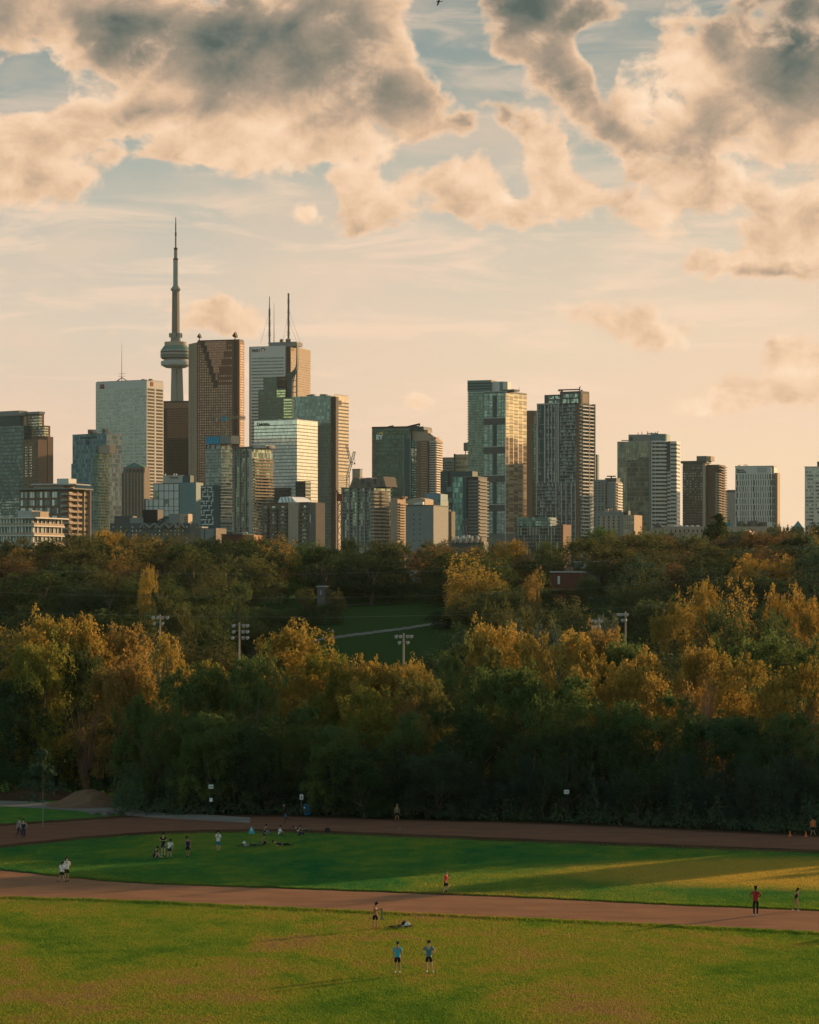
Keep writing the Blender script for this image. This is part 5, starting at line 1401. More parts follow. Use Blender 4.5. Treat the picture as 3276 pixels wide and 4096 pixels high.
# ================================================================== trees
def leaf_mat(name):
    m, t, bs = mat_base(name)
    oc = t.new('ShaderNodeObjectInfo').outputs['Color']
    tc = t.new('ShaderNodeTexCoord').outputs['Object']
    n1 = t.noise(tc, .35, 3, .6); n2 = t.noise(tc, 3.0, 3, .7)
    c = t.vmath('MULTIPLY', oc, t.ramp(n1, [(.3, (.80,.95,1.0)), (.5, (1,1,1)), (.7, (1.25,1.08,.9))]))
    c = t.vmath('SCALE', c, scale=t.rng(n2, .25, .75, .65, 1.4, False))
    tr = t.new('ShaderNodeBsdfTranslucent'); t.con(c, tr.inputs['Color']); df = t.new('ShaderNodeBsdfDiffuse'); t.con(c, df.inputs['Color'])
    mx = t.new('ShaderNodeMixShader'); mx.inputs[0].default_value = .38; t.con(df.outputs[0], mx.inputs[1]); t.con(tr.outputs[0], mx.inputs[2])
    out = [n for n in t.n if n.type == 'OUTPUT_MATERIAL'][0]; t.con(mx.outputs[0], out.inputs['Surface'])
    return m
LEAF = leaf_mat('leaves')
BARK = paint('bark', (.11,.09,.07), .95)
def crown_mesh(seed, nl, ls, rx=1.0, rz=1.0, lobes=26, style='round', big=1.0):
    """unit crown (height 0..1, half width .5): leaf faces gathered in clumps over uneven lobes"""
    r = np.random.default_rng(seed)
    if style == 'cone':
        h = r.uniform(0, 1, lobes)**.8; rad = (1-h)*.42+.03; a = r.uniform(0, 2*np.pi, lobes)
        C = np.stack([np.cos(a)*rad*r.uniform(.3,1,lobes), np.sin(a)*rad*r.uniform(.3,1,lobes), h*.95], 1); S_ = (.05+.11*(1-h))*r.uniform(.8,1.3,lobes)
    else:
        d = r.normal(size=(lobes,3)); d /= np.linalg.norm(d, axis=1)[:,None]
        rr_ = r.uniform(.35, 1, lobes)
        C = d*rr_[:,None]; C[:,0] *= .36; C[:,1] *= .36; C[:,2] = C[:,2]*.36+.52
        if style in ('full','fulltall'):
            C[:,2] = r.uniform(.06, .80, lobes); k_ = np.sqrt(np.clip(1-((C[:,2]-.40)/.52)**2, .05, 1))*.37*(.88 if style == 'fulltall' else 1); dd = C[:,:2]/np.maximum(np.linalg.norm(C[:,:2],axis=1)[:,None],1e-6); C[:,:2] = dd*(k_*r.uniform(.45,1,lobes))[:,None]
        if style == 'tall': C[:,:2] *= .8; C[:,2] = (C[:,2]-.52)*1.15+.52
        if style == 'wide': C[:,2] = np.where(C[:,2] < .45, .45+(C[:,2]-.45)*.45, C[:,2])
        if style == 'low': C[:,2] = (C[:,2]-.1)*.85
        S_ = r.uniform(.10, .19, lobes)*big
    # sub-clumps
    nc = int(lobes*13*big*big)
    li = r.integers(0, lobes, nc); d = r.normal(size=(nc,3)); d /= np.linalg.norm(d, axis=1)[:,None]; d[:,2] = np.abs(d[:,2])*.9+d[:,2]*.25
    CC = C[li] + d*S_[li][:,None]*r.uniform(.5,1.0,nc)[:,None]; CS = S_[li]*r.uniform(.20,.42,nc)/big
    ci = r.integers(0, nc, nl); d2 = r.normal(size=(nl,3)); d2 /= np.linalg.norm(d2, axis=1)[:,None]
    P = CC[ci] + d2*(CS[ci]*r.uniform(.2,1.15,nl))[:,None]
    z0_, z1_ = np.percentile(P[:,2], .3), np.percentile(P[:,2], 99.6); P[:,2] = np.maximum((P[:,2]-z0_)/(z1_-z0_), 0); P[:,2] = np.where(P[:,2] > .9, .9+(P[:,2]-.9)*.75, P[:,2])
    nrm = r.normal(size=(nl,3)) + d2*.8 + np.array([0,0,.5]); nrm /= np.linalg.norm(nrm, axis=1)[:,None]
    t1 = np.cross(nrm, r.normal(size=(nl,3))); t1 /= np.linalg.norm(t1, axis=1)[:,None]; t2 = np.cross(nrm, t1)
    s = ls*r.uniform(.6,1.3,nl)[:,None]
    v = np.empty((nl,4,3)); v[:,0] = P-t1*s; v[:,1] = P+t2*s*.55; v[:,2] = P+t1*s; v[:,3] = P-t2*s*.55
    v[:,:,0] *= rx; v[:,:,1] *= rx; v[:,:,2] *= rz
    me = bpy.data.meshes.new('crown'); me.vertices.add(nl*4); me.vertices.foreach_set('co', v.reshape(-1))
    me.loops.add(nl*4); me.loops.foreach_set('vertex_index', np.arange(nl*4, dtype=np.int32))
    me.polygons.add(nl); me.polygons.foreach_set('loop_start', np.arange(0, nl*4, 4, dtype=np.int32))
    me.materials.append(LEAF); me.update(calc_edges=True)
    return me, C
def trunk_mesh(seed, C, base=.0, style='round'):
    rr = random.Random(seed); m = MB()
    top = .9 if style in ('cone','tall','fulltall') else .6
    pts = [(rr.uniform(-.02,.02)*i, rr.uniform(-.02,.02)*i, -.35+ (top+.35)*i/5) for i in range(6)]
    pts[0] = (0,0,-.35); pts[1] = (0,0,-.1)
    m.tube(pts, [.030,.024,.020,.016,.011,.005], 7)
    if style != 'cone':
        for c in list(C)[:11]:
            z = rr.uniform(-.02,.4); m.tube([(0,0,z),(c[0]*.5,c[1]*.5,z+(c[2]-z)*.6),(c[0]*.95,c[1]*.95,c[2])], [.011,.007,.002], 5)
    return m.mesh('trunk', BARK, True)
STY = {}
def variants(key, n, nl, ls, style, lobes=26, big=1.0):
    out = []
    for i in range(n):
        me, C = crown_mesh(hash_(key)+i*7, nl, ls, style=style, lobes=lobes, big=big)
        out.append((me, trunk_mesh(i+5, C, style=style)))
    STY[key] = out
def hash_(s): return sum(ord(c)*(i+3) for i, c in enumerate(s)) % 9973
variants('near_round', 5, 30000, .0115, 'full', 34, 1.2)
variants('near_tall', 4, 19000, .0115, 'fulltall', 28, 1.15)
variants('near_low', 3, 11000, .016, 'low', 28)
variants('far_round', 7, 17000, .0120, 'full', 24, 1.45)
variants('far_wide', 4, 11000, .0120, 'wide', 20, 1.4)
variants('far_tall', 3, 8000, .0140, 'fulltall', 26)
variants('spruce', 2, 7000, .0150, 'cone', 70)
variants('bare', 2, 1500, .008, 'tall', 24)
variants('sapling', 1, 2600, .026, 'cone', 34)
def bare_trunk(seed):
    rr = random.Random(seed); m = MB()
    for k in range(70):
        a = rr.uniform(0, 6.28); s = rr.uniform(.15,.5); x, y = math.cos(a)*s, math.sin(a)*s
        z = rr.uniform(.6,1.0); m.tube([(x*.1,y*.1,-.1),(x*.5,y*.5,z*.45),(x*.9,y*.9,z*.8),(x+rr.uniform(-.05,.05),y,z)], [.010,.007,.004,.0015], 4)
    return m.mesh('trunk', paint('pale_twigs', (.16,.095,.06), .95), False)
for i in range(2): STY['bare'][i] = (STY['bare'][i][0], bare_trunk(i+3))

TONE = {  # leaf tones; gold and orange hold the warm sunlight in their colour
 'gold': (.27,.178,.040), 'yellowgreen': (.18,.165,.034), 'orange': (.21,.142,.044), 'green': (.064,.086,.032), 'dark': (.038,.058,.028), 'olive': (.085,.088,.034),
 'bluegreen': (.050,.080,.046), 'rust': (.135,.094,.042), 'grey': (.10,.115,.08), 'bright': (.066,.112,.026), 'scrub': (.042,.060,.038)}
WORD = {'gold':'golden','yellowgreen':'yellow-green','orange':'orange-brown','green':'green','dark':'dark green','olive':'olive green','bluegreen':'blue-green','rust':'rusty brown','grey':'pale grey-green','bright':'bright green','scrub':'very dark green'}
TREES = []
def tree(style, tone, u, vtop, Y, wpx, base=None, row='', x=None, h=None, w=None, rz=None, name='tree', lift=.14):
    rr = random.Random(int(u*13+vtop*7+Y)+len(TREES))
    x = PX(u, Y) if x is None else x
    g = ground_h(x, Y)
    H = (PZ(vtop, Y) - g) if h is None else h
    H = max(H, 2.0); lift = min(lift, lift)
    W = (wpx/F*Y) if w is None else w
    cr, tk = rr.choice(STY[style])
    e = empty(name, (x, Y, g), rr.uniform(0, 6.28) if rz is None else rz)
    ch = H*(1-lift)
    c = link('crown', cr, e, (0,0,H*lift)); c.scale = (W*1.08, W*1.08, ch)
    f = rr.uniform(.85, 1.15); col = TONE[tone]; c.color = (col[0]*f*rr.uniform(.95,1.06), col[1]*f, col[2]*f, 1)
    k = link('trunk', tk, e, (0,0,H*lift)); k.scale = (W*1.1, W*1.1, ch)
    if lift*H > .35*ch: k.scale[2] = lift*H/.35*1.02
    TREES.append(dict(e=e, u=PU(x, Y), v=vtop, Y=Y, tone=tone, style=style, row=row, H=H, W=W))
    return e

# --- the front line of trees behind the far track (hand placed from the photograph)
NT_ = [('near_round','gold',60,2512,292,330),('near_round','gold',235,2452,300,330),('near_tall','yellowgreen',150,2560,286,300),('near_round','dark',40,2700,281,300),('near_round','orange',470,2498,306,300),
 ('near_tall','dark',330,2580,293,220),('near_round','orange',475,2650,288,250),('near_tall','gold',665,2536,302,240),('near_round','green',770,2662,290,330),('near_tall','yellowgreen',900,2640,300,250),
 ('near_round','green',620,2760,283,260),('near_round','gold',1160,2494,300,380),('near_tall','green',1010,2610,290,240),('near_round','yellowgreen',1310,2600,296,220),('near_round','gold',1420,2634,296,230),
 ('near_round','gold',1560,2646,298,200),('near_tall','gold',1660,2640,300,170),('near_round','yellowgreen',1470,2745,284,250),('near_round','green',1200,2820,281,280),('near_round','olive',1700,2700,288,230),
 ('near_round','olive',1900,2560,318,230),('near_round','gold',1965,2486,326,250),('near_round','gold',2110,2530,318,230),('near_round','gold',2260,2524,312,260),('near_tall','green',1810,2600,308,190),('near_round','green',2040,2660,286,330),
 ('near_round','orange',2405,2500,322,190),('near_round','green',2500,2560,316,200),('near_round','gold',2370,2640,296,240),('near_round','gold',2570,2612,294,300),('near_round','green',2280,2700,280,330),
 ('near_round','gold',2820,2580,300,230),('near_round','gold',2960,2632,292,300),('near_round','gold',3140,2686,286,280),('near_round','gold',3276,2640,290,220),('near_round','green',3030,2532,330,330),('near_round','green',2880,2560,334,230),('near_round','green',3210,2560,330,260),
 ('near_round','green',2620,2780,276,330),('near_round','dark',2900,2860,274,340),('near_round','green',3200,2850,272,330),('near_round','dark',2420,2900,274,280),('near_round','dark',1850,2830,279,300),('near_tall','green',1600,2850,280,230),
 ('near_round','dark',1030,2900,280,280),('near_round','green',830,2850,280,300),('near_tall','dark',240,2840,280,220),('near_round','dark',2130,2930,275,260),('near_round','dark',3050,2960,268,260),('near_round','dark',460,2900,284,230),
 ('near_tall','dark',100,2900,284,250),('near_round','green',1340,2900,277,250),('near_round','dark',1460,2990,273,230),('near_round','dark',2700,3000,268,240),('near_round','scrub',1750,3010,272,250)]
for s, tn, u, v, Y, w in NT_:
    if u < 520: Y = max(Y + 14, 303)      # clear of the gravel path
    e_ = tree(s, tn, u, v, Y, w*1.30, row='in the front tree line', lift=.03)
    if tn in ('green', 'dark', 'scrub', 'olive'):
        for o in COL.objects:
            if o.parent is e_ and o.name.startswith('crown'): o.color = (o.color[0]*1.25, o.color[1]*1.28, o.color[2]*1.05, 1)
tree('bare','rust',2795,2680,284,190,row='in the front tree line')
tree('bare','rust',345,2790,302,180,row='in the front tree line')
tree('bare','rust',3262,2790,280,120,row='in the front tree line')
tree('bare','rust',1640,2760,286,130,row='in the front tree line')
# young staked tree on the left lawn
SAP = tree('sapling','bluegreen',172,2995,262,250,row='sapling', lift=.35)
for o in list(COL.objects):
    if o.parent is SAP and o.name.startswith('trunk'):
        o.data = MB().tube([(0,0,-.1),(.03,0,2.5),(0,.03,5.2)], [.06,.045,.015], 7).mesh('trunk', paint('young_bark', (.16,.16,.10), .9)); o.scale = (1,1,1); o.location = (0,0,0)

# low shrubs along the foot of the tree line
rr = random.Random(31)
for i in range(34):
    u = 240+i*93+rr.uniform(-25,25); Yb = interp([(0,306),(480,300),(620,279),(1100,275),(2200,267),(3276,255)], u) + rr.uniform(2,6)
    tree('near_low','scrub' if rr.random()<.75 else 'dark', u, 3050+rr.uniform(-70,60), Yb, 190+rr.uniform(-20,50), row='shrub', name='shrub', lift=.0)
# trees right of the frame that throw the long shade over the field
def edge_h(x):
    return interp([(38,17.5),(52,17.0),(60,17.3),(65,12.5),(70,11.5),(77,12.0),(82,18.0),(88,18.8),(94,17.5),(99,12.4),(110,11.5),(130,11.0),(170,11)], x)
x = 44.0
while x < 150:
    rr2 = random.Random(int(x*10)); w = rr2.uniform(5.5,8)
    tree('near_round', rr2.choice(['gold','green','olive','yellowgreen']), 0, 2600, 262+x*.06+rr2.uniform(12,20), 200, x=x, h=edge_h(x), w=w*1.25, row='off', lift=.08)
    x += w*.62

for x_, y_, h_, w_ in ((66,216,9.0,3.6),):
    tree('near_tall', 'green', 0, 2600, y_, 200, x=x_, h=h_, w=w_, row='off', lift=.2)
# --- hillside and ridge trees
CLEAR = [(1225,2438),(1330,2422),(1600,2425),(1800,2445),(1850,2480),(1700,2520),(1660,2580),(1650,2665),(1310,2665),(1240,2650),(1130,2620),(800,2650),(800,2625),(1000,2595),(1130,2570),(1215,2520)]
def inpoly(px, py, P):
    c = False; n = len(P)
    for i in range(n):
        x1, y1 = P[i]; x2, y2 = P[(i+1) % n]
        if (y1 > py) != (y2 > py) and px < (x2-x1)*(py-y1)/(y2-y1)+x1: c = not c
    return c
RIDGE = [(-200,2150),(0,2150),(100,2170),(190,2185),(285,2128),(400,2120),(500,2126),(620,2158),(700,2114),(800,2166),(950,2168),(1140,2140),(1330,2180),(1400,2150),(1520,2166),(1600,2176),(1710,2182),(1750,2158),(1900,2184),(2050,2156),(2130,2210),(2280,2150),(2375,2112),(2490,2112),(2660,2138),(2800,2146),(2940,2150),(3000,2110),(3116,2104),(3276,2092),(3500,2090)]
rr = random.Random(77)
HOLES = [(1268,1302,2312,2400,650),(2202,2300,2286,2338,640),(2300,2370,2246,2282,640)]   # things among the trees that stay visible
def blocked(u, vt, Y, wpx, vb):
    for du in (-.42,-.2,0,.2,.42):
        for k in (0,.25,.5,.75,1.0):
            vv = vt+(vb-vt)*k
            if k == 0 and abs(du) > .3: continue
            if inpoly(u+du*wpx, vv, CLEAR): return True
    for (a, b_, c, d, yy) in HOLES:
        if Y < yy and u+wpx*.45 > a and u-wpx*.45 < b_ and vt < d and vb > c: return True
    return False
Y = 452.0
while Y < 740:
    step = 23 + (Y-450)*.03
    xw = Y*.158
    x = -xw - rr.uniform(0, 5)
    while x < xw+6:
        xx, yy = x + rr.uniform(-1.5,1.5), Y + rr.uniform(-6,6)
        w = rr.uniform(14, 20); g = ground_h(xx, yy); u = PU(xx, yy)
        h = rr.uniform(11, 16.5)
        vt = PV(g+h, yy); vr = interp(RIDGE, u)
        if vt < vr + 4 or yy > 640: vt = vr + rr.uniform(4, 26 if yy > 680 else 60); h = PZ(vt, yy)-g
        ok = h > 5 and not blocked(u, vt, yy, w*F/yy, PV(g, yy))
        right = sm(2300, 3000, u); left = sm(900, 200, u)
        if ok:
            hi = yy > 590
            tn = rr.choices(['olive','rust','green','gold','dark','orange','bluegreen'], [6,2+2*right,4,1+1.5*left,4,.5,1] if hi else [2,1,5,1,4,.6,2])[0]
            st = rr.choices(['far_round','far_wide','far_tall'], [6,3,1])[0]
            tree(st, tn, u, vt, yy, w*F/yy, x=xx, h=h, w=w, row='on the far hillside' if yy < 640 else 'on the far ridge', lift=.06)
        x += w*rr.uniform(.70,.88)
    Y += step
# ridge silhouette trees set by hand, and the taller gold ones on the right slope
for s, tn, u, v, Yh, w in [('far_round','gold',410,2116,700,190),('far_round','gold',500,2126,715,160),('far_round','dark',300,2124,730,120),('far_wide','olive',705,2112,710,190),('far_round','rust',200,2172,690,170),('far_round','gold',610,2150,700,130),
  ('far_wide','dark',1150,2130,700,150),('far_wide','bright',1040,2160,690,250),('far_wide','bright',1250,2164,680,260),('far_round','dark',1395,2148,690,130),('far_round','olive',1520,2162,700,200),('far_round','olive',1720,2160,700,170),('far_round','dark',1755,2156,712,150),
  ('far_round','gold',2040,2156,690,190),('far_wide','orange',2110,2208,690,150),('far_wide','olive',2270,2150,690,220),('far_round','bright',2420,2108,720,200),('far_round','rust',2490,2132,700,180),('far_round','rust',2640,2140,690,200),('far_round','olive',2790,2138,690,220),
  ('far_round','dark',3120,2098,730,180),('far_round','dark',3230,2094,730,200),('far_round','rust',3060,2130,690,200),('far_round','rust',3190,2150,680,190),('far_tall','olive',1460,2230,610,110),('far_tall','dark',1335,2190,690,110),('spruce','rust',1440,2150,650,80),
  ('far_round','gold',2690,2370,470,230),('far_round','gold',2810,2318,480,210),('far_wide','gold',2950,2304,478,260),('far_round','gold',3130,2332,476,180),('far_round','gold',3230,2350,470,170),('far_round','green',2900,2420,455,260),('far_round','green',3100,2440,450,260),
  ('far_round','orange',2125,2276,560,110),('far_round','grey',2180,2490,440,150),('far_round','grey',2060,2480,450,130),('far_round','olive',1990,2400,470,180),('far_round','olive',2150,2410,480,200),('far_round','grey',2420,2450,450,130),
  ('far_tall','green',960,2320,560,150),('far_round','gold',590,2262,560,90),('far_round','olive',700,2380,520,200),('far_round','olive',1100,2310,570,150),('far_wide','green',1350,2230,650,200),('far_wide','green',1560,2260,655,260),('far_wide','green',1790,2300,640,240)]:
    g = ground_h(PX(u, Yh), Yh)
    if blocked(u, v, Yh, w, PV(g, Yh)): continue
    tree(s, tn, u, v, Yh, w, row='on the far hillside' if Yh < 640 else 'on the far ridge', lift=.05)
for u_, v_, w_ in ((2190,2345,130),(2275,2352,150),(2350,2300,110),(1225,2350,90),(1345,2360,90),(1290,2408,90),(2160,2290,100)): tree('far_round', 'olive' if u_%2 else 'green', u_, v_, 615, w_, row='on the far hillside', lift=.0)
tree('spruce','green',2868,2052,740,330,row='spruce', name='spruce_tree', lift=.05)
for u_ in range(1330, 1960, 34):
    Yb = 668 + rr.uniform(-4, 8); tree('near_low', rr.choice(['dark','green','olive']), u_, PV(ground_h(PX(u_,Yb),Yb)+rr.uniform(3.5,6.5), Yb), Yb, 95, row='on the far ridge', lift=.0)
# shade side of the valley bottom
for u_, v_, w_, Y_t in ((770,2440,230,575),(860,2418,220,590),(950,2440,210,580),(1040,2425,220,592),(1120,2440,200,588),(1195,2432,150,610),(905,2480,180,560),(1010,2490,190,556),(1095,2500,170,560),(800,2500,190,556),(1180,2470,130,590)):
    tree('far_round', ['green','dark','olive','dark','bluegreen'][u_ % 5], u_, v_, Y_t, w_, row='on the far hillside', lift=.0)
for u_, v_, w_ in ((1780,2440,150),(1850,2430,150),(1830,2480,120)):
    tree('far_round', 'dark', u_, v_, 600, w_, row='on the far hillside', lift=.0)
for u_, v_, w_ in ((800,2150,150),(870,2142,170),(945,2150,150),(1010,2140,140),(1080,2148,130),(60,2140,150),(150,2160,140),(560,2128,150),(1590,2162,150),(1960,2160,150),(2200,2160,160),(2560,2124,160),(2720,2128,170),(2990,2110,150),(2880,2136,170),(3270,2088,150),(3160,2106,150),(2640,2118,140)):
    tree('far_round', ['green','olive','dark','rust','green'][u_//10 % 5], u_, v_, 716, w_, row='on the far ridge', lift=.04)
rr = random.Random(78)
for Yv in (388,):
    x = -Yv*.16
    while x < Yv*.165:
        u = PU(x, Yv); g = ground_h(x, Yv); vt = 2700 + rr.uniform(-30, 40) if u < 1800 else 2560+rr.uniform(-20,60)
        if not blocked(u, vt, Yv, 240, 2999): tree('far_round', rr.choice(['green','dark','olive']), u, vt, Yv+rr.uniform(-8,8), 240, x=x, h=PZ(vt, Yv)-g, w=15, row='in the valley behind the front trees', lift=.03)
        x += rr.uniform(11, 14)

# labels: each tree by tone, place and the tower it stands beneath
LM = [(-999,150,'the stepped glass tower at the left edge'),(150,380,'the brown balconied block'),(380,655,'the wide pale tower with mast'),(655,760,'the needle tower'),(760,980,'the red-brown tower'),(980,1290,'the white lettered glass block'),
 (1290,1480,'the gabled condo'),(1480,1740,'the dark slanted-roof tower'),(1740,1870,'the dark teal narrow tower'),(1870,2110,'the paired condos'),(2110,2400,'the dark-crowned condo'),(2400,2720,'the rounded white-banded tower'),(2720,2900,'the brown balconied tower'),
 (2900,3140,'the university tower'),(3140,9999,'the right-edge tower')]
ORD = ['leftmost','second','third','fourth','fifth','sixth','seventh','eighth','ninth','tenth','eleventh','twelfth','thirteenth','fourteenth']
def label_trees():
    cells = {}
    for T in TREES:
        e = T['e']; e['category'] = 'tree'
        if T['row'] == 'off':
            e['label'] = 'tree beyond the right edge of the view shading the field'; e['group'] = 'trees beyond the right edge'; continue
        if T['row'] == 'sapling': e['label'] = 'young thin tree on the left lawn between path and track'; continue
        if T['row'] == 'spruce': e['label'] = 'tall pointed spruce on the ridge left of the university tower'; continue
        lm = next(i for i, q in enumerate(LM) if q[0] <= T['u'] < q[1])
        word = {'bare':'half-bare twiggy'}.get(T['style'], WORD[T['tone']])
        if T['row'] == 'shrub': e['category'] = 'shrub'; e['group'] = 'shrubs along the far side of the track'
        else: e['group'] = 'trees ' + T['row']
        cells.setdefault((T['row'], lm, word), []).append(T)
    for (row, lm, word), L in cells.items():
        L.sort(key=lambda T: T['u']); n = len(L)
        where = {'in the front tree line':'front-line','on the far hillside':'hillside','on the far ridge':'ridge','in the valley behind the front trees':'valley','shrub':'trackside'}[row]
        noun = 'shrub' if row == 'shrub' else 'tree'
        for i, T in enumerate(L):
            if n == 1: s = f'only {word} {where} {noun} below {LM[lm][2]}'
            else: s = f'{word} {where} {noun} below {LM[lm][2]}, {ORD[min(i,13)]}' + ('' if i == 0 else ' from left')
            T['e']['label'] = s
label_trees()

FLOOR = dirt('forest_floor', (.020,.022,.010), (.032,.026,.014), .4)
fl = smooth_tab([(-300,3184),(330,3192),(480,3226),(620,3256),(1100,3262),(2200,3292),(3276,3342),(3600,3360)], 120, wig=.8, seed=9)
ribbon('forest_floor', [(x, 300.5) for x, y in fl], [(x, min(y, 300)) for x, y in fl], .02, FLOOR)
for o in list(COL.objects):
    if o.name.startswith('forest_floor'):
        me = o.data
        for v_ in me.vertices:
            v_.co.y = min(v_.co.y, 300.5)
def scrub(name, n, seed):
    r = np.random.default_rng(seed); fu = np.array(far_up)
    x = r.uniform(-46, 46, n); x = x[(x > -29)]; n = len(x)
    yb = np.interp(x, fu[:,0], fu[:,1]) + 2.2; d = r.uniform(0, 1, n)**.8*16
    top = .5 + 4.4*np.minimum(1, d/4.0)*(.5+.35*np.sin(x*.7+d)+.3*np.sin(x*2.3)+.25*np.sin(x*5.1+2)) 
    z = r.uniform(0, 1, n)**.6*np.clip(top, .3, 5.5)
    P = np.stack([x, yb+d*(1+.25*np.sin(x*1.7)), z], 1)
    nrm = r.normal(size=(n,3))+np.array([0,-.4,.5]); nrm /= np.linalg.norm(nrm,axis=1)[:,None]
    t1 = np.cross(nrm, r.normal(size=(n,3))); t1 /= np.linalg.norm(t1,axis=1)[:,None]; t2 = np.cross(nrm,t1); s_ = r.uniform(.08,.20,n)[:,None]
    v = np.stack([P-t1*s_, P+t2*s_*.55, P+t1*s_, P-t2*s_*.55], 1)
    me = bpy.data.meshes.new(name); me.vertices.add(n*4); me.vertices.foreach_set('co', v.reshape(-1))
    me.loops.add(n*4); me.loops.foreach_set('vertex_index', np.arange(n*4, dtype=np.int32))
    me.polygons.add(n); me.polygons.foreach_set('loop_start', np.arange(0, n*4, 4, dtype=np.int32))
    me.materials.append(LEAF); me.update(calc_edges=True)
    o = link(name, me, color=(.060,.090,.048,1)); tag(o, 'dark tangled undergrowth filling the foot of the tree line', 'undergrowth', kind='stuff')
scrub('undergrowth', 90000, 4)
# ================================================================== people and small things on the grass
SK = {'fair': paint('skin_fair', (.42,.24,.15), .8, var=.04), 'tan': paint('skin_tan', (.30,.15,.08), .8, var=.04), 'dark': paint('skin_dark', (.07,.035,.022), .7, var=.04)}
def cloth(n, c): return paint('cloth_'+n, c, .9, var=.10, scale=6)
CL = {'cyan': cloth('cyan', (.03,.30,.38)), 'black': cloth('black', (.012,.012,.014)), 'navy': cloth('navy', (.015,.02,.045)), 'white': cloth('white', (.55,.55,.52)), 'grey': cloth('grey', (.14,.16,.16)), 'slate': cloth('slate', (.05,.14,.16)),
      'red': cloth('red', (.50,.035,.02)), 'dred': cloth('dark_red', (.32,.02,.02)), 'blue': cloth('blue', (.02,.13,.22)), 'pink': cloth('pink', (.35,.12,.10)), 'orange': cloth('orange', (.5,.12,.03)), 'olive': cloth('olive', (.13,.12,.07)),
      'shoe': cloth('shoe_white', (.5,.48,.45)), 'shoed': cloth('shoe_dark', (.02,.02,.02)), 'shoer': cloth('shoe_red', (.4,.05,.03))}
HAIR = {'black': paint('hair_black', (.012,.010,.009), .7), 'brown': paint('hair_brown', (.06,.035,.02), .7), 'light': paint('hair_light', (.30,.22,.12), .8)}
BASE = dict(pelvis=(0,0,.94), belly=(0,0,1.10), chest=(0,0,1.30), neck=(0,0,1.47), head=(0,0,1.60), crown=(0,0,1.68),
  shL=(-.17,0,1.42), shR=(.17,0,1.42), elL=(-.24,.02,1.13), elR=(.24,.02,1.13), haL=(-.25,-.04,.88), haR=(.25,-.04,.88),
  hiL=(-.09,0,.90), hiR=(.09,0,.90), knL=(-.11,-.01,.49), knR=(.11,-.01,.49), anL=(-.12,.02,.09), anR=(.12,.02,.09), toL=(-.14,-.13,.04), toR=(.14,-.13,.04))
def skin_mesh(name, verts, edges, rad, mat, root=0, sub=1):
    me = bpy.data.meshes.new(name); me.from_pydata([tuple(v) for v in verts], edges, [])
    o = baked(me)
    md = o.modifiers.new('s', 'SKIN'); sv = me.skin_vertices[0].data
    for i, r in enumerate(rad):
        sv[i].radius = r if isinstance(r, tuple) else (r, r); sv[i].use_root = (i == root)
    md.use_smooth_shade = True
    sb = o.modifiers.new('u', 'SUBSURF'); sb.levels = sub; sb.render_levels = sub
    out = take(o); out.name = name
    out.materials.clear(); out.materials.append(mat)
    out.polygons.foreach_set('use_smooth', [True]*len(out.polygons))
    return out
def L3(a, b, k): return tuple(a[i]+(b[i]-a[i])*k for i in range(3))
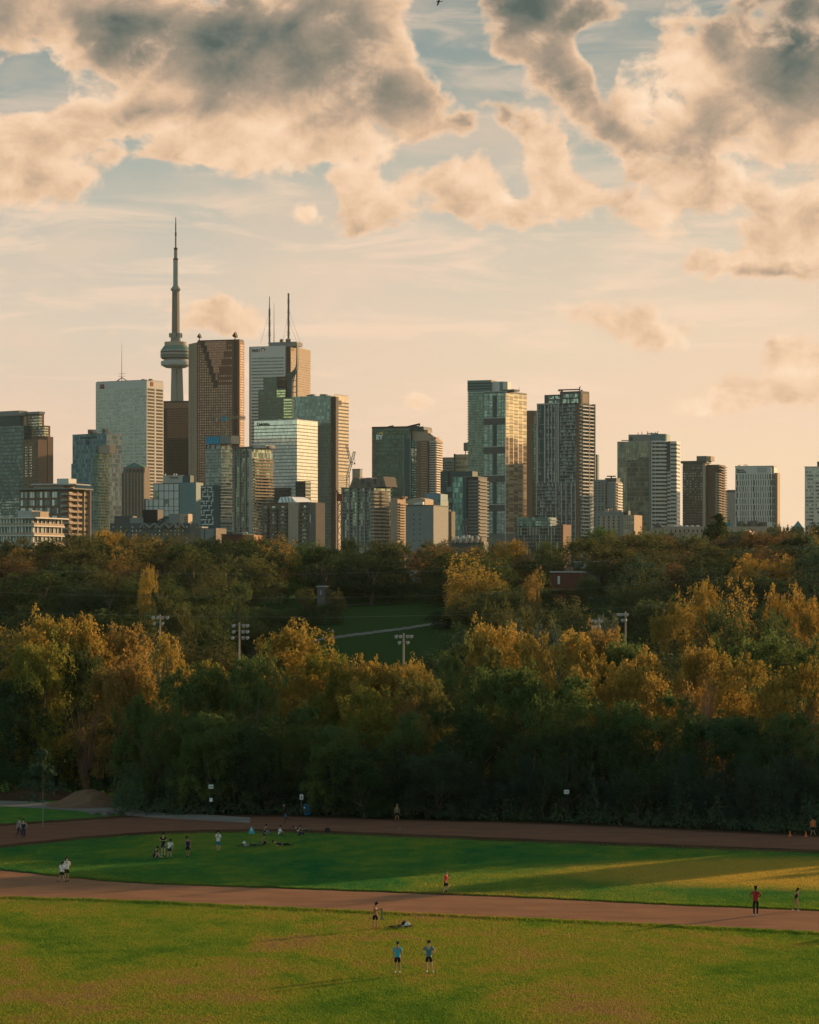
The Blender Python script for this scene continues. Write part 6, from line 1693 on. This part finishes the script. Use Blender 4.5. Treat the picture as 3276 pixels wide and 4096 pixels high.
def person(label, at, rz=0, pose=None, H=1.76, skin='fair', top='white', bottom='black', hair='black', shoes='shoed', sleeves=True, legs='shorts', face=0.0, cap=None, long_hair=False, z=0.0, group=None):
    P = dict(BASE); P.update(pose or {})
    e = empty('person', (at[0], at[1], z), rz, label, 'person', group)
    s = H/1.76; e.scale = (s, s, s)
    names = list(P); V = []; E_ = []; Rd = []
    ix = {}
    def add(n, p, r): ix[n] = len(V); V.append(p); Rd.append(r); return ix[n]
    add('pelvis', P['pelvis'], (.135,.10)); add('belly', P['belly'], (.125,.09)); add('chest', P['chest'], (.145,.10)); add('neck', P['neck'], .052)
    hd = Vector(P['head']); nk = Vector(P['neck']); ax = (Vector(P['crown'])-hd).normalized()
    add('jaw', tuple(hd - ax*.05), .068); add('head', tuple(hd + ax*.035), .088); add('top', tuple(hd + ax*.09), .060)
    E_ += [(0,1),(1,2),(2,3),(3,4),(4,5),(5,6)]
    f = Vector((math.sin(face), -math.cos(face), 0))
    n_ = add('nose', tuple(hd + f*.105 - ax*.005), .014); E_.append((5, n_))
    for S_ in 'LR':
        a = add('sh'+S_, P['sh'+S_], .062); b_ = add('el'+S_, P['el'+S_], .040); w = add('wr'+S_, L3(P['el'+S_], P['ha'+S_], .86), .026)
        pm = add('pa'+S_, P['ha'+S_], (.038,.020)); E_ += [(2,a),(a,b_),(b_,w),(w,pm)]
        d = (Vector(P['ha'+S_])-Vector(P['el'+S_])).normalized(); sd_ = d.cross(Vector((0,1,0)) if abs(d.y) < .8 else Vector((1,0,0))).normalized(); up = sd_.cross(d)
        for k, (off, ln) in enumerate(((-.03,.070),(-.010,.085),(.010,.080),(.030,.062))):
            q = Vector(P['ha'+S_]) + d*ln + sd_*off + up*(.010+.004*k); i = add(f'f{S_}{k}', tuple(q), .009); E_.append((pm, i))
        i = add('th'+S_, tuple(Vector(P['ha'+S_]) + d*.03 + sd_*-.055 + up*.015), .010); E_.append((w, i))
        h = add('hi'+S_, P['hi'+S_], .090); k_ = add('kn'+S_, P['kn'+S_], .056); cf = add('cf'+S_, L3(P['kn'+S_], P['an'+S_], .32), .052); an = add('an'+S_, P['an'+S_], .035)
        E_ += [(0,h),(h,k_),(k_,cf),(cf,an)]
    body = link('body', skin_mesh('body', V, E_, Rd, SK[skin]), e)
    sm_ = []
    for S_ in 'LR':
        an, to = Vector(P['an'+S_]), Vector(P['to'+S_]); heel = an + (an-to).normalized()*.045 + Vector((0,0,-.03))
        me = skin_mesh('shoe', [heel, L3(an, to, .35), to], [(0,1),(1,2)], [.042,.046,.036], CL[shoes]); link('shoe', me, e)
    if top:
        vv = [P['pelvis'], P['belly'], P['chest'], L3(P['chest'],P['neck'],.72)]; ee = [(0,1),(1,2),(2,3)]; rr_ = [(.165,.125),(.158,.12),(.172,.125),.075]
        lw = Vector(P['pelvis']) - (Vector(P['belly'])-Vector(P['pelvis'])).normalized()*.06; vv.insert(0, tuple(lw)); rr_.insert(0,(.168,.128)); ee = [(0,1),(1,2),(2,3),(3,4)]
        for S_ in 'LR':
            i = len(vv); vv.append(P['sh'+S_]); rr_.append(.080); ee.append((3,i))
            if sleeves: vv.append(L3(P['sh'+S_],P['el'+S_],.68)); rr_.append(.064); ee.append((i,i+1))
        link('shirt', skin_mesh('shirt', vv, ee, rr_, CL[top], 2), e)
    if bottom:
        k = {'shorts': .82, 'short': .45, 'long': 1.0}[legs]
        vv = [P['pelvis']]; rr_ = [(.155,.125)]; ee = []
        vv.append(tuple(Vector(P['pelvis']) + (Vector(P['belly'])-Vector(P['pelvis'])).normalized()*.05)); rr_.append((.148,.118)); ee.append((0,1))
        for S_ in 'LR':
            i = len(vv); vv.append(P['hi'+S_]); rr_.append(.105); ee.append((0,i))
            vv.append(L3(P['hi'+S_],P['kn'+S_],k)); rr_.append(.092 if legs != 'long' else .068); ee.append((i,i+1))
            if legs == 'long': vv.append(L3(P['kn'+S_],P['an'+S_],.9)); rr_.append(.050); ee.append((i+1,i+2))
        link('trousers' if legs == 'long' else 'shorts', skin_mesh('shorts', vv, ee, rr_, CL[bottom]), e)
    bk = -f
    if cap:
        me = skin_mesh('cap', [tuple(hd+ax*.085+bk*.01), tuple(hd+ax*.12), tuple(hd+ax*.075+f*.15)], [(0,1),(0,2)], [.096,.07,(.06,.012)], cap); link('cap', me, e)
    elif hair:
        pts = [tuple(hd+ax*.085+bk*.015), tuple(hd+ax*.125), tuple(hd+ax*.0+bk*.07)]; rr_ = [.096,.062,.062]; ee = [(0,1),(0,2)]
        if long_hair: pts += [tuple(hd-ax*.10+bk*.13)]; rr_ += [.045]; ee += [(2,3)]
        link('hair', skin_mesh('hair', pts, ee, rr_, HAIR[hair]), e)
    return e
def foot(u, v): Y = gy(v); return (PX(u, Y), Y)
HIPS = dict(elL=(-.36,.03,1.18), haL=(-.17,-.02,1.03), elR=(.36,.03,1.18), haR=(.17,-.02,1.03))
def run(sgn, arms=1):
    """side-on running stride heading to +x * sgn"""
    q = lambda x, z, y=0: (x*sgn, y, z)
    return dict(belly=q(.02,1.10), chest=q(.06,1.30), neck=q(.10,1.46), head=q(.14,1.59), crown=q(.16,1.67), shL=q(.05,1.41,-.17), shR=q(.07,1.41,.17), hiL=q(0,.90,-.09), hiR=q(0,.90,.09),
      elL=q(-.16,1.20,-.23), haL=q(.02,1.03,-.2), elR=q(.22,1.17,.2), haR=q(.38,1.24,.14), knL=q(.26,.62,-.09), anL=q(.02,.34,-.09), toL=q(.12,.22,-.09), knR=q(-.05,.50,.08), anR=q(-.16,.10,.08), toR=q(-.03,.05,.08))
WALKL = dict(anL=(-.20,.0,.10), knL=(-.12,-.05,.50), toL=(-.32,-.02,.04), anR=(.22,.0,.12), knR=(.10,-.04,.50), toR=(.10,-.02,.04))
person('person in cyan t-shirt, black shorts and cap standing on the near grass', foot(1590,3892), 0, None, 1.80, 'tan', 'cyan', 'black', cap=CL['navy'], shoes='shoe', face=.3)
person('person in grey-teal t-shirt standing with hands on hips on the near grass', foot(1715,3890), 0, dict(HIPS, anL=(-.10,.02,.09), toL=(-.13,-.12,.04), knR=(.15,-.01,.49), anR=(.24,.02,.09), toR=(.30,-.10,.04)), 1.80, 'fair', 'slate', 'black', hair='brown', shoes='shoe')
ph = person('shirtless person in black shorts looking at a shirt held in both hands', foot(1501,3716), 0, dict(shL=(-.06,-.15,1.42), shR=(.02,.15,1.42), elL=(.10,-.20,1.20), haL=(.36,-.06,1.27), elR=(.16,.12,1.24), haR=(.38,.03,1.33), head=(.05,0,1.60), crown=(.09,0,1.68), chest=(-.02,0,1.30), toL=(.02,-.06,.04), toR=(.26,.0,.04), anL=(-.10,-.03,.09), anR=(.10,.03,.09)), 1.74, 'tan', None, 'black', shoes='shoer', face=R(90))
f_ = foot(1501,3716)
m = MB(); m.prism([(-.07,-.03),(.07,-.03),(.07,.03),(-.07,.03)], .72, 1.35, [(-.05,-.025),(.04,-.025),(.04,.025),(-.05,.025)]); m.prism([(-.14,-.04),(.15,-.04),(.13,.04),(-.13,.04)], .60, .74, [(-.09,-.03),(.09,-.03),(.09,.03),(-.09,.03)])
tag(m.build('shirt', CL['olive'], None, loc=(f_[0]+.43, f_[1]-.01, 0)), 'grey-green shirt hanging from the shirtless person hands', 'shirt')
person('person running right in orange-red t-shirt, black shorts and cap at the infield edge', foot(1781,3580), 0, run(1), 1.78, 'fair', 'red', 'black', cap=CL['olive'], face=R(90))
person('tall person in red t-shirt and black tights seen from behind on the near track', foot(3023,3664), R(180), dict(elL=(-.34,-.02,1.22), haL=(-.22,-.18,1.14), elR=(.34,-.02,1.22), haR=(.22,-.18,1.14), anL=(-.08,.02,.09), anR=(.10,.02,.09), toL=(-.08,-.12,.04), toR=(.12,-.12,.04)), 2.0, 'dark', 'dred', 'black', legs='long', shoes='shoe')
person('person jogging in black crop top and pink shorts, phone raised, right', foot(3184,3645), 0, dict(run(1), haR=(.36,.12,1.38), haL=(-.22,-.2,1.22), knL=(.22,.52,-.09)[0:1]+(-.09,.52), anL=(.12,-.09,.10), toL=(.24,-.09,.04), knR=(-.04,.08,.52), anR=(-.28,.08,.12), toR=(-.18,.08,.04)), 1.60, 'tan', 'black', 'pink', legs='short', sleeves=False, long_hair=True, shoes='shoe', face=R(90))
person('walking person in loose white t-shirt, ponytail and black shorts by the infield edge', foot(248,3529), 0, dict(WALKL, elR=(.14,-.16,1.12), haR=(.22,-.2,.95), anR=(.24,0,.09), anL=(-.30,0,.14), toL=(-.42,0,.05), toR=(.36,-.02,.04), head=(.05,0,1.58), crown=(.08,0,1.66)), 1.55, 'fair', 'white', 'black', long_hair=True, face=R(80))
person('taller walking person in white t-shirt beside the one with a ponytail', foot(267,3526), 0, dict(elR=(.28,-.08,1.22), haR=(.20,-.22,1.18), anL=(-.05,0,.09), anR=(.10,.1,.09), toL=(-.02,-.12,.04), toR=(.14,-.02,.04)), 1.82, 'fair', 'white', 'black', hair='brown', face=R(60))
FOLD = dict(elL=(-.28,-.06,1.20), haL=(-.03,-.20,1.18), elR=(.28,-.06,1.20), haR=(.03,-.22,1.17))
person('person in black t-shirt standing with arms folded in front in the infield group', foot(653,3420), 0, FOLD, 1.80, 'fair', 'black', 'navy', shoes='shoe')
person('person in white t-shirt bending forward in the infield group', foot(678,3434), 0, dict(pelvis=(-.05,0,.90), belly=(.0,0,1.03), chest=(.10,-.05,1.20), neck=(.13,-.10,1.34), head=(.12,-.14,1.46), crown=(.11,-.2,1.53), shL=(-.06,-.05,1.32), shR=(.24,-.02,1.28), elL=(-.20,-.12,1.16), haL=(-.36,-.2,1.08), elR=(.28,-.12,1.06), haR=(.26,-.22,.84), anR=(.14,0,.09), toR=(.2,-.1,.04), anL=(-.16,0,.1)), 1.72, 'fair', 'white', 'navy')
person('person in black crouching on the infield grass with one leg out', foot(622,3436), 0, dict(pelvis=(-.10,0,.22), belly=(-.06,0,.38), chest=(.0,-.02,.58), neck=(.06,-.03,.74), head=(.12,-.05,.86), crown=(.15,-.07,.93), shL=(-.12,-.08,.68), shR=(.14,.06,.70), elL=(.08,-.2,.48), haL=(.26,-.2,.38), elR=(.26,-.05,.52), haR=(.34,-.1,.30), hiL=(-.12,-.1,.20), hiR=(-.08,.1,.20), knL=(.12,-.22,.40), anL=(-.04,-.22,.10), toL=(.08,-.26,.05), knR=(.34,.0,.24), anR=(.66,-.1,.10), toR=(.72,-.12,.16)), 1.76, 'fair', 'black', 'black')
person('shirtless slim person in black shorts looking down, right of the infield group', foot(751,3430), 0, dict(head=(-.04,-.04,1.58), crown=(-.08,-.06,1.65), haL=(-.12,-.2,.98), elL=(-.2,-.05,1.16), anL=(-.06,0,.09), anR=(.06,0,.09), toL=(-.12,-.12,.04), toR=(.0,-.13,.04)), 1.76, 'tan', 'navy', 'black', sleeves=False, face=R(-60))
person('person in white t-shirt and blue shorts holding hands to the chin on the infield', foot(873,3408), 0, dict(elL=(-.24,-.1,1.22), haL=(-.03,-.18,1.36), elR=(.24,-.1,1.15), haR=(.05,-.2,1.26), knL=(-.10,-.02,.49), anL=(-.02,0,.09), toL=(-.02,-.13,.04)), 1.76, 'fair', 'white', 'blue')
person('person jogging in pale cap and bright blue shorts on the far track', foot(1143,3294), 0, dict(run(-1), knL=(-.05,-.09,.5), anL=(-.02,-.09,.1), toL=(-.12,-.12,.04), knR=(.02,.08,.5), anR=(.30,.08,.42), toR=(.38,.08,.34)), 1.74, 'dark', 'black', 'blue', hair='light')
person('person walking left in a drab dress on the far track below the dense trees', foot(1588,3285), 0, dict(WALKL, pelvis=(0,0,.94)), 1.60, 'tan', 'olive', 'black', hair='light', face=R(-90))
person('person in orange top walking at the right edge on the far track', foot(3252,3347), 0, WALKL, 1.72, 'tan', 'orange', 'black', face=R(-90))
person('walking person in black leggings at the left end of the far track, front of two', foot(94,3353), 0, dict(elR=(.34,.0,1.24), haR=(.26,-.05,1.02), knL=(-.08,0,.5), anL=(-.03,0,.09), toL=(-.05,-.13,.04), anR=(.12,.04,.09)), 1.68, 'fair', 'navy', 'navy', legs='long', sleeves=False)
person('walking person in dark trousers with a bag, further of the pair at left', foot(78,3348), 0, dict(WALKL, anL=(-.26,0,.1), toL=(-.38,0,.04)), 1.68, 'fair', 'grey', 'navy', legs='long', face=R(-40))
LIE = dict(pelvis=(0,0,.14), belly=(-.18,0,.16), chest=(-.38,0,.20), neck=(-.54,0,.28), head=(-.66,0,.34), crown=(-.73,0,.38), shL=(-.44,-.17,.20), shR=(-.44,.17,.20), elL=(-.5,-.24,.05), haL=(-.28,-.26,.05), elR=(-.5,.24,.05), haR=(-.3,.26,.05), hiL=(.02,-.09,.12), hiR=(.02,.09,.12), knL=(.42,-.1,.22), knR=(.42,.1,.12), anL=(.82,-.1,.08), anR=(.84,.1,.08), toL=(.9,-.1,.16), toR=(.92,.1,.16))
SIT = dict(pelvis=(0,0,.14), belly=(.0,0,.30), chest=(.04,0,.50), neck=(.07,0,.66), head=(.09,-.02,.79), crown=(.10,-.03,.87), shL=(.02,-.17,.60), shR=(.04,.17,.60), elL=(.12,-.2,.40), haL=(.30,-.12,.36), elR=(.14,.2,.40), haR=(.32,.12,.36), hiL=(.03,-.09,.12), hiR=(.03,.09,.12), knL=(.34,-.12,.40), knR=(.36,.1,.38), anL=(.46,-.12,.08), anR=(.50,.1,.08), toL=(.58,-.12,.05), toR=(.62,.1,.05))
person('person in brown sitting among the bikes on the dark infield grass', foot(1052,3381), R(20), SIT, 1.7, 'tan', 'olive', 'black')
person('person in black lying on the grass right of the seated one', foot(1128,3384), 0, LIE, 1.75, 'fair', 'black', 'black', legs='long')
person('person sitting at the far edge of the infield below the trees, knees up', foot(1059,3340), R(10), SIT, 1.7, 'fair', 'navy', 'grey', legs='long')
person('person lying on the verge of the far track', foot(1208,3324), 0, LIE, 1.7, 'fair', 'black', 'olive', legs='long')
person('person in pale top sitting on the far infield edge right of the folded cloth', foot(1118,3343), R(-20), SIT, 1.65, 'fair', 'white', 'olive', legs='long')
person('person in dark clothes sitting on the far infield edge, right end of the picnic row', foot(1196,3344), R(30), SIT, 1.65, 'fair', 'navy', 'navy', legs='long')
g = ground_at(1322, 2530)
person('tiny person in white sitting on the dark hillside clearing above the pale path', (g.x+.4, g.y), 0, SIT, 1.7, 'fair', 'white', 'grey', legs='long', z=g.z)
person('tiny person in black beside the one in white on the hillside clearing', (g.x-.7, g.y), 0, SIT, 1.7, 'fair', 'black', 'navy', legs='long', z=g.z)

# bicycles lying on the grass
def bicycle(label, at, rz, scale=1.0, frame_c='black', upright=False):
    e = empty('bicycle', (at[0], at[1], .04), rz, label, 'bicycle', 'bicycles lying on the grass')
    fm = {'black': M['dark'], 'white': M['wht2']}[frame_c]
    T = Matrix.Rotation(R(78), 4, 'X')
    def part(name, m, mat):
        o = m.build(name, mat, e); o.data.transform(T); return o
    for x in (-.52, .52):
        m = MB(); m.tube([(x+.33*math.cos(a*math.pi/12), 0, .34+.33*math.sin(a*math.pi/12)) for a in range(25)], .022, 6); w = part('wheel', m, M['dark'])
        m = MB()
        for k in range(8): a = k*math.pi/4; m.tube([(x,0,.34),(x+.32*math.cos(a),0,.34+.32*math.sin(a))], .006, 3)
        sp = m.build('spokes', M['steel'], w); sp.data.transform(T)
    m = MB()
    for A, B in (((-.52,.34),(-.05,.32)),((-.05,.32),(-.18,.82)),((-.52,.34),(-.16,.74)),((-.05,.32),(.36,.78)),((-.16,.74),(.34,.82)),((.52,.34),(.33,.90))): m.tube([(A[0],0,A[1]),(B[0],0,B[1])], .022, 6)
    part('frame', m, fm)
    m = MB(); m.tube([(.34,-.24,.96),(.38,-.1,.98),(.33,0,.92),(.38,.1,.98),(.34,.24,.96)], .018, 6); part('handlebar', m, M['steel'])
    m = MB(); m.prism([(-.30,-.07),(-.06,-.03),(-.06,.03),(-.30,.07)], .82, .88); part('saddle', m, M['dark'])
    m = MB(); m.tube([(-.05,-.1,.32),(.08,-.1,.22),(.08,-.2,.22)], .015, 5); m.tube([(-.05,.1,.32),(-.18,.1,.42),(-.18,.2,.42)], .015, 5); m.tube([(-.05,-.1,.32),(-.05,.1,.32)], .05, 8); part('crank', m, M['steel'])
    return e
bicycle('bicycle lying on the near grass right of the shirtless person', foot(1598,3709), R(12), frame_c='white')
bicycle('bicycle lying left of the person sitting in brown on the infield', foot(1010,3384), R(5))
bicycle('bicycle lying furthest left beside the picnic group on the infield', foot(990,3386), R(-15), frame_c='white')
def bag(label, at, s, mat, name='bag'):
    m = MB(); m.prism([(-.5*s,-.3*s),(.5*s,-.3*s),(.5*s,.3*s),(-.5*s,.3*s)], 0, .42*s, [(-.4*s,-.2*s),(.4*s,-.2*s),(.4*s,.2*s),(-.4*s,.2*s)]); m.prism([(-.4*s,-.2*s),(.4*s,-.2*s),(.4*s,.2*s),(-.4*s,.2*s)], .42*s, .62*s, [(-.2*s,-.1*s),(.2*s,-.1*s),(.2*s,.1*s),(-.2*s,.1*s)])
    e = m.build(name, mat, None, loc=(at[0], at[1], .0)); tag(e, label, 'bag')
    h = MB(); h.tube([(-.18*s,0,.6*s),(-.1*s,0,.78*s),(.1*s,0,.78*s),(.18*s,0,.6*s)], .03*s, 5); h.build('handle', mat, e)
bag('pale bag lit by sun at the right end of the near bicycle', foot(1629,3706), .42, CL['white'])
bag('dark bag on the near bicycle beside the pale bag', foot(1617,3703), .45, CL['black'])
bag('small pale bag at the left end of the infield picnic group', foot(977,3374), .3, CL['white'])
bag('brown bag on the far track verge below the dense trees', foot(1598,3324), .5, M['brown'])
bag('dark backpack standing on the verge right of the picnic row', foot(1310,3326), .55, CL['black'])
# small teal pop-up shelter
f_ = foot(1006,3334)
e = empty('pop_up_tent', (f_[0], f_[1], 0), 0, 'small teal and white pop-up tent at the far edge of the infield', 'tent')
e.scale = (.5,.5,.5)
m = MB(); m.prism([(-.55,-.5),(.55,-.5),(.55,.5),(-.55,.5)], 0, .55, [(-.42,-.35),(.42,-.35),(.42,.35),(-.42,.35)]); m.prism([(-.42,-.35),(.42,-.35),(.42,.35),(-.42,.35)], .55, 1.25, [(-.05,-.05),(.05,-.05),(.05,.05),(-.05,.05)]); m.build('canopy', paint('tent_teal', (.04,.25,.28), .8), e)
MB().slabxz([(-.16,.5),(.16,.5),(.0,1.15)], -.43, -.2).build('door_panel', CL['white'], e)
# traffic cones
for u, v, l in ((3160,3345,'left of the two small orange cones at the right end of the far track'),(3224,3347,'right of the two small orange cones, beside the orange-topped walker')):
    f_ = foot(u, v); e = empty('traffic_cone', (f_[0], f_[1], .01), 0, l, 'cone', 'orange cones on the far track')
    MB().lathe([(.13,.03),(.03,.45),(.02,.47)], 12).build('cone', CL['orange'], e); MB().box(-.18,.18,-.18,.18,0,.03).build('base', CL['orange'], e)
# posts with signs
def sign_post(label, u, vbase, vtop_, w, h, Y=None, col=None, symbols=True, post=None, arrow=False):
    f_ = foot(u, vbase); e = empty('sign_post', (f_[0], f_[1], 0), 0, label, 'sign')
    zt = PZ(vtop_, f_[1]); MB().tube([(0,0,-.1),(0,0,post or zt)], .05 if post else .035, 8).build('post', M['steel'] if not post else M['dark'], e)
    m = MB(); c = .12*w
    m.slabxz([(-w/2+c,zt-h),(w/2-c,zt-h),(w/2,zt-h+c),(w/2,zt-c),(w/2-c,zt),(-w/2+c,zt),(-w/2,zt-c),(-w/2,zt-h+c)], -.09, -.06)
    s = m.build('sign_board', paint('sign_white', (.50,.52,.47), .6), e)
    if symbols:
        for x in (-w*.22, w*.22):
            m = MB(); m.tube([(x+w*.13*math.cos(a*math.pi/8), -.095, zt-h/2+w*.13*math.sin(a*math.pi/8)) for a in range(17)], .02, 4); m.build('symbol', M['dgrey'], s)
    if arrow:
        m = MB(); m.slabxz([(-.03,zt-h+.08),(.03,zt-h+.08),(.03,zt-h+.22),(.08,zt-h+.22),(0,zt-h+.32),(-.08,zt-h+.22),(-.03,zt-h+.22)], -.10, -.09); m.build('symbol', M['dark'], s)
    return e, f_
e, f_ = sign_post('white two-symbol sign on tall dark pole left of centre by the far track', 844, 3262, 3138, .48, .40, post=4.2)
MB().box(-.14,.16,-.12,-.06,1.35,1.7).build('notice', paint('sign_white', (.5,.52,.47), .6), e)
sign_post('white two-symbol sign on tall dark pole right of centre by the far track', 2266, 3292, 3159, .48, .38, post=7.0)
e, f_ = sign_post('white upright sign on thin post beside the blue bin', 1206, 3258, 3177, .36, .52, symbols=False, arrow=True)
f_ = foot(1228, 3259)
e = empty('recycling_bin', (f_[0], f_[1], 0), 0, 'blue recycling bin with sloping lid beside the far track', 'bin')
MB().prism([(-.3,-.35),(.3,-.35),(.3,.35),(-.3,.35)], 0, .95, [(-.34,-.38),(.34,-.38),(.34,.38),(-.34,.38)]).build('bin_body', paint('bin_blue', (.01,.10,.20), .5), e)
MB().prism([(-.36,-.4),(.36,-.4),(.36,.4),(-.36,.4)], .95, 1.02, [(-.1,-.3),(.36,-.3),(.36,.3),(-.1,.3)]).build('lid', paint('bin_lid', (.02,.14,.24), .5), e)
MB().box(-.3,-.18,-.40,-.37,.55,.8).build('sticker', CL['white'], e)
for x_ in (-.2,.2): MB().tube([(x_,.36,.1),(x_,.42,.1)], .1, 10).build('wheel', M['dark'], e)

# floodlight masts
def floodlight(label, u, vt, Y, rows, z0=None, vb=None):
    x = PX(u, Y); g = ground_h(x, Y); zt = PZ(vt, Y)-g
    e = empty('floodlight_mast', (x, Y, g), 0, label, 'floodlight', 'floodlight masts above the trees')
    MB().tube([(0,0,-.3),(0,0,zt)], [.22,.11], 8).build('pole', M['tan'], e)
    for r_, lamps in enumerate(rows):
        lamps = [q*.72 for q in lamps]; z = zt - .3 - r_*.85
        MB().tube([(min(lamps)-.3,0,z),(max(lamps)+.3,0,z)], .08, 5).build('crossbar', M['steel'], e)
        for k, xl in enumerate(lamps):
            m = MB(); s_ = .25; m.lathe([(.07,-.24),(.14,-.14),(s_*.85,.03),(s_,.20),(s_*.9,.24)], 14)
            o = m.build('lamp', paint('lamp_housing', (.30,.27,.24), .5, .1), e, smooth=False, loc=(xl, -.25, z-.15)); o.rotation_euler = (R(100), 0, R(25 if xl > 0 else -25))
floodlight('six-lamp floodlight mast furthest left above the golden trees', 640, 2458, 410, [(-1.3,-.3,.5,1.4),(-1.0,.4)])
floodlight('nine-lamp floodlight mast left of the large golden tree', 957, 2490, 400, [(-1.0,.8,1.5),(-1.0,.7,1.5),(-1.2,.7,1.5)])
floodlight('six-lamp floodlight mast in front of the hillside clearing', 1614, 2533, 395, [(-1.3,-.5,.7,1.4),(-.7,.7)])
floodlight('floodlight mast with three lamp rows above the right-hand trees', 2397, 2472, 420, [(-1.4,-.7,-.1,.3),(-1.3,-.6,.0),(-1.0,-.3)])
floodlight('floodlight mast furthest right, partly hidden by trees', 2502, 2446, 425, [(-1.4,-.8,-.1,.2),(-.6,0)])

# houses among the hillside trees
def house(label, uL, uR, vt, vb, Y, mat, cat='house', roofm=None, side=None, vtop_roof=None):
    x0, x1 = PX(uL, Y), PX(uR, Y); g = ground_h((x0+x1)/2, Y); z1 = PZ(vt, Y)-g
    e = empty('house', ((x0+x1)/2, Y, g), R(-10), label, cat); w = (x1-x0)/2
    MB().box(-w,w,0,9,-.5,z1).build('wall', mat, e)
    MB().box(-w-.2,w+.2,-.25,9.2,z1,z1+.3).build('roof', roofm or M['concrete'], e)
    return e, w, z1
e, w, z1 = house('red brick flat-roofed house half hidden among the hillside trees', 2202, 2322, 2290, 2345, 640, M['redb'])
MB().box(-w+1.6,-w+2.1,-.1,0,z1-2.6,z1-.8).build('window', M['wht2'], e)
MB().box(-.4,1.2,3,4,z1+.3,z1+1.3).build('chimney', M['brown'], e)
e, w, z1 = house('grey house behind the red brick one among the trees', 2298, 2376, 2250, 2290, 668, M['grey'])
MB().box(-w+1,-w+3.2,-.1,0,z1-1.6,z1-.3).build('window', M['gblind'], e)
MB().box(w-2,w-.6,.5,2,z1+.3,z1+1.0).build('chimney', M['orange'], e)
e, w, z1 = house('narrow grey wall of a building behind the trees left of the clearing', 1268, 1300, 2348, 2400, 652, M['stone'])
MB().box(-w*.3,w*.2,-.1,0,z1-1.8,z1-.7).build('window', M['gblind'], e)

# overhead wires strung across the valley
def wire(label, pts, Y):
    P = []
    for i in range(41):
        u = pts[0][0]+(pts[-1][0]-pts[0][0])*i/40
        P.append((PX(u, Y), Y, PZ(interp(pts, u), Y)))
    o = MB().tube(P, .013, 3).build('overhead_wire', M['grey']); tag(o, label, 'wire', 'wires strung across the valley')
wire('topmost thin wire across the trees below the skyline', [(-60,2280),(500,2290),(1100,2298),(1700,2285),(2300,2250),(3340,2180)], 352)
wire('second thin wire across the trees, above the clearing', [(-60,2368),(500,2384),(1200,2394),(1900,2378),(2400,2350),(3340,2270)], 353)
wire('lowest thin wire crossing the hillside clearing', [(-60,2450),(600,2462),(1300,2470),(1900,2458),(2500,2430),(3340,2370)], 354)

# light aircraft
Y = 1500.0
e = empty('aeroplane', (PX(1757, Y), Y, PZ(6, Y)), R(8), 'small dark propeller aeroplane at the top edge of the sky', 'aeroplane')
m = MB(); m.tube([(-1.62,0,.02),(-1.2,0,0),(-.2,0,.05),(.6,0,-.08),(1.6,0,.10)], [.06,.26,.32,.18,.07], 8); m.build('fuselage', M['dark'], e)
m = MB(); m.prism([(-.75,-4.4),(-.2,-4.4),(.15,0),(-.1,4.4),(-.75,4.4),(-.85,0)], -.16, -.06); w_ = m.build('wing', M['dark'], e); w_.rotation_euler = (R(-14), R(-4), 0)
MB().slabxz([(1.15,.05),(1.7,.05),(1.72,.62),(1.48,.62)], -.04, .04).build('tail_fin', M['dark'], e)
MB().prism([(1.2,-1),(1.6,-1),(1.6,1),(1.2,1)], .08, .13).build('tailplane', M['dark'], e)
# ================================================================== evening air
m = bpy.data.materials.new('haze'); m.use_nodes = True
t = NT(m.node_tree)
for n in list(t.n):
    if n.type == 'BSDF_PRINCIPLED': t.n.remove(n)
pv = t.new('ShaderNodeVolumePrincipled'); pv.inputs['Color'].default_value = (.80,.90,.86,1); pv.inputs['Density'].default_value = 8.5e-6; pv.inputs['Anisotropy'].default_value = .2
t.con(pv.outputs[0], [n for n in t.n if n.type == 'OUTPUT_MATERIAL'][0].inputs['Volume'])
tag(MB().box(-2200, 2200, -60, 5200, -3.2, 620).build('haze', m), 'thin warm evening haze over park and city', 'haze', kind='stuff')
for o in list(COL.objects): scene.collection.objects.link(o)
bpy.data.collections.remove(COL)
scene.render.engine = 'CYCLES'
scene.cycles.use_denoising = True
try: scene.cycles.denoiser = 'OPENIMAGEDENOISE'
except Exception: pass
scene.cycles.max_bounces = 5; scene.cycles.diffuse_bounces = 2; scene.cycles.glossy_bounces = 3
scene.cycles.transmission_bounces = 3; scene.cycles.transparent_max_bounces = 4
scene.cycles.sample_clamp_indirect = 6
wd.cycles.sampling_method = 'MANUAL'; wd.cycles.sample_map_resolution = 512
